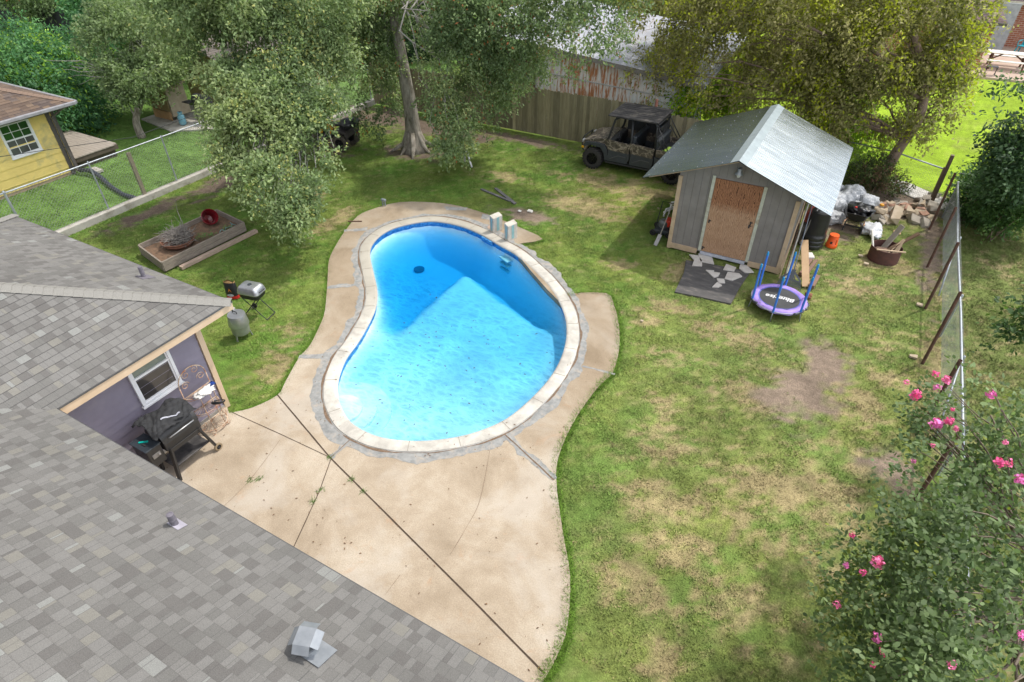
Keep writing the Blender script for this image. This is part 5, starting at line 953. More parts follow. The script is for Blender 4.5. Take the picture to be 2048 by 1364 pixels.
m = MB(); m.box((.66, W_/2, 1.0), (.22, W_-.14, .30)); m.build('dashboard', m_blk, U, bevel=.03)
for x in (1.18, 2.0):
    m = MB(); m.box((x, W_/2, .74), (.46, W_-.24, .16)); m.build('seat', m_blk2, U, bevel=.04)
    m = MB(); m.box((0, 0, 0), (.16, W_-.22, .66), Matrix.Translation((x+.27, W_/2, 1.10)) @ Matrix.Rotation(.18, 4, 'Y')); m.build('backrest', m_blk2, U, bevel=.04)
m = MB(); pts = [(.84+.06*math.sin(a_)*.5, .42+.17*math.cos(a_), 1.20+.17*math.sin(a_)) for a_ in np.linspace(0, 2*PI, 20)[:-1]]; m.tube(pts, .016, 6, closed=True); m.tube([(.68, .42, 1.08), (.84, .42, 1.20)], .02, 6); m.beam((.84, .27, 1.2), (.84, .57, 1.2), .03, .02); m.build('steering_wheel', m_blk, U, smooth=True)
m = MB(); m.tube([(1.45, .3, 1.0), (1.46, .32, 1.55)], .012, 5); m.tube([(1.43, .2, 1.3), (1.75, .1, 1.08)], .012, 5); m.build('seat_belt', m_blk, U)
def lump(name, mat, loc, size, seed, amp=.25, sub=2, freq=3.0, parent=None, flat=False, fold=0):
    """a crumpled bag-like body: displaced sphere"""
    bm = bmesh.new(); bmesh.ops.create_icosphere(bm, subdivisions=sub+1, radius=1.0); rnd = random.Random(seed); o3 = [Vector((rnd.uniform(-1, 1), rnd.uniform(-1, 1), rnd.uniform(-1, 1))).normalized() for _ in range(9)]; ph = [rnd.uniform(0, 6) for _ in range(9)]
    for q in bm.verts:
        d = q.co.normalized(); s_ = 0
        for i, o_ in enumerate(o3): s_ += math.sin(d.dot(o_)*freq*(1+.5*i)+ph[i])/(1+.45*i)
        k = 1+amp*s_/3
        if fold: k += fold*abs(math.sin(d.x*freq*3+ph[0]+d.z*2))-.5*fold
        p = d*k; p.x *= size[0]; p.y *= size[1]; p.z *= size[2]
        if flat and p.z < -size[2]*.75: p.z = -size[2]*.75
        q.co = p
    me = bpy.data.meshes.new(name); bm.to_mesh(me); bm.free(); me.materials.append(mat); me.polygons.foreach_set('use_smooth', [True]*len(me.polygons))
    o = bpy.data.objects.new(name, me); C.objects.link(o); o.location = loc
    if parent: o.parent = parent
    return o
tag(lump('bag', surf('lime_green_bag', (.42, .62, .10), (.30, .48, .08), 8, .6), (-5.35, 20.75, 1.06), (.26, .17, .12), 4, .3, flat=True), 'lime green crumpled bag lying in the bed of the camouflage buggy', 'bag')

# ---------------------------------------------------------------- quad bike, mostly behind leaves (nose to -x, -y)
Q = thing('quad_bike', 'muddy quad bike with yellow body panels half hidden behind the hanging leaves', 'quad bike', (-17.55, 17.75, 0), R(12))
m_mud = surf('muddy_tyre', (.085, .075, .055), (.035, .032, .028), 7, .95, bmp=.5, dirt=(.16, .14, .09), dirt_amt=.4); m_yel = surf('yellow_panel', (.62, .32, .02), None, 5, .4)
for sx in (0, -1.32):
    for sy, sd_ in ((-.42, -1), (.42, 1)): wheel(Q, sx, sy, .33, .26, sd_, tm=m_mud, rm=surf('black_spoke_rim', (.025, .025, .027), None, 5, .35, .3), lugs=16)
m = MB(); m.box((-.66, 0, .5), (1.1, .34, .28)); m.build('engine', m_blk, Q, bevel=.04)
for sx in (0, -1.32): m = MB(); m.yprism([(sx-.38, .56), (sx-.30, .76), (sx, .84), (sx+.30, .78), (sx+.36, .56), (sx+.30, .54), (sx+.22, .70), (sx-.22, .70), (sx-.32, .54)], -.52, .52); m.build('fender', surf('dark_brown_plastic', (.045, .038, .038), None, 6, .5), Q, bevel=.015)
m = MB(); m.yprism([(-1.0, .60), (-.95, .92), (-.6, .98), (-.45, .70)], -.20, .20); m.build('body_panel', m_yel, Q, bevel=.03)
m = MB(); m.box((-.42, -.30, .66), (.10, .14, .12)); m.box((-.9, -.3, .66), (.12, .14, .12)); m.build('side_panel', m_yel, Q, bevel=.02)
m = MB(); m.box((-.32, 0, .90), (.62, .28, .10)); m.build('seat', m_blk, Q, bevel=.04)
m = MB(); m.tube([(-1.0, -.38, 1.10), (-.95, -.2, 1.08), (-.95, .2, 1.08), (-1.0, .38, 1.10)], .016, 6); m.tube([(-.95, 0, .9), (-.95, 0, 1.08)], .03, 6); m.build('handlebar', m_blk, Q, smooth=True)
m = MB()
for y in (-.36, 0, .36): m.tube([(-.02, y, .88), (.42, y, .88)], .012, 6)
for x in (0, .2, .40): m.tube([(x, -.4, .88), (x, .4, .88)], .012, 6)
m.build('rear_rack', m_blk, Q)
tag(lump('bag', surf('black_bag_fabric', (.016, .017, .022), (.03, .032, .04), 8, .35), (-17.25, 17.75, 1.02), (.36, .42, .16), 9, .35), 'crumpled black bag strapped on the rack of the quad bike', 'bag')

# ---------------------------------------------------------------- toddler trampoline
T = thing('trampoline', 'small round trampoline with purple padding and six blue foam posts', 'trampoline', (-.40, 14.48, 0)); zt_ = .27; R0 = .67
m_pur = surf('purple_pad', (.36, .25, .66), (.29, .19, .55), 5, .6, bmp=.3, bscale=25, dirt=(.12, .10, .22), dirt_amt=.2)
def annulus(r0, r1, z0, z1, seg=48, wob=0): 
    m = MB(); vs = []
    for r_, z_ in ((r0, z0), (r0+(r1-r0)*.33, z1), (r0+(r1-r0)*.75, z1), (r1, z0-.01), (r1+.01, z0-.045)):
        for k in range(seg): a_ = 2*PI*k/seg; q = 1+wob*math.sin(a_*5+1)*.5+wob*math.sin(a_*11); vs.append((r_*q*math.cos(a_), r_*q*math.sin(a_), z_+wob*.5*math.sin(a_*13)))
    m.add(vs, [(j*seg+k, j*seg+(k+1) % seg, (j+1)*seg+(k+1) % seg, (j+1)*seg+k) for j in range(4) for k in range(seg)]); return m
annulus(R0-.17, R0, zt_, zt_+.028, wob=.012).build('padding', m_pur, T, smooth=True)
m = MB(); m.lathe([(R0-.185, zt_+.006), (R0-.155, zt_+.012)], 48); m.build('blue_piping', surf('blue_piping', (.10, .12, .45), None, 4, .6), T)
m = MB(); m.prism([((R0-.165)*math.cos(2*PI*k/48), (R0-.165)*math.sin(2*PI*k/48)) for k in range(48)], zt_-.01, zt_+.004); m.build('jumping_mat', surf('black_mat', (.045, .048, .05), (.032, .034, .036), 4, .55), T)
m = MB(); m.tube([(R0*math.cos(a_), R0*math.sin(a_), zt_-.02) for a_ in np.linspace(0, 2*PI, 49)[:-1]], .016, 8, closed=True); m.build('frame_ring', m_galv, T, smooth=True)
for k, a0 in enumerate((3.5, 5.4, 6.0)):
    m = MB(); m.tube([((R0+.005+.02*math.sin(j*1.3))*math.cos(a0+j*.06), (R0+.005)*math.sin(a0+j*.06), zt_-.02-.025*math.sin(j*.5))for j in range(9)], .03, 6); m.build('loose_skirt', surf('dark_grey_skirt', (.05, .055, .07), None, 7, .6), T, smooth=True)
m_bf = surf('blue_foam', (.045, .20, .72), (.035, .16, .60), 5, .5); m_bcap = surf('blue_cap', (.01, .28, .62), None, 5, .35)
for k in range(6):
    a_ = R(208+60*k); x, y = (R0+.0)*math.cos(a_), (R0+.0)*math.sin(a_); ox, oy = math.cos(a_), math.sin(a_)
    m = MB(); m.tube([(x+.05*ox, y+.05*oy, 0), (x, y, zt_+.02)], .014, 8); m.build('leg', m_galv, T, smooth=True)
    m = MB(); m.tube([(x, y, zt_-.03), (x+.015*ox, y+.015*oy, 1.18)], .027, 12); o = m.build('foam_post', m_bf, T, smooth=True, ang=50)
    m = MB(); m.lathe([(.030, 1.17), (.031, 1.21), (.02, 1.225), (.026, 1.245), (.016, 1.265), (0, 1.268)], 12, c=(x+.015*ox, y+.015*oy, 0)); m.build('post_cap', m_bcap, o, smooth=True)
tx_ = bpy.data.curves.new('mat_lettering', 'FONT'); tx_.body = 'Bluerise'; tx_.size = .215; tx_.align_x = 'CENTER'; tx_.align_y = 'CENTER'; tx_.extrude = .001; tx_.offset = .005; tx_.shear = .2
to = bpy.data.objects.new('mat_lettering', tx_); C.objects.link(to); bpy.context.view_layer.update()
dg = bpy.context.evaluated_depsgraph_get(); me = bpy.data.meshes.new_from_object(to.evaluated_get(dg)); C.objects.unlink(to); bpy.data.objects.remove(to)
me.materials.clear(); me.materials.append(surf('white_print', (.80, .80, .80), None, 5, .6)); to = bpy.data.objects.new('mat_lettering', me); C.objects.link(to); to.parent = T; to.location = (.02, .0, zt_+.007); to.rotation_euler = (0, 0, R(184))
m = MB(); m.beam((-.16, -.085, zt_+.006), (.20, -.10, zt_+.006), .012, .002); mo = m.build('mat_lettering', me.materials[0], T); mo.location = (0.04, .19, 0)

# ---------------------------------------------------------------- mat and flat stones before the shed door
m_rub = surf('cracked_rubber_mat', (.105, .100, .097), (.065, .063, .062), 3, .85, bmp=.5, stretch=(1, 2.5, 1), dirt=(.20, .175, .15), dirt_amt=.12)
q = [(-3.10, 15.60), (-2.95, 14.9), (-2.88, 13.86), (-2.2, 13.95), (-1.45, 14.02), (-1.43, 14.9), (-1.36, 15.85), (-2.2, 15.75)]
tag(MB().prism(smooth_loop(q, 1), -.02, .028).build('rubber_mat', m_rub), 'dark cracked rubber mat on the grass in front of the shed door', 'mat')
m_fs = surf('pale_flagstone', (.60, .57, .53), (.48, .45, .41), 5, .9, bmp=.3)
def px2(u, v, z=0.03):
    """ground point seen at a photo pixel (used only to read off positions)"""
    d = _rt2*((u-1024)/1221)-_u2*((v-682)/1221)+_f; t = (z-9.0)/d.z; return (d.x*t, d.y*t)
FS = [((1378, 510), (1388, 521), (1384, 532), (1404, 533), (1404, 523), (1396, 512)), ((1396, 508), (1404, 507), (1422, 509), (1428, 529), (1400, 524)), ((1452, 529), (1472, 536), (1468, 544), (1446, 540)), ((1480, 529), (1494, 532), (1508, 546), (1490, 546), (1478, 538)),
 ((1411, 541), (1428, 542), (1427, 556)), ((1428, 545), (1440, 547), (1436, 554), (1427, 556)), ((1455, 545), (1478, 548), (1484, 554), (1464, 562), (1449, 558)), ((1433, 558), (1448, 559), (1450, 567), (1437, 567)), ((1434, 565), (1444, 572), (1436, 576), (1424, 575))]
FL = ['large angular flagstone at the left of the mat top', 'biggest flagstone leaning against the shed base board', 'flat grey flagstone below the middle of the door sill', 'long white flagstone under the right end of the sill', 'triangular flagstone in the middle of the dark mat', 'small pale flagstone touching the triangular one on the mat', 'wide flagstone with a forked right edge on the mat', 'small square flagstone lower on the dark mat', 'lowest flagstone of those scattered on the dark mat']
for P_, lb in zip(FS, FL):
    pp = [px2(*c) for c in P_]; tag(MB().prism(pp, .024, .058).build('flagstone', m_fs, bevel=.006), lb, 'stone', 'flat stones in front of the shed')

# ---------------------------------------------------------------- things along the right side of the shed
def pole(name, label, cat, p, q, r_, mat, group=None):
    m = MB(); m.tube([p, q], r_, 8); return tag(m.build(name, mat, smooth=True, ang=50), label, cat, group)
m_pvc = surf('dull_white_pipe', (.50, .49, .45), (.36, .35, .31), 12, .6)
pole('metal_pole', 'speckled grey metal pole leaning against the right side of the shed', 'pole', (-.45, 15.75, .02), (-.52, 17.6, 2.0), .022, m_pvc)
pole('wood_pole', 'thin brown pole leaning at the right front corner of the shed', 'pole', (-.60, 15.9, .02), (-.60, 17.1, 1.9), .018, m_tan2)
pole('long_stick', 'long dark stick propped beside the shed corner', 'stick', (-.50, 16.0, .02), (-.58, 17.4, 1.7), .013, m_brl)
RK = thing('rake', 'big grey plastic leaf rake leaning head down by the shed corner', 'rake', (-.30, 15.62, 0)); m_rk = surf('grey_plastic', (.085, .095, .105), None, 6, .5)
m = MB(); Mr = Matrix.Translation((0, -.12, .03)) @ Matrix.Rotation(R(62), 4, 'X')
for k in range(23):
    x = (k-11)*.028; m.add([(x*.80-.008, .22, .0), (x*.80+.008, .22, 0), (x+.008, 0, 0), (x-.008, 0, 0), (x*.80-.008, .22, .006), (x*.80+.008, .22, .006), (x+.008, 0, .006), (x-.008, 0, .006)], [(0, 1, 2, 3), (4, 7, 6, 5), (0, 4, 5, 1), (2, 6, 7, 3), (1, 5, 6, 2), (0, 3, 7, 4)], Mr)
m.build('tines', m_rk, RK)
m = MB()
for a_, b_, w_ in (((-.25, .22), (0, .46), .045), ((.25, .22), (0, .46), .045), ((-.25, .22), (.25, .22), .03), ((0, .22), (0, .50), .10), ((-.29, .08), (.29, .08), .012), ((-.10, .22), (0, .42), .02), ((.10, .22), (0, .42), .02)):
    p = Mr @ Vector((a_[0], a_[1], .003)); q2 = Mr @ Vector((b_[0], b_[1], .003)); m.beam(p, q2, w_, .012, (0, -.8, .5))
m.build('rake_head', m_rk, RK)
m = MB(); p = Mr @ Vector((0, .45, 0)); m.tube([p, (-.12, 1.9, 1.75)], .014, 8); m.build('handle', surf('blue_grey_handle', (.20, .23, .28), None, 6, .4, .3), RK, smooth=True)
m = MB(); m.beam((.10, 15.75, .05), (-.30, 16.75, .85), .03, .18, (1, 0, 0)); tag(m.build('board', surf('fresh_tan_board', (.56, .38, .22), (.48, .32, .18), 4, .8)), 'wide fresh tan board leaning beside the leaf rake', 'board')
for i, (x0, y0, x1, y1, w_, z_, lb) in enumerate(((-.12, 16.3, .02, 17.25, .09, .07, 'short reddish timber lying nearest the tan board'), (-.0, 16.25, .14, 17.2, .08, .07, 'second reddish timber lying right of the first'), (.22, 15.75, .28, 16.35, .16, .08, 'short thick weathered timber offcut on the grass by the trampoline'))):
    m = MB(); m.beam((x0, y0, z_), (x1, y1, z_+.02), w_, .10); tag(m.build('timber', surf('red_brown_timber', (.24, .14, .10), (.17, .11, .08), 6, .9, bmp=.3), bevel=.008), lb, 'timber', 'timber scraps beside the shed')
m = MB(); m.box((0, 0, 0), (.30, .24, .07), Matrix.Translation((-.10, 17.25, .17)) @ Matrix.Rotation(.5, 4, 'Z') @ Matrix.Rotation(.15, 4, 'X')); tag(m.build('broken_slab', m_fs, bevel=.02), 'broken grey slab lying on the timbers below the black barrel', 'stone')
tag(lump('dead_plant', surf('rust_plant', (.16, .06, .035), (.24, .11, .06), 20, .95), (.22, 15.25, .08), (.10, .10, .08), 5, .6), 'small clump of dead rust brown plant beside the trampoline', 'dead plant')
# black plastic rain barrel
bc = thing('barrel', 'tall black plastic barrel with ribbed bands standing right of the shed', 'barrel', (-.12, 18.25, 0)); m = MB()
m.lathe([(0, .01), (.29, .01), (.315, .05), (.315, .12), (.300, .14), (.320, .17), (.320, .26), (.302, .28), (.318, .31), (.315, .40), (.298, .42), (.295, .50), (.275, .9), (.262, 1.06), (.272, 1.09), (.265, 1.12), (.18, 1.13), (.17, 1.09), (0, 1.09)], 32); m.build('shell', surf('shiny_black_plastic', (.016, .017, .018), (.026, .027, .028), 5, .32), bc, smooth=True, ang=50)
m = MB(); m.box((.02, -.02, 1.10), (.17, .30, .03)); m.build('lid_hatch', m_blk2, bc, bevel=.01)
bk = thing('bucket', 'bright orange plastic bucket upside down beside the black barrel', 'bucket', (.40, 18.50, 0)); m = MB()
m.lathe([(.160, 0), (.165, .03), (.160, .06), (.158, .09), (.148, .10), (.135, .36), (.130, .375), (0, .378)], 28); m.build('shell', surf('orange_plastic', (.88, .115, .015), None, 5, .4), bk, smooth=True, ang=45)
m = MB(); m.box((-.02, -.150, .17), (.06, .006, .07), Matrix.Identity(4)); m.box((.10, -.118, .2), (.01, .006, .16)); m.build('printed_mark', m_dark, bk)
# red machine and junk between barrel and shed
m = MB(); m.tube([(-.40, 18.35, .78), (-.32, 19.1, .78)], .17, 16); tag(m.build('gas_cylinder', surf('dull_red_paint', (.40, .07, .045), (.26, .05, .035), 7, .6), smooth=True, ang=40), 'dull red cylinder lying behind the black barrel by the shed wall', 'cylinder')
m = MB(); m.box((-.36, 18.7, .30), (.35, 1.0, .58)); tag(m.build('crate', surf('faded_grey_junk', (.20, .19, .17), None, 7, .9), bevel=.03), 'faded grey crate holding the red cylinder beside the shed', 'crate')
m = MB(); m.tube([(-.42, 18.0, .1), (-.32, 18.1, .9), (-.22, 18.3, 1.25), (-.40, 18.9, 1.45)], .022, 8); tag(m.build('bent_hose', surf('grey_hose', (.33, .32, .31), None, 5, .7), smooth=True), 'bent grey hose hooped over the red cylinder', 'hose')
# wheelbarrow
WB = thing('wheelbarrow', 'black wheelbarrow full of black plastic sheeting by the rubble pile', 'wheelbarrow', (.85, 19.95, 0), R(-4)); m = MB()
def tray(zb, zt2, bx, by, tx2, ty2, th=.012, cy=0, r_=.12):
    def ro(w_, d_, q): 
        out = []
        for cx, cy2, a0 in ((w_/2-q, d_/2-q, 0), (-w_/2+q, d_/2-q, PI/2), (-w_/2+q, -d_/2+q, PI), (w_/2-q, -d_/2+q, 1.5*PI)):
            for j in range(5): a_ = a0+PI/2*j/4; out.append((cx+q*math.cos(a_), cy2+q*math.sin(a_)))
        return out
    L = [(ro(bx, by, r_*.8), zb), (ro(tx2, ty2, r_), zt2), (ro(tx2+.03, ty2+.03, r_), zt2), (ro(tx2-.0, ty2-.0, r_), zt2-.012), (ro(bx-.02, by-.02, r_*.8), zb+th)]
    mm = MB(); vs = []; 
    for P_, z_ in L: vs += [(p[0], p[1]+cy, z_) for p in P_]
    fs = [(j*20+k, j*20+(k+1) % 20, (j+1)*20+(k+1) % 20, (j+1)*20+k) for j in range(4) for k in range(20)]+[tuple(range(80, 100)), tuple(range(19, -1, -1))]
    mm.add(vs, fs); return mm
tray(.40, .68, .42, .55, .68, .92).build('tray', m_blk, WB, smooth=True, ang=40)
for sx in (-1, 1): 
    m = MB(); m.tube([(sx*.27, -.75, .52), (sx*.24, -.2, .40), (sx*.10, .55, .22)], .02, 8); m.build('handle', surf('tan_handle', (.45, .27, .16), None, 6, .7), WB)
    m = MB(); m.tube([(sx*.24, -.12, .40), (sx*.26, -.30, .02)], .018, 8); m.build('leg', m_blk, WB)
m = MB(); m.beam((-.27, -.24, .20), (.27, -.24, .20), .03, .05); m.build('cross_brace', m_blk, WB)
wheel(WB, 0, .62, .19, .09, 1, lugs=12)
m_bag = surf('black_sheeting', (.014, .015, .017), (.03, .031, .034), 9, .28)
tag(lump('plastic_sheet', m_bag, (.85, 19.95, .64), (.30, .40, .16), 12, .55, 3, 4.5, fold=.2), 'crumpled black plastic sheeting heaped in the wheelbarrow', 'plastic sheet')
tag(lump('red_scrap', surf('red_plastic', (.62, .03, .02), None, 5, .4), (.72, 19.72, .80), (.045, .035, .03), 2, .2, 1), 'small red plastic piece on the black sheeting', 'scrap')
m_cl, n, l, b = new_mat('clear_plastic_bag'); v = coords(n, l); t = noise(n, l, v, 9, 6, .7, 1.5); r = ramp(n, [(.35, (.30, .32, .34)), (.65, (.60, .62, .64))]); l.new(t.outputs['Fac'], r.inputs['Fac']); l.new(r.outputs['Color'], b.inputs['Base Color']); b.inputs['Roughness'].default_value = .25; bump(n, l, b, t.outputs['Fac'], .9, .04)
for (x, y, s_, sd_, lb) in ((.15, 21.0, (.36, .36, .34), 3, 'clear rubbish bag partly under the metal shed roof'), (.55, 21.6, (.42, .36, .40), 4, 'tallest clear rubbish bag at the back of the heap'), (1.05, 21.4, (.33, .30, .33), 5, 'clear rubbish bag at the right of the heap'), (.85, 20.85, (.36, .30, .28), 6, 'clear rubbish bag directly behind the wheelbarrow'), (.20, 20.15, (.34, .28, .22), 7, 'low clear rubbish bag left of the wheelbarrow'), (-.1, 21.9, (.36, .36, .32), 8, 'clear rubbish bag hidden deepest behind the shed')):
    tag(lump('rubbish_bag', m_cl, (x, y, s_[2]*.72), s_, sd_, .30, 3, 4.0, flat=True, fold=.12), lb, 'rubbish bag', 'clear rubbish bags behind the shed')
tag(lump('plastic_sheet', surf('white_silver_sheet', (.66, .68, .70), (.45, .47, .49), 7, .35, bmp=.6, bscale=14), (1.38, 19.95, .10), (.30, .48, .16), 23, .45, 3, 4, fold=.15), 'white silvery plastic sheet spilled right of the wheelbarrow', 'plastic sheet')
# rubble
m_rub1 = surf('broken_concrete', (.40, .36, .30), (.28, .25, .21), 5, .95, bmp=.6, bscale=30); m_rub2 = surf('pinkish_brick_rubble', (.38, .23, .16), (.30, .18, .13), 5, .95, bmp=.6, bscale=30); m_rub3 = surf('tan_rubble', (.46, .38, .28), (.36, .29, .2), 5, .95, bmp=.5, bscale=30)
def chunk(seed, s_):
    rnd = random.Random(seed); bm = bmesh.new(); pts = [bm.verts.new((rnd.uniform(-1, 1)*s_[0], rnd.uniform(-1, 1)*s_[1], rnd.uniform(-1, 1)*s_[2])) for _ in range(8)]
    for sx in (-1, 1):
        for sy in (-1, 1):
            for sz in (-1, 1):
                if rnd.random() < .8: bm.verts.new((sx*s_[0]*rnd.uniform(.7, 1), sy*s_[1]*rnd.uniform(.7, 1), sz*s_[2]*rnd.uniform(.8, 1)))
    r_ = bmesh.ops.convex_hull(bm, input=bm.verts); bmesh.ops.delete(bm, geom=[g for g in r_['geom_interior'] if isinstance(g, bmesh.types.BMVert)], context='VERTS')
    me = bpy.data.meshes.new('rubble'); bm.to_mesh(me); bm.free(); return me
rnd = random.Random(21); protos = []
for k in range(14): me = chunk(k, (.17, .12, .085)); me.materials.append((m_rub1, m_rub3, m_rub1, m_rub2, m_rub3)[k % 5]); protos.append(me)
cnt = 0
for k in range(64):
    t = rnd.random(); x = 1.35+1.75*t+rnd.gauss(0, .10); y = 21.45+1.0*t+rnd.gauss(0, .42); lay = max(0, 1-abs((y-21.5-1.0*t))/.7); z = .05+rnd.random()*.26*lay
    if (x > 2.80 and y < 21.6) or y < 20.5: continue
    o = bpy.data.objects.new('rubble_chunk', protos[k % 14]); C.objects.link(o); s_ = rnd.uniform(.6, 1.25); o.location = (x, y, z); o.rotation_euler = (rnd.uniform(-.5, .5), rnd.uniform(-.5, .5), rnd.uniform(0, 6.3)); o.scale = (s_, s_, s_)
    tag(o, ('grey concrete chunk', 'tan concrete chunk', 'grey concrete chunk', 'reddish brick chunk', 'tan concrete chunk')[(k % 14) % 5]+' among the rubble pile at the rear corner', 'rubble', 'chunks of the rubble pile')
o = bpy.data.objects.new('rubble_chunk', chunk(99, (.17, .32, .12))); o.data.materials.append(m_rub3); C.objects.link(o); o.location = (1.92, 21.15, .22); o.rotation_euler = (.4, .1, .0); tag(o, 'largest long tan block standing on the front of the rubble pile', 'rubble')
o = bpy.data.objects.new('rubble_chunk', chunk(98, (.28, .13, .09))); o.data.materials.append(m_rub3); C.objects.link(o); o.location = (1.45, 21.3, .22); o.rotation_euler = (.2, .1, -.3); tag(o, 'flat tan block with an orange scrap on it in the rubble pile', 'rubble')
tag(lump('orange_scrap', surf('orange_scrap', (.80, .36, .02), None, 5, .5), (1.45, 21.35, .36), (.07, .06, .04), 3, .5, 1), 'small orange scrap lying on the rubble pile', 'scrap')
m = MB(); m.box((2.06, 20.35, .012), (.2, .2, .012), None); tag(m.build('paper_scrap', surf('peach_scrap', (.72, .48, .27), None, 5, .8)), 'small peach coloured square on the grass before the rubble', 'scrap')
# white gravel strip behind the corner
gv = MB(); gv.prism(smooth_loop([(2.0, 23.6), (3.0, 22.95), (3.6, 22.7), (3.9, 23.3), (2.9, 24.0), (2.1, 24.6), (1.6, 24.4)], 3), -.05, .035); tag(gv.build('gravel', surf('white_gravel', (.62, .60, .56), (.34, .32, .29), 16, .95, bmp=.8, bscale=30)), 'strip of pale gravel beyond the rubble pile', 'gravel', kind='stuff')
# fire pit ring with scrap wood
FP = thing('fire_pit', 'rusty brown steel fire ring on the worn grass near the right fence', 'fire pit', (1.78, 18.42, 0)); m = MB(); m.lathe([(.40, 0), (.40, .40), (.385, .40), (.385, .02)], 40); m.lathe([(0, .05), (.385, .04)], 40)
m.build('ring', surf('rusted_steel', (.120, .050, .040), (.075, .035, .03), 6, .85, bmp=.2), FP, smooth=True, ang=40)
fl = [((-.28, -.05, .15), (-.52, .02, .78), .09, .03, 'short white painted board sticking up left in the fire ring', m_white), ((-.1, .1, .2), (.18, .32, .95), .17, .035, 'widest grey board standing in the fire ring', surf('grey_board_wood', (.38, .34, .28), None, 5, .9)), ((.02, -.05, .30), (.62, .25, .85), .11, .05, 'dark brown board pointing out right from the fire ring', surf('dark_board', (.16, .10, .06), None, 5, .9)),
 ((.05, -.2, .25), (.30, .15, .62), .03, .02, 'thin lath nearest the dark board in the fire ring', m_tan2), ((.18, -.15, .25), (.33, .1, .66), .07, .02, 'light tan slat at the right of the fire ring', m_tan2), ((-.25, -.33, .40), (.46, -.18, .42), .05, .03, 'tan lath lying across the front rim of the fire ring', m_tan2), ((.25, -.2, .2), (.34, .14, .60), .04, .02, 'pale stick by the right wall of the fire ring', m_tan2)]
for p, q, w_, h_, lb, mt in fl: m = MB(); m.beam((1.78+p[0], 18.42+p[1], p[2]), (1.78+q[0], 18.42+q[1], q[2]), w_, h_); tag(m.build('scrap_board', mt, bevel=.003), lb, 'board', 'scrap wood in the fire pit')
tag(lump('ash_heap', surf('brown_ash', (.22, .14, .10), (.12, .08, .06), 14, .95, bmp=.7), (1.72, 18.35, .18), (.28, .25, .14), 31, .4), 'heap of brown leaves and ash inside the fire ring', 'ash')
for (x, y, s_, lb) in ((1.22, 18.25, .085, 'pinkish white stone left of the fire ring'), (1.40, 17.85, .09, 'flat grey stone in front of the fire ring'), (2.78, 16.3, .10, 'white stone at the foot of the third rusty pipe post'), (2.72, 13.9, .11, 'white stone at the foot of the fourth rusty pipe post'), (-8.45, 16.2, .11, 'larger white rock on the bare patch beyond the pool'), (-8.75, 16.05, .08, 'smaller pale rock beside the larger white rock beyond the pool'), (-4.87, 18.4, .05, 'little white stone on the grass left of the shed'), (-3.20, 12.2, .05, 'small beige stone in the grass right of the pool')):
    o = bpy.data.objects.new('stone', chunk(int(x*100+500), (s_*.8, s_*.65, s_*.22))); o.data.materials.append(m_rub3 if s_ < .06 or x > 1 else m_white); C.objects.link(o); o.location = (x, y, .03); tag(o, lb, 'stone')

# ---------------------------------------------------------------- left side of the shed: pool pump pipes, mower, trowel shovel
PP = thing('pool_pump_pipes', 'white plumbing pipes and valve of the pool pump at the left shed wall', 'pipes', (-4.15, 17.9, 0)); m = MB()
m.tube([(.15, .6, .2), (.05, .5, .75)], .055, 12); m.tube([(.12, .55, .82), (.02, .45, .55)], .075, 12); m.tube([(-.02, .3, .5), (-.22, .15, .5), (-.24, .1, .12)], .03, 10); m.tube([(-.05, .32, .35), (-.3, -.1, .35), (-.34, -.12, .1)], .03, 10); m.tube([(.1, .5, .35), (-.38, -.05, .2)], .028, 10); m.build('pipework', m_whp, PP, smooth=True, ang=50)
m = MB(); m.lathe([(0, 0), (.2, 0), (.22, .1), (.22, .7), (.1, .82), (0, .84)], 20, c=(.12, .15, 0)); m.build('filter_tank', surf('pale_green_tank', (.50, .56, .50), None, 5, .5), PP, smooth=True, ang=40)
MW = thing('lawn_mower', 'red and black push mower parked against the left side of the shed', 'lawn mower', (-4.22, 16.9, 0), R(4)); m = MB(); m.box((0, 0, .15), (.46, .60, .14)); m.build('deck', m_blk2, MW, bevel=.04)
for sx in (-.24, .24):
    for sy in (-.28, .26): wheel(MW, sx, sy, .10, .05, 1, lugs=10)
m = MB(); m.lathe([(0, .22), (.15, .22), (.16, .38), (.11, .44), (0, .45)], 18); m.build('engine', surf('grey_engine', (.20, .21, .21), None, 12, .5, .4), MW, smooth=True, ang=40)
m = MB(); m.box((.12, .05, .36), (.20, .30, .22)); m.build('fuel_tank', surf('bright_red_plastic', (.68, .045, .02), None, 5, .4), MW, bevel=.04)
m = MB(); m.tube([(-.2, -.2, .2), (-.22, .45, .8), (.2, .45, .8), (.2, -.2, .2)], .014, 8); m.build('handle', m_blk, MW, smooth=True)
SH = thing('shovel', 'grey drain spade leaning blade down at the left front corner of the shed', 'shovel', (-4.10, 16.15, 0)); m = MB(); m.beam((-.05, -.15, .02), (0, .05, .30), .11, .008, (0, -1, .6)); m.build('blade', surf('worn_steel', (.35, .34, .33), None, 9, .5, .4), SH)
m = MB(); m.tube([(0, .05, .30), (.10, .5, 1.1)], .016, 8); m.tube([(.0, .5, 1.1), (.2, .5, 1.12)], .016, 8); m.build('handle', surf('ash_handle', (.36, .33, .28), None, 8, .8), SH)

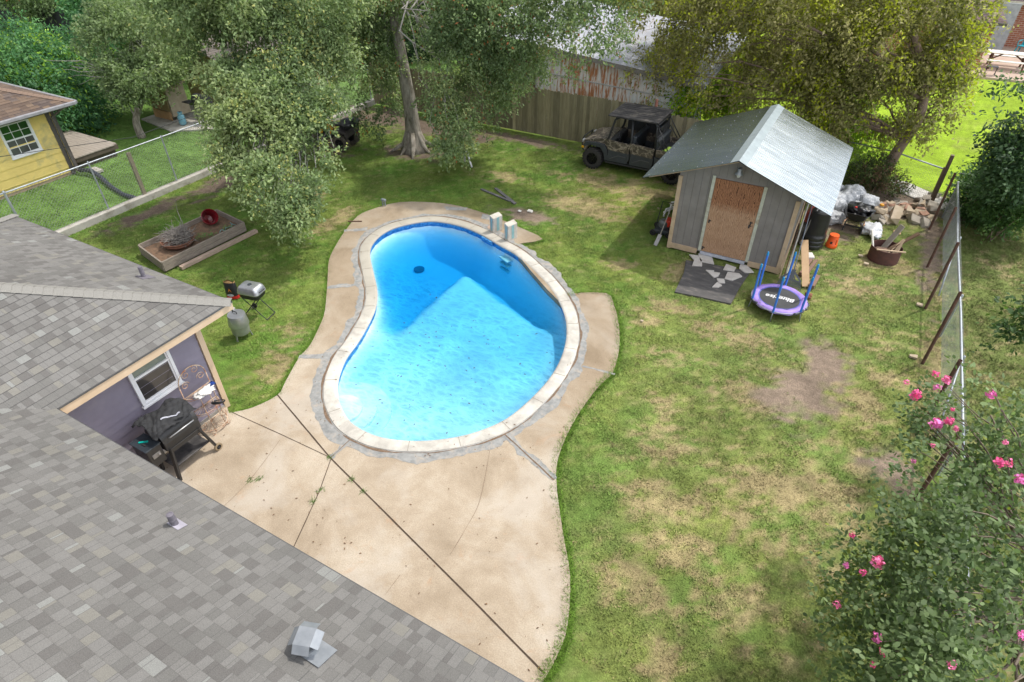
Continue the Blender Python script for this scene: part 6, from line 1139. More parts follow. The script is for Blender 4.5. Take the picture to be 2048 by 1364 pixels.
# ---------------------------------------------------------------- lawn bits
pv = MB(); pv.tube([(-12.62, 18.75, -.02), (-12.62, 18.75, .32), (-12.60, 18.72, .42), (-12.50, 18.68, .46), (-12.38, 18.60, .40), (-12.05, 18.35, .04)], .032, 10); tag(pv.build('white_pipe', m_whp, smooth=True), 'bent white plastic pipe sticking out of the grass near the tree', 'pipe')
for (a_, b_, w_, lb) in (((-10.35, 17.2), (-9.15, 16.45), .11, 'darker grey plank lying diagonally on the grass beyond the pool'), ((-10.75, 16.9), (-9.4, 16.55), .09, 'paler grey plank beside the darker one beyond the pool')):
    m = MB(); m.beam((*a_, .02), (*b_, .025), w_, .03); tag(m.build('plank', surf('grey_plank', (.16, .155, .15), (.10, .10, .10), 8, .95)), lb, 'plank')
# block-like board stands (old diving board mount) and little steel post, board scrap
m_std = surf('worn_white_concrete', (.52, .49, .43), (.38, .35, .30), 5, .9, bmp=.3); m_str = surf('faded_teal_stripe', (.26, .46, .47), None, 6, .8)
DS = thing('diving_board_mount', 'pair of worn concrete diving board supports with faded teal stripes on the coping', 'diving board mount', (-8.4, 14.35, .04), R(-19))
for s_ in (-.34, .34):
    m = MB(); m.yprism([(s_-.085, 0), (s_+.085, 0), (s_+.085, .50), (s_-.085, .56)], -.17, .20); o = m.build('support_block', m_std, DS, bevel=.012)
    m = MB(); m.box((s_+.087, .02, .27), (.006, .10, .44)); m.box((s_, -.172, .27), (.05, .006, .40)); m.build('teal_stripe', m_str, o)
sp_ = thing('ladder_socket', 'small blue grey metal bracket standing on the far patio strip', 'bracket', (-12.86, 14.2, .04)); m = MB(); m.tube([(-.05, 0, 0), (-.05, 0, .17)], .02, 8); m.tube([(.05, 0, 0), (.05, 0, .17)], .02, 8); m.build('legs_frame', surf('blue_grey_metal', (.30, .34, .38), None, 5, .5, .4), sp_); m = MB(); m.box((0, 0, .20), (.17, .09, .08)); m.build('bracket_head', surf('blue_grey_metal2', (.30, .34, .38), None, 5, .5, .4), sp_, bevel=.02)
m = MB(); m.beam((-13.15, 12.75, .055), (-12.75, 12.95, .06), .035, .025); tag(m.build('wood_scrap', m_brl), 'short brown stick lying on the far patio strip', 'stick')
lid = MB(); disc(lid, (-8.95, 14.62, .04), .15, .008, 24); tag(lid.build('access_cover', surf('pinkish_lid', (.50, .36, .28), None, 5, .8)), 'round pinkish skimmer lid set in the slab by the board mount', 'lid')

# ---------------------------------------------------------------- raised planter
PB = thing('raised_bed', 'long weathered timber raised bed with soil on the left lawn', 'raised bed', (-16.3, 9.4, 0)); A_ = [(-17.05, 8.28), (-15.62, 7.98), (-15.50, 10.75), (-16.95, 10.95)]
m_bed = surf('weathered_bed_timber', (.30, .255, .21), (.19, .16, .13), 5, .95, stretch=(3, 1, 8), bmp=.4)
for i in range(4):
    p, q = A_[i], A_[(i+1) % 4]
    for k in range(2): m = MB(); m.beam((p[0], p[1], .11+.155*k), (q[0], q[1], .11+.155*k+.01*(i % 2)), .045, .15); m.build('side_board', m_bed, PB, bevel=.005, world=True)
m = MB(); m.prism([(-17.0, 8.32), (-15.66, 8.03), (-15.54, 10.70), (-16.92, 10.90)], .0, .20); m.build('soil', surf('mulch_soil', (.21, .125, .075), (.10, .07, .045), 12, .98, bmp=.9, bscale=40), PB, world=True)
m = MB(); m.beam((-15.38, 8.3, .05), (-15.22, 10.9, .05), .14, .09); tag(m.build('edging_stone', surf('pinkish_edging', (.44, .33, .26), (.34, .26, .2), 4, .95, bmp=.4)), 'low pinkish concrete strip along the near side of the raised bed', 'edging')
m_terr = surf('terracotta', (.24, .11, .065), (.15, .07, .045), 6, .85)
bw = thing('terracotta_bowl', 'wide cracked terracotta bowl in the raised bed full of dead twigs', 'plant pot', (-16.25, 9.0, .20)); m = MB(); m.lathe([(0, .02), (.33, .02), (.42, .10), (.44, .12), (.43, .14), (.47, .20), (.455, .21), (.40, .12), (0, .10)], 32); m.build('bowl', m_terr, bw, smooth=True, ang=40)
m_twig = surf('grey_twigs', (.30, .275, .25), (.15, .135, .12), 20, .95)
m = MB(); rnd = random.Random(5)
for k in range(420):
    a_ = rnd.uniform(0, 6.3); r_ = rnd.uniform(0, .26); b0 = Vector((r_*1.35*math.cos(a_), r_*1.35*math.sin(a_), .10+rnd.uniform(0, .34)*(1-r_*1.5))); d = Vector((rnd.gauss(0, 1), rnd.gauss(0, 1), rnd.uniform(-.2, .8))).normalized()*rnd.uniform(.18, .42); md = b0+d*.5+Vector((rnd.gauss(0, .03), rnd.gauss(0, .03), rnd.gauss(0, .03))); m.tube([b0, md, b0+d], [.009, .007, .004], 4)
m.tube([(.18, .12, .2), (.20, .15, .7), (.12, .18, 1.0), (.20, .2, 1.35)], [.016, .012, .008, .003], 5); m.tube([(.19, .14, .5), (.02, .1, .85)], [.008, .003], 4)
o = m.build('dead_twigs', m_twig); o.location = (-16.25, 9.05, .22); tag(o, 'tangle of grey dead twigs heaped in the terracotta bowl', 'twigs')
pt_ = thing('red_pot', 'glazed dark red pot tipped on its side in the raised bed', 'plant pot', (-16.55, 10.35, .40)); pt_.rotation_euler = (R(56), 0, R(72)); m = MB(); m.lathe([(0, -.26), (.14, -.26), (.17, -.2), (.215, .05), (.205, .08), (.235, .12), (.245, .19), (.225, .2), (.205, .17), (.185, .05), (.13, -.17), (0, -.19)], 28)
m.build('glazed_body', surf('dark_red_glaze', (.20, .012, .018), (.10, .008, .012), 5, .2), pt_, smooth=True, ang=40)
m = MB(); rnd = random.Random(8)
for (cx, cy) in ((-15.75, 10.3), (-15.95, 9.55), (-15.8, 9.75)):
    for k in range(60): a_ = rnd.uniform(0, 6.3); r_ = rnd.uniform(.02, .2); x, y, z = cx+r_*math.cos(a_), cy+r_*math.sin(a_), .22+rnd.uniform(0, .16); s_ = rnd.uniform(.02, .045); b_ = rnd.uniform(0, 6.3); m.add([(x-s_*math.cos(b_), y-s_*math.sin(b_), z), (x+s_*.4*math.sin(b_), y-s_*.4*math.cos(b_), z+.01), (x+s_*math.cos(b_), y+s_*math.sin(b_), z+.015), (x-s_*.4*math.sin(b_), y+s_*.4*math.cos(b_), z)], [(0, 1, 2, 3)])
tag(m.build('weed_clump', surf('planter_weed', (.13, .24, .05), (.08, .16, .04), 9, .8), fix=False), 'leafy green weeds growing in the raised bed', 'weeds', kind='stuff')
m = MB(); pts = []
for k in range(40): t = k/39; pts.append((-15.85+.1*math.sin(t*20)-.25*t+.2, 9.9+.8*t+.05*math.cos(t*23), .25+.03*math.sin(t*30)))
m.tube(pts, .012, 5); tag(m.build('green_chain', surf('teal_green_hose', (.20, .36, .36), None, 5, .5), smooth=True), 'wavy pale green plastic edging coil lying in the raised bed', 'edging')

# ---------------------------------------------------------------- grills on the lawn
m_alu = surf('brushed_aluminium', (.50, .51, .53), (.38, .39, .40), 5, .34, .75); m_alu2 = surf('dull_aluminium', (.44, .45, .43), (.33, .34, .31), 4, .42, .6)
BQ = thing('charcoal_grill', 'portable charcoal grill with a domed silver lid on black crossed legs', 'grill', (-11.78, 7.82, 0), R(12))
def dome(w_, d_, prof, q=.09):
    mm = MB(); vs = []; n_ = 28
    for k_, z_ in prof:
        ww, dd_ = w_/2*k_, d_/2*k_; qq = q*k_
        P_ = []
        for cx, cy, a0 in ((ww-qq, dd_-qq, 0), (-ww+qq, dd_-qq, PI/2), (-ww+qq, -dd_+qq, PI), (ww-qq, -dd_+qq, 1.5*PI)):
            for j in range(7): a_ = a0+PI/2*j/6; P_.append((cx+qq*math.cos(a_), cy+qq*math.sin(a_), z_))
        vs += P_
    N = len(prof); fs = [(j*n_+k, j*n_+(k+1) % n_, (j+1)*n_+(k+1) % n_, (j+1)*n_+k) for j in range(N-1) for k in range(n_)]; fs.append(tuple(range((N-1)*n_, N*n_))); fs.append(tuple(range(n_-1, -1, -1))); mm.add(vs, fs); return mm
dome(.60, .42, [(1.0, .70), (1.02, .715), (1.0, .73), (.97, .78), (.90, .84), (.78, .88), (.62, .895)]).build('lid', m_alu, BQ, smooth=True, ang=50)
dome(.58, .40, [(.80, .55), (.93, .60), (.98, .69), (1.0, .70)]).build('fire_bowl', m_blk, BQ, smooth=True, ang=50)
m = MB(); m.lathe([(0, .905), (.05, .905), (.055, .895)], 16); m.build('lid_vent', m_blk2, BQ); m = MB(); m.tube([(.29, -.08, .76), (.35, -.06, .80), (.35, .06, .80), (.29, .08, .76)], .012, 8); m.build('handle', m_blk, BQ)
for sy in (-.17, .17):
    m = MB(); m.tube([(-.20, sy, .58), (.36, sy, .02)], .011, 8); m.build('leg', m_blk, BQ); m = MB(); m.tube([(.20, sy, .58), (-.26, sy, .06)], .011, 8); m.build('leg', m_blk, BQ)
    wheel(BQ, -.26, sy*1.25, .075, .03, -1 if sy < 0 else 1, lugs=10)
m = MB(); m.tube([(.36, -.17, .02), (.36, .17, .02)], .011, 8); m.tube([(-.26, -.2, .075), (-.26, .2, .075)], .008, 8); m.build('axle', m_blk, BQ)
SM = thing('barrel_smoker', 'squat silver barrel cooker with a flat lid and black handle on short legs', 'smoker', (-11.42, 6.98, 0)); Mt = Matrix.Rotation(R(3), 4, 'Y')
m = MB(); m.lathe([(0, .15), (.20, .15), (.205, .17), (.21, .40), (.225, .405), (.228, .42)], 32, Mt); m.build('drum', m_alu2, SM, smooth=True, ang=40)
m = MB(); m.lathe([(.232, .39), (.235, .41), (.20, .66), (.195, .675), (.02, .69), (0, .69)], 32, Mt); m.box((.02, -.215, .5), (.035, .01, .22), Mt); m.build('lid', m_alu, SM, smooth=True, ang=40)
m = MB(); m.tube([(-.07, 0, .68), (-.07, 0, .735), (.07, 0, .735), (.07, 0, .68)], .011, 8); m.build('handle', m_blk, SM)
for a_ in (-1.3, .8, 2.9): m = MB(); m.beam((.18*math.cos(a_), .18*math.sin(a_), .2), (.22*math.cos(a_), .22*math.sin(a_), 0), .045, .02); m.build('leg', m_alu2, SM)
m = MB(); m.box((-.16, .10, .70), (.05, .07, .03)); m.build('hinge', surf('pale_hinge', (.6, .6, .6), None, 4, .4), SM)
CB = thing('charcoal_bag', 'open red and black paper bag of charcoal standing by the silver grill', 'charcoal bag', (-12.95, 8.05, 0), R(25))
m = MB(); vs = []
for z_, w_, d_ in ((0, .15, .09), (.05, .165, .10), (.2, .16, .095), (.42, .145, .07), (.50, .15, .03)):
    for k in range(16): a_ = 2*PI*k/16; cx, sx_ = math.cos(a_), math.sin(a_); vs.append((w_*math.copysign(abs(cx)**.6, cx)+.006*math.sin(k*2.3+z_*9), d_*math.copysign(abs(sx_)**.6, sx_), z_+(.03*math.sin(k*1.7) if z_ > .45 else 0)))
m.add(vs, [(j*16+k, j*16+(k+1) % 16, (j+1)*16+(k+1) % 16, (j+1)*16+k) for j in range(4) for k in range(16)])
m_cbag, n, l, b = new_mat('charcoal_paper'); t_ = n.new('ShaderNodeTexCoord'); sp = n.new('ShaderNodeSeparateXYZ'); l.new(t_.outputs['Object'], sp.inputs[0]); r = ramp(n, [(.0, (.60, .025, .03)), (.21, (.02, .02, .025)), (.93, (.45, .27, .12))], True); l.new(mth(n, l, 'DIVIDE', sp.outputs['Z'], .5), r.inputs['Fac']); l.new(r.outputs['Color'], b.inputs['Base Color']); b.inputs['Roughness'].default_value = .4
m.build('paper_body', m_cbag, CB, smooth=True)
m = MB(); m.add([(-.05, -.103, .22), (.0, -.104, .34), (.05, -.103, .22), (.02, -.104, .25), (0, -.104, .28), (-.02, -.104, .25)], [(0, 5, 4, 1), (4, 3, 2, 1)]); m.build('flame_print', surf('orange_print', (.75, .25, .04), None, 4, .6), CB, fix=False)
m = MB(); m.lathe([(0, 0), (1, 0)], 20, Matrix.Translation((-.01, -.108, .13)) @ Matrix.Diagonal((.09, 1, .04, 1)) @ Matrix.Rotation(PI/2, 4, 'X')); m.build('label_print', surf('pale_label', (.50, .50, .58), None, 20, .6), CB, fix=False)

# ---------------------------------------------------------------- pellet grill with its cover, at the house wall
PG = thing('pellet_grill', 'big black pellet grill with a side hopper and wheels under a crumpled cover', 'grill', (-9.22, 3.65, 0.04)); m_gb = surf('powder_coated_black', (.030, .029, .028), (.022, .021, .020), 6, .45, bmp=.05)
# long axis along y; hopper towards -y
m = MB(); m.box((0, .12, .80), (.50, .98, .20)); m.build('firebox', m_gb, PG, bevel=.02)
m = MB(); vs = []
for y in (-.37, .61):
    for k in range(11): a_ = PI*k/10; vs.append((-.0-.25*math.cos(a_), y, .90+.24*math.sin(a_)))
m.add(vs, [(k, k+1, 12+k, 11+k) for k in range(10)]+[tuple(range(10, -1, -1)), tuple(range(11, 22)), (0, 11, 21, 10)]); m.build('lid', m_gb, PG, smooth=True, ang=50)
m = MB(); m.tube([(.27, -.22, .98), (.31, -.2, 1.0), (.31, .45, 1.0), (.27, .47, .98)], .013, 8); m.build('lid_handle', m_alu, PG, smooth=True)
m = MB(); m.prism([(-.20, -.78), (.22, -.78), (.22, -.42), (-.20, -.42)], .55, .95); m.build('hopper', m_gb, PG, bevel=.015)
m = MB(); m.box((.0, -.60, .965), (.46, .40, .025)); m.build('hopper_lid', surf('slate_lid', (.035, .045, .055), None, 8, .4), PG, bevel=.006)
m = MB(); m.box((.225, -.60, .78), (.012, .20, .09)); m.build('control_panel', surf('grey_panel', (.25, .24, .23), None, 9, .4, .4), PG); m = MB(); m.tube([(.23, -.54, .78), (.25, -.54, .78)], .018, 12); m.build('knob', m_alu, PG)
m = MB(); m.tube([(.0, -.80, .80), (.0, -.86, .80), (.16, -.86, .80), (.16, -.80, .80)], .012, 8); m.build('side_handle', m_gb, PG)
for sx in (-.2, .24):
    m = MB(); m.beam((sx, -.28, .74), (sx+.03*(1 if sx > 0 else -1), -.42, 0), .05, .10, (1, 0, 0)); m.build('leg', m_gb, PG)
    m = MB(); m.beam((sx, .50, .74), (sx+.03*(1 if sx > 0 else -1), .72, .10), .05, .10, (1, 0, 0)); m.build('leg', m_gb, PG)
m = MB(); m.box((.02, .14, .26), (.42, 1.0, .03)); m.build('lower_shelf', surf('sooty_shelf', (.025, .025, .027), (.09, .085, .08), 7, .5), PG, bevel=.008)
m = MB(); m.box((.262, .12, .68), (.02, .90, .09)); m.build('front_apron', m_gb, PG, bevel=.004)
wheel(PG, .31, .74, .085, .045, 1, name='wheel', tm=surf('tan_rubber', (.30, .23, .14), None, 6, .8), lugs=0)
for w_ in PG.children:
    if w_.name.startswith('wheel'): w_.rotation_euler = (0, 0, R(90))
m = MB(); m.box((.05, -.66, .985), (.12, .035, .02)); m.build('scraper_blade', m_dark, PG)
for w_ in PG.children:
    if w_.name.startswith('wheel'): w_.location.y *= .74
    else:
        for q in w_.data.vertices: q.co.y *= .74
GS = MB(); GS.beam((-9.30, 3.15, 1.03), (-9.18, 3.25, 1.03), .035, .018); tag(GS.build('scraper', surf('teal_plastic', (.0, .42, .36), None, 4, .4), bevel=.004), 'teal handled scraper lying on the grill hopper lid', 'scraper')
# draped cover: a cloth sheet with folds
nu, nv = 46, 34; vs = []; rnd = random.Random(3)
for j in range(nv):
    for i in range(nu):
        s_ = (i/(nu-1)-.5); t = (j/(nv-1)-.5); y = .03+s_*.84; x = t*.70
        top = 1.165-.9*max(0, abs(x)-.12)**1.5-.25*max(0, abs(s_)-.40)*2
        f_ = .030*math.sin(9*s_+5*t+1.2)+.022*abs(math.sin(15*t-6*s_))+.020*abs(math.sin(21*s_+13*t+.5))+.012*abs(math.sin(34*t+17*s_))+.05*float(fbm(np.array([s_*3+5]), np.array([t*3]), 2, 3, 4)[0])
        edge = max(0, abs(s_)*2-.75)
        z = top+f_*(1+.5*edge)+.02; x2 = x+.05*math.sin(11*s_)+.05*s_; 
        if x > .26: z = max(z, .80); x2 = .26+(x-.26)*.5
        vs.append((x2, y+.03*math.sin(8*t+2), z))
V = np.array(vs)+np.array([-9.22, 3.68, .06]); idx = np.arange(nu*nv).reshape(nv, nu); F = np.stack([idx[:-1, :-1], idx[:-1, 1:], idx[1:, 1:], idx[1:, :-1]], -1).reshape(-1, 4)
cv_ = thing('grill_cover', 'crumpled black fabric cover with a pale strip thrown over the pellet grill', 'grill cover', (-9.22, 3.6, 1.1))
o = np_mesh('cover_fabric', V, F, surf('black_cover_fabric', (.030, .031, .033), (.018, .019, .021), 10, .85, bmp=.3, bscale=30), cv_, smooth=True); md = o.modifiers.new('thick', 'SOLIDIFY'); md.thickness = .008
m = MB(); st = [(V[24*nu+16+2*k]+np.array([.006, 0, .014])) for k in range(9)]
for a_, b_ in zip(st[:-1], st[1:]): m.beam(tuple(a_), tuple(b_), .035, .004)
m.build('pale_strip', surf('pale_blue_grey_strip', (.46, .47, .54), None, 6, .6), cv_, world=True)

# ---------------------------------------------------------------- wrought iron shelf rack
BR = thing('plant_rack', 'rusty cream wrought iron three tier shelf rack against the house corner', 'shelf rack', (-9.52, 4.60, .04), R(90))
m_iron = surf('rusty_cream_iron', (.62, .52, .40), (.50, .36, .24), 30, .7, dirt=(.36, .15, .07), dirt_amt=.45, dirt_scale=9)
# local x along the wall, y towards the wall(+) / away(-)
def arc(cx, cz, r_, a0, a1, y=0, n_=16): return [(cx+r_*math.cos(a0+(a1-a0)*k/n_), y, cz+r_*math.sin(a0+(a1-a0)*k/n_)) for k in range(n_+1)]
def scroll(cx, cz, r_, turns=1.5, y=0, d=1, a0=0): return [(cx+r_*(1-.75*k/24)*math.cos(a0+d*2*PI*turns*k/24), y, cz+r_*(1-.75*k/24)*math.sin(a0+d*2*PI*turns*k/24)) for k in range(25)]
m = MB()
for s_ in (-1, 1): m.tube([(s_*.30, .10, .04), (s_*.29, .10, 1.2)], .009, 6)
m.tube(arc(0, 1.2, .29, 0, PI, .10), .010, 6)
for cx, cz, d, a0 in ((-.17, 1.17, 1, 0), (.17, 1.17, -1, PI), (-.09, 1.38, 1, 1), (.10, 1.38, -1, 2)): m.tube(scroll(cx, cz, .085, 1.4, .10, d, a0), .007, 5)
m.build('back_frame', m_iron, BR, smooth=True)
for z_, dp, w_ in ((.10, .34, .31), (.52, .26, .30), (.92, .20, .29)):
    m = MB(); m.tube([(w_*math.cos(a_), .10-dp*math.sin(a_)*1.0, z_) for a_ in np.linspace(0, PI, 20)]+[(-w_, .10, z_)], .008, 6); m.tube([(-w_, .10, z_), (w_, .10, z_)], .008, 6); m.tube([(w_*math.cos(a_), .10-dp*math.sin(a_)*1.0, z_-.04) for a_ in np.linspace(0, PI, 20)], .006, 5)
    for k in range(1, 14): a_ = PI*k/14; m.tube([(0, .10, z_), (w_*math.cos(a_), .10-dp*math.sin(a_), z_)], .0045, 4)
    m.build('shelf', m_iron, BR, smooth=True)
m = MB()
for s_ in (-.12, .12): m.tube([(s_, -.20, .05), (s_*.9, -.12, .52), (s_*.8, -.08, .92)], .008, 6); m.tube(scroll(s_*1.5, .05, .05, 1.2, -.22, 1 if s_ > 0 else -1), .007, 5)
for s_ in (-.31, .31): m.tube(scroll(s_*1.1, .05, .05, 1.2, .06, 1 if s_ > 0 else -1), .007, 5); m.tube(scroll(s_*.8, .20, .09, 1.3, -.05, 1 if s_ > 0 else -1, 1), .007, 5)
m.build('front_leg', m_iron, BR, smooth=True)
m = MB()
for k in range(5): r_ = .12-.008*k; m.tube([(-9.40+.02*k+r_*math.cos(a_), 4.78+r_*1.0*math.sin(a_), .60+.016*k+.05*math.cos(a_+1)) for a_ in np.linspace(0, 2*PI, 22)[:-1]], .009, 6, closed=True)
tag(m.build('coiled_cable', m_dark, smooth=True), 'coil of black cable on the middle shelf of the iron rack', 'cable')
tag(lump('white_rag', surf('white_cloth', (.75, .74, .72), (.58, .56, .52), 9, .8), (-9.40, 4.60, 1.01), (.10, .18, .04), 5, .6, 3, 5, fold=.2), 'crumpled white rag on the top shelf of the iron rack', 'rag')
m = MB(); m.box((0, 0, 0), (.10, .17, .05), Matrix.Translation((-9.46, 4.80, 1.0)) @ Matrix.Rotation(.3, 4, 'X')); tag(m.build('blue_box', surf('deep_blue_plastic', (.02, .06, .30), (.01, .02, .05), 14, .4), bevel=.008), 'dark blue plastic tool on the top shelf of the iron rack', 'tool')
# toy just beyond the roof edge
fr_o = thing('swim_ring', 'pink and white patterned inflatable ring lying on the patio past the roof edge', 'swim ring', (-4.02, 2.62, .06)); m = MB(); m.tube([(.17*math.cos(a_), .17*math.sin(a_), .035) for a_ in np.linspace(0, 2*PI, 33)[:-1]], .055, 12, closed=True)
m_rg, n, l, b = new_mat('pink_white_vinyl'); v = coords(n, l); t = noise(n, l, v, 9, 2, .5); r = ramp(n, [(.0, (.85, .62, .66)), (.52, (.80, .30, .36)), (.60, (.62, .01, .05))], True); l.new(t.outputs['Fac'], r.inputs['Fac']); l.new(r.outputs['Color'], b.inputs['Base Color']); b.inputs['Roughness'].default_value = .35
m.build('inflated_tube', m_rg, fr_o, smooth=True)
# ---------------------------------------------------------------- trees and shrubs
def leaf_mat(name, rough=.55, transl=.35):
    m, n, l, b = new_mat(name); at = n.new('ShaderNodeAttribute'); at.attribute_name = 'tint'; l.new(at.outputs['Color'], b.inputs['Base Color']); b.inputs['Roughness'].default_value = rough; b.inputs['Specular IOR Level'].default_value = .3; gn = n.new('ShaderNodeNewGeometry'); vm = n.new('ShaderNodeVectorMath'); vm.operation = 'MULTIPLY_ADD'; vm.inputs[1].default_value = (0.75, 0.75, 0.75); vm.inputs[2].default_value = (0.05, -0.05, 0.55); l.new(gn.outputs['Normal'], vm.inputs[0]); nm_ = n.new('ShaderNodeVectorMath'); nm_.operation = 'NORMALIZE'; l.new(vm.outputs[0], nm_.inputs[0]); l.new(nm_.outputs[0], b.inputs['Normal'])
    tl = n.new('ShaderNodeBsdfTranslucent'); l.new(mixc(n, l, 1.0, at.outputs['Color'], (1.3, 1.5, .7), 'MULTIPLY'), tl.inputs['Color']); ms = n.new('ShaderNodeMixShader'); ms.inputs[0].default_value = transl
    l.new(b.outputs[0], ms.inputs[1]); l.new(tl.outputs[0], ms.inputs[2]); l.new(ms.outputs[0], n['Material Output'].inputs['Surface']); return m
m_leaf = leaf_mat('tree_leaf')
def n3(P, s, seed):
    """cheap smooth 3-d noise, about -1..1"""
    r_ = np.random.default_rng(seed); o = 0
    for k in range(7):
        d = r_.normal(size=3); d /= np.linalg.norm(d); o = o+np.sin(P@d*s*(1+.28*k)+r_.uniform(0, 6.28))
    return o/3.0
def crown(name, parent, blobs, n_cl, per, lw, ll, tones, seed, spread=.16, droop=.0, mat=m_leaf, hollow=.55, gap=.25, gs=1.6, zmin=.12, up=.35, shape='leaf', tips=None, tip_amt=.12):
    """leaves gathered on twigs that fill several lobes; tones = list of (weight, rgb)"""
    r_ = np.random.default_rng(seed); B = np.array([b_[:4] for b_ in blobs]); w = B[:, 3]**2.2; w /= w.sum()
    k = r_.choice(len(B), n_cl, p=w); d = r_.normal(size=(n_cl, 3)); d /= np.linalg.norm(d, axis=1)[:, None]; rr = r_.random(n_cl)**(.33/ (1+hollow)); c = B[k, :3]+d*(B[k, 3]*rr)[:, None]*np.array([1, 1, .9])
    c += r_.normal(0, .10, c.shape); nv = n3(c, gs, seed+1)+.5*n3(c, gs*2.7, seed+2); keep = (nv > np.quantile(nv, gap)) & (c[:, 2] > zmin); c = c[keep]; d = d[keep]; n_ = len(c)
    # each twig: an axis pointing outwards and drooping
    ax = d+r_.normal(0, .45, (n_, 3)); ax[:, 2] -= droop; ax /= np.linalg.norm(ax, axis=1)[:, None]
    t = r_.random((n_, per)); ctr = c[:, None, :]+ax[:, None, :]*(t[..., None]-.3)*spread*2.4+r_.normal(0, spread*.34, (n_, per, 3)); ctr[..., 2] -= droop*.5*spread*(t**2)*2
    M_ = n_*per; ctr = ctr.reshape(M_, 3); a = np.repeat(ax, per, 0)+r_.normal(0, .6, (M_, 3)); a /= np.linalg.norm(a, axis=1)[:, None]
    nn = r_.normal(0, 1, (M_, 3)); nn[:, 2] = np.abs(nn[:, 2])+up; s = np.cross(a, nn); s /= (np.linalg.norm(s, axis=1)[:, None]+1e-9); nr = np.cross(s, a)
    L = ll*r_.uniform(.65, 1.25, M_)[:, None]; Wd = lw*r_.uniform(.7, 1.2, M_)[:, None]
    if shape == 'leaf':      # two halves folded on the midrib
        V = np.stack([ctr-a*L*.5, ctr-a*L*.05+s*Wd*.5+nr*Wd*.18, ctr+a*L*.5, ctr-a*L*.05-s*Wd*.5+nr*Wd*.18], 1); F = np.arange(M_)[:, None]*4+np.array([[0, 1, 2, 3]])
    else:                    # rounder leaf with six corners
        V = np.stack([ctr-a*L*.5, ctr-a*L*.2+s*Wd*.46, ctr+a*L*.22+s*Wd*.44, ctr+a*L*.5, ctr+a*L*.22-s*Wd*.44, ctr-a*L*.2-s*Wd*.46], 1); F = np.arange(M_)[:, None]*6+np.arange(6)[None]
    kk = V.shape[1]; ws = np.array([q[0] for q in tones], float); ws /= ws.sum(); cols = np.array([q[1] for q in tones])
    cl = n3(c, 1.1, seed+5); order = np.clip((cl*.28+.5+r_.normal(0, .16, n_)), 0, .999); cum = np.cumsum(ws); ti = np.searchsorted(cum, order); ti = np.clip(ti, 0, len(tones)-1)
    C_ = cols[ti]*r_.uniform(.85, 1.15, n_)[:, None]; C_ = np.repeat(C_, per, 0)*r_.uniform(.72, 1.3, M_)[:, None]
    if tips is not None: z = r_.random(M_) < tip_amt*np.repeat((n3(c, 2.3, seed+9) > .35)*1.0+.08, per); C_[z] = np.array(tips)*r_.uniform(.8, 1.2, z.sum())[:, None]
    C_ = np.repeat(C_, kk, 0)
    return np_mesh(name, V.reshape(-1, 3), F, mat, parent, col=np.concatenate([np.clip(C_, 0, 1), np.ones((len(C_), 1))], 1))
m_bark = surf('grey_bark', (.36, .33, .28), (.19, .165, .135), 5, .95, stretch=(2, 2, .5), bmp=.9, bscale=14, dirt=(.11, .10, .07), dirt_amt=.4); m_bark2 = surf('brown_bark', (.26, .20, .14), (.13, .10, .07), 5, .95, stretch=(2, 2, .5), bmp=.9, bscale=14)
m_branch = surf('pale_grey_branch', (.42, .40, .36), (.26, .245, .22), 9, .9)
def limb(m, p, q, r0, r1, rnd, sag=.0, n_=7, wob=.12, seg=7):
    p = Vector(p); q = Vector(q); L = (q-p).length; pts = []
    for i in range(n_+1):
        t = i/n_; c = p.lerp(q, t)+Vector((rnd.gauss(0, 1), rnd.gauss(0, 1), rnd.gauss(0, .7)))*wob*L*.12*math.sin(PI*t); c.z += sag*math.sin(PI*t)*L; pts.append(c)
    m.tube(pts, [r0+(r1-r0)*(i/n_)**.8 for i in range(n_+1)], seg); return pts
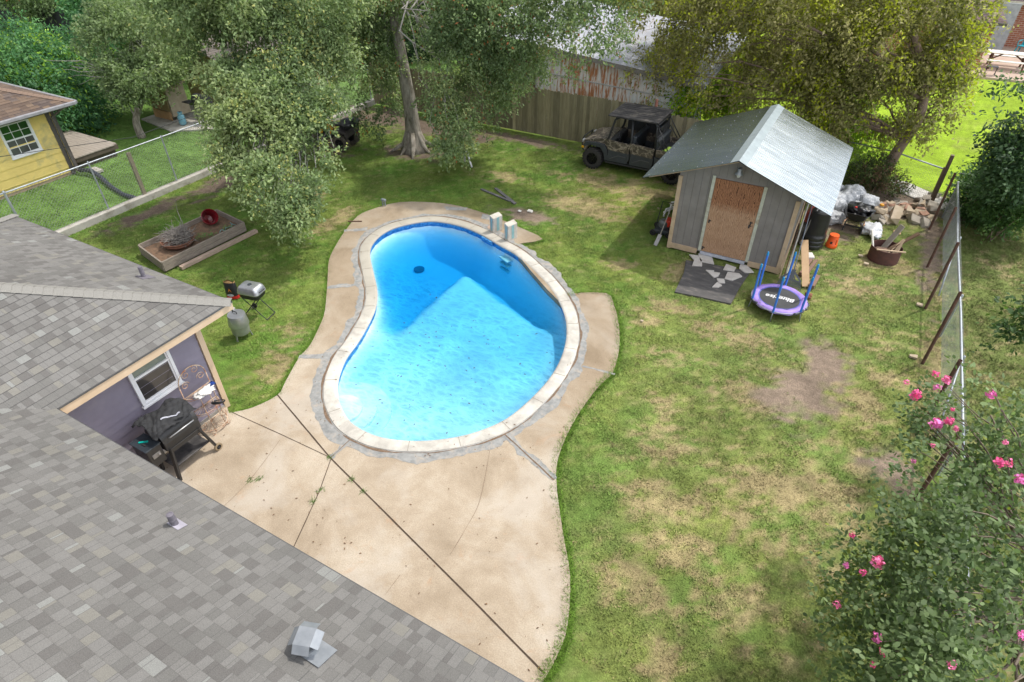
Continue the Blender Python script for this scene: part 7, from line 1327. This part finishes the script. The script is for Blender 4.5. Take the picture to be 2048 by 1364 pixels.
def tree(name, label, base, trunk, r0, blobs, seed, bark=m_bark, group=None, twigs=2, flare=0, zsrc=None, **kw):
    """trunk = list of points above the base; limbs run from the trunk into every lobe of the crown"""
    T_ = thing(name, label, 'tree', base, group=group); rnd = random.Random(seed); m = MB(); P = [Vector(base)]+[Vector(p) for p in trunk]
    rs = [r0*(1-.62*i/(len(P)-1)) for i in range(len(P))]; sp_l = smooth3(P, rs, 6); pts = [a for a, b in sp_l]; rr = [b for a, b in sp_l]
    if flare: rr = [r_*(1+flare*math.exp(-(p.z-base[2])*3.2)) for p, r_ in zip(pts, rr)]
    m.tube([tuple(p-Vector((0, 0, .08)) if i == 0 else p) for i, p in enumerate(pts)], rr, 18)
    if flare:
        for k in range(8):
            a_ = k*PI/4+rnd.uniform(-.3, .3); e = Vector((math.cos(a_), math.sin(a_), 0)); L = r0*rnd.uniform(2.3, 3.4); m.tube([P[0]+e*r0*.7+Vector((0, 0, .75)), P[0]+e*r0*1.25+Vector((0, 0, .28)), P[0]+e*L*.75+Vector((0, 0, .06)), P[0]+e*L+Vector((0, 0, -.06))], [r0*.30, r0*.36, r0*.20, r0*.05], 8)
    m.build('trunk', bark, T_, smooth=True, world=True); m = MB(); top = pts[len(pts)//3:]
    for b_ in blobs:
        if zsrc is not None and rnd.random() < .4: continue
        c = Vector(b_[:3]); src = min([p for p in top if zsrc is None or p.z > zsrc], key=lambda p: (p-c).length+1.3*max(0, p.z-(c.z-1.3))); L = (c-src).length
        L2 = limb(m, src, c, min(.028+.010*L, r0*.4)*(1 if zsrc is None else .6), .012, rnd, .07 if zsrc is None else .16, 9, .12 if zsrc is None else .5)
        for k in range(twigs):
            s_ = L2[rnd.randint(3, 6)]; e = c+Vector((rnd.gauss(0, 1), rnd.gauss(0, 1), rnd.gauss(0, .7))).normalized()*b_[3]*rnd.uniform(.6, 1.0); L3 = limb(m, s_, e, .016, .005, rnd, .05, 5, .25, 5)
    m.build('branches', m_branch if bark is m_bark else bark, T_, smooth=True, world=True); crown('crown', T_, blobs, seed=seed, **kw); return T_
def smooth3(P, rs, k):
    out = []; n_ = len(P)
    for i in range(n_-1):
        a, b_, c, d = P[max(i-1, 0)], P[i], P[i+1], P[min(i+2, n_-1)]
        for j in range(k): t = j/k; out.append((.5*((2*b_)+(c-a)*t+(2*a-5*b_+4*c-d)*t*t+(3*b_-a-3*c+d)*t**3), rs[i]+(rs[i+1]-rs[i])*t))
    out.append((P[-1], rs[-1])); return out
OAK = [(3, (.125, .180, .080)), (4, (.190, .260, .115)), (3, (.265, .330, .150)), (1.5, (.36, .40, .18))]
OLV = [(3, (.150, .155, .050)), (4, (.265, .250, .095)), (3, (.370, .335, .150)), (1.5, (.48, .48, .11))]
GRN = [(3, (.045, .125, .050)), (3, (.075, .195, .075)), (2, (.125, .27, .10)), (1, (.24, .38, .06))]
tree('oak_tree', 'tallest oak with a thick flared grey trunk and drooping leafy branches by the wooden fence', (-15, 18.8, 0), [(-15.05, 18.85, 1.6), (-15.2, 18.8, 3.6), (-15.5, 19.0, 6.0), (-15.3, 19.2, 8.6)], .31, BL_A, 101, flare=.75, zsrc=5.4, n_cl=10500, per=12, lw=.062, ll=.115, tones=OAK, spread=.17, droop=.45, gap=.30, tips=(.38, .15, .06), tip_amt=.05)
tree('leaning_tree', 'big leafy tree leaning over the lawn with branches hanging in front of the quad bike', (-20.9, 19.6, 0), [(-20.3, 19.0, 1.8), (-19.0, 17.9, 3.6), (-17.8, 16.6, 5.0), (-17.0, 15.2, 6.0)], .20, BL_B, 202, n_cl=12500, per=12, lw=.060, ll=.110, tones=OAK[:3]+[(2.4, (.25, .30, .13))], spread=.16, droop=.4, gap=.38, gs=2.0, tips=(.45, .45, .16), tip_amt=.12)
tree('olive_tree', 'broad olive green tree with yellowish tips spreading behind the metal roofed shed', (1.26, 23.9, 0), [(1.45, 23.95, 1.2), (1.7, 24.2, 2.6), (1.0, 24.6, 4.2), (-.3, 25, 5.8)], .20, BL_C, 303, bark=surf('pinkish_brown_bark', (.30, .22, .17), (.19, .14, .11), 6, .9, bmp=.6), n_cl=13500, per=12, lw=.064, ll=.135, tones=OLV, spread=.21, droop=.5, gap=.32, tips=(.46, .50, .03), tip_amt=.40)
tree('garden_tree', 'slim dark leaved tree with a forked pale trunk in the neighbour garden', (-25.9, 14.5, 0), [(-26.0, 14.6, .7), (-25.8, 15.2, 1.7), (-26.3, 16, 3.0)], .17, BL_D, 404, n_cl=5200, per=12, lw=.075, ll=.13, tones=OAK[:3], spread=.19, droop=.1, gap=.38, twigs=4)
m = MB(); rnd = random.Random(3)
for k in range(9): L1 = limb(m, (-27.2, 15.3, 2.0), (-28.4-rnd.random()*1.3, 14.5+rnd.gauss(0, .6), 1.3+rnd.random()*1.9), .03, .006, rnd, .06, 6, .3, 5); limb(m, L1[3], L1[3]+Vector((-rnd.random()*.6, rnd.gauss(0, .5), rnd.gauss(0, .4))), .012, .004, rnd, 0, 4, .3, 4)
tag(m.build('bare_branch', m_branch, smooth=True), 'bare pale dead branches reaching left from the slim garden tree', 'branch')
tree('sumac_bush', 'rounded bright green bush with fern like leaves behind the yellow house', (-34, 16.0, 0), [(-34, 16.2, .7), (-34.2, 16.5, 1.4)], .10, BL_E, 505, bark=m_bark2, n_cl=3600, per=14, lw=.075, ll=.17, tones=GRN, spread=.30, droop=.7, gap=.18, twigs=0, tips=(.22, .38, .04), tip_amt=.25)
tree('dark_tree', 'dark green tree leaning in from the right edge above the hedge', (6.3, 22.6, 0), [(6.2, 22.4, 1.5), (6.0, 22.2, 3.2)], .14, BL_R, 606, bark=m_bark2, n_cl=1100, per=11, lw=.07, ll=.13, tones=[(3, (.05, .10, .045)), (4, (.085, .15, .065)), (2, (.14, .21, .09))], spread=.22, droop=.3, gap=.25)
tree('edge_tree', 'dark leafy branch tips entering at the right edge above the side lawn', (9.0, 13.0, 0), [(8.6, 12.9, 2.0), (8.0, 12.7, 3.4)], .12, [b_ for b_ in BL_R2]+[[BL_R2[0][0]+.5, BL_R2[0][1]+.1, 3.5, .6]], 616, bark=m_bark2, n_cl=170, per=10, lw=.06, ll=.10, tones=[(3, (.05, .10, .03)), (2, (.10, .17, .04))], spread=.15, droop=.3, gap=.1)
def shrub(name, label, blobs, seed, tones, n_cl, lift=0, cat='shrub', **kw):
    B = [[b_[0], b_[1], max(b_[2]+lift, b_[3]*.35), b_[3]] for b_ in blobs]; c = np.array(B).mean(0); s_ = thing(name, label, cat, (float(c[0]), float(c[1]), 0)); m = MB(); rnd = random.Random(seed)
    for b_ in B:
        for k in range(3): limb(m, (b_[0]+rnd.gauss(0, .15), b_[1]+rnd.gauss(0, .15), -.02), (b_[0]+rnd.gauss(0, b_[3]*.4), b_[1]+rnd.gauss(0, b_[3]*.4), b_[2]+b_[3]*.5), .02, .006, rnd, 0, 4, .2, 5)
    m.build('stems', m_bark2, s_, world=True); crown('foliage', s_, B, n_cl, seed=seed, tones=tones, **kw); return s_
shrub('hedge', 'dark tangled hedge growing over the rear end of the right fence', BL_H, 707, [(3, (.05, .11, .035)), (4, (.085, .17, .05)), (2, (.15, .25, .07))], 1700, per=11, lw=.06, ll=.10, spread=.17, gap=.15, zmin=.03)
shrub('bright_shrub', 'bright yellow green shrub growing right of the shed roof under the olive tree', BL_V[3:6]+BL_V[7:], 808, [(2, (.10, .20, .015)), (4, (.20, .34, .02)), (3, (.32, .46, .03))], 620, per=10, lw=.09, ll=.13, spread=.2, gap=.25, zmin=.03)
shrub('bright_shrub', 'bright yellow green shrub showing above the left slope of the shed roof', BL_V[:3]+BL_V[6:7], 818, [(2, (.10, .20, .015)), (4, (.20, .34, .02)), (3, (.32, .46, .03))], 560, per=10, lw=.09, ll=.13, spread=.2, gap=.25, zmin=.03)
shrub('ivy_mound', 'low dark ivy mound around the foot of the olive tree', BL_I, 909, [(3, (.035, .045, .022)), (3, (.06, .075, .03)), (1.5, (.11, .15, .05)), (1, (.20, .12, .08))], 750, lift=.35, per=10, lw=.05, ll=.07, spread=.13, gap=.1, zmin=.02)
# flowering crape myrtle close to the camera
MYR = [(3, (.085, .135, .055)), (4, (.140, .200, .085)), (3, (.205, .280, .125)), (1, (.21, .25, .06))]
CM = tree('crape_myrtle', 'near crape myrtle bush with small grey green leaves and pink flower heads', (4.3, 6.6, 0), [(4.2, 6.7, .7), (4.1, 6.8, 1.5)], .07, BL_M, 1010, bark=surf('smooth_pale_bark', (.22, .17, .13), (.15, .12, .09), 6, .7), twigs=6, n_cl=4300, per=8, lw=.042, ll=.070, tones=MYR, spread=.13, droop=.05, gap=.46, gs=2.8, shape='round', zmin=.3, tips=(.30, .34, .06), tip_amt=.05)
m_pk, n, l, b = new_mat('pink_blossom'); at = n.new('ShaderNodeAttribute'); at.attribute_name = 'tint'; l.new(at.outputs['Color'], b.inputs['Base Color']); b.inputs['Roughness'].default_value = .6
for i, (x, y, z, r_) in enumerate(FLW):
    rg = np.random.default_rng(i); r_ = r_*.82; K = 60 if r_ > .05 else 34; d = rg.normal(size=(K, 3)); d /= np.linalg.norm(d, axis=1)[:, None]; c = np.array([x, y, z])+d*r_*rg.uniform(.4, 1, K)[:, None]; a = rg.normal(size=(K, 3)); a /= np.linalg.norm(a, axis=1)[:, None]; s = np.cross(a, d); s /= np.linalg.norm(s, axis=1)[:, None]; q = r_*.28
    V = np.stack([c-a*q, c+s*q, c+a*q, c-s*q], 1).reshape(-1, 3); base = np.array([(.90, .12, .34), (.95, .22, .44), (.85, .20, .52)][i % 3]); cc = np.repeat(base[None]*rg.uniform(.75, 1.25, K)[:, None], 4, 0)
    np_mesh('flower_cluster', V, np.arange(4*K).reshape(-1, 4), m_pk, CM, col=np.concatenate([np.clip(cc, 0, 1), np.ones((4*K, 1))], 1))
# background trees
BGT = [('hedgerow_tree', 'dense green tree mass at the far top left corner beyond the black screen fence', FOL_T[:4], GRN[:3], 1), ('hedgerow_tree', 'dark green tree above the slim garden tree at the top left', FOL_T[4:6], OAK[:3], 2), ('hedgerow_tree', 'dull green tree at the very top left corner of the view', FOL_T[6:7], OAK[:2], 3), ('hedgerow_shrub', 'small light green shrub at the end of the black screen fence', FOL_T[7:], GRN, 4),
 ('hedgerow_tree', 'dark tree mass behind the thick oak trunk', FOL_T2[:4]+FOL_T2[7:], [(3, (.02, .05, .02)), (3, (.04, .09, .03)), (1, (.07, .12, .05))], 5), ('hedgerow_tree', 'dark tree just right of the oak trunk in the background', FOL_T2[4:7], [(3, (.025, .055, .025)), (3, (.05, .10, .04))], 6), ('hedgerow_tree', 'yellow green trees in the background above the tin barn roof', FOL_T3[:4], OLV, 7), ('hedgerow_tree', 'yellow green trees at the top edge above the olive tree', FOL_T3[4:], OLV, 8)]
for nm, lb, bl, tn, sd_ in BGT:
    c = np.array(bl).mean(0); BB = [[b_[0], b_[1], max(b_[2], b_[3]*.5), b_[3]] for b_ in bl]
    tree(nm, lb, (float(c[0]), float(c[1])+.5, 0), [(float(c[0]), float(c[1])+.5, 1.2), (float(c[0]), float(c[1])+.3, max(1.6, float(c[2])))], .18, BB, 1200+sd_, bark=m_bark2, twigs=0, n_cl=int(380*len(bl))+200, per=13, lw=.15, ll=.24, tones=tn, spread=.42, droop=.3, gap=.12, zmin=.05)
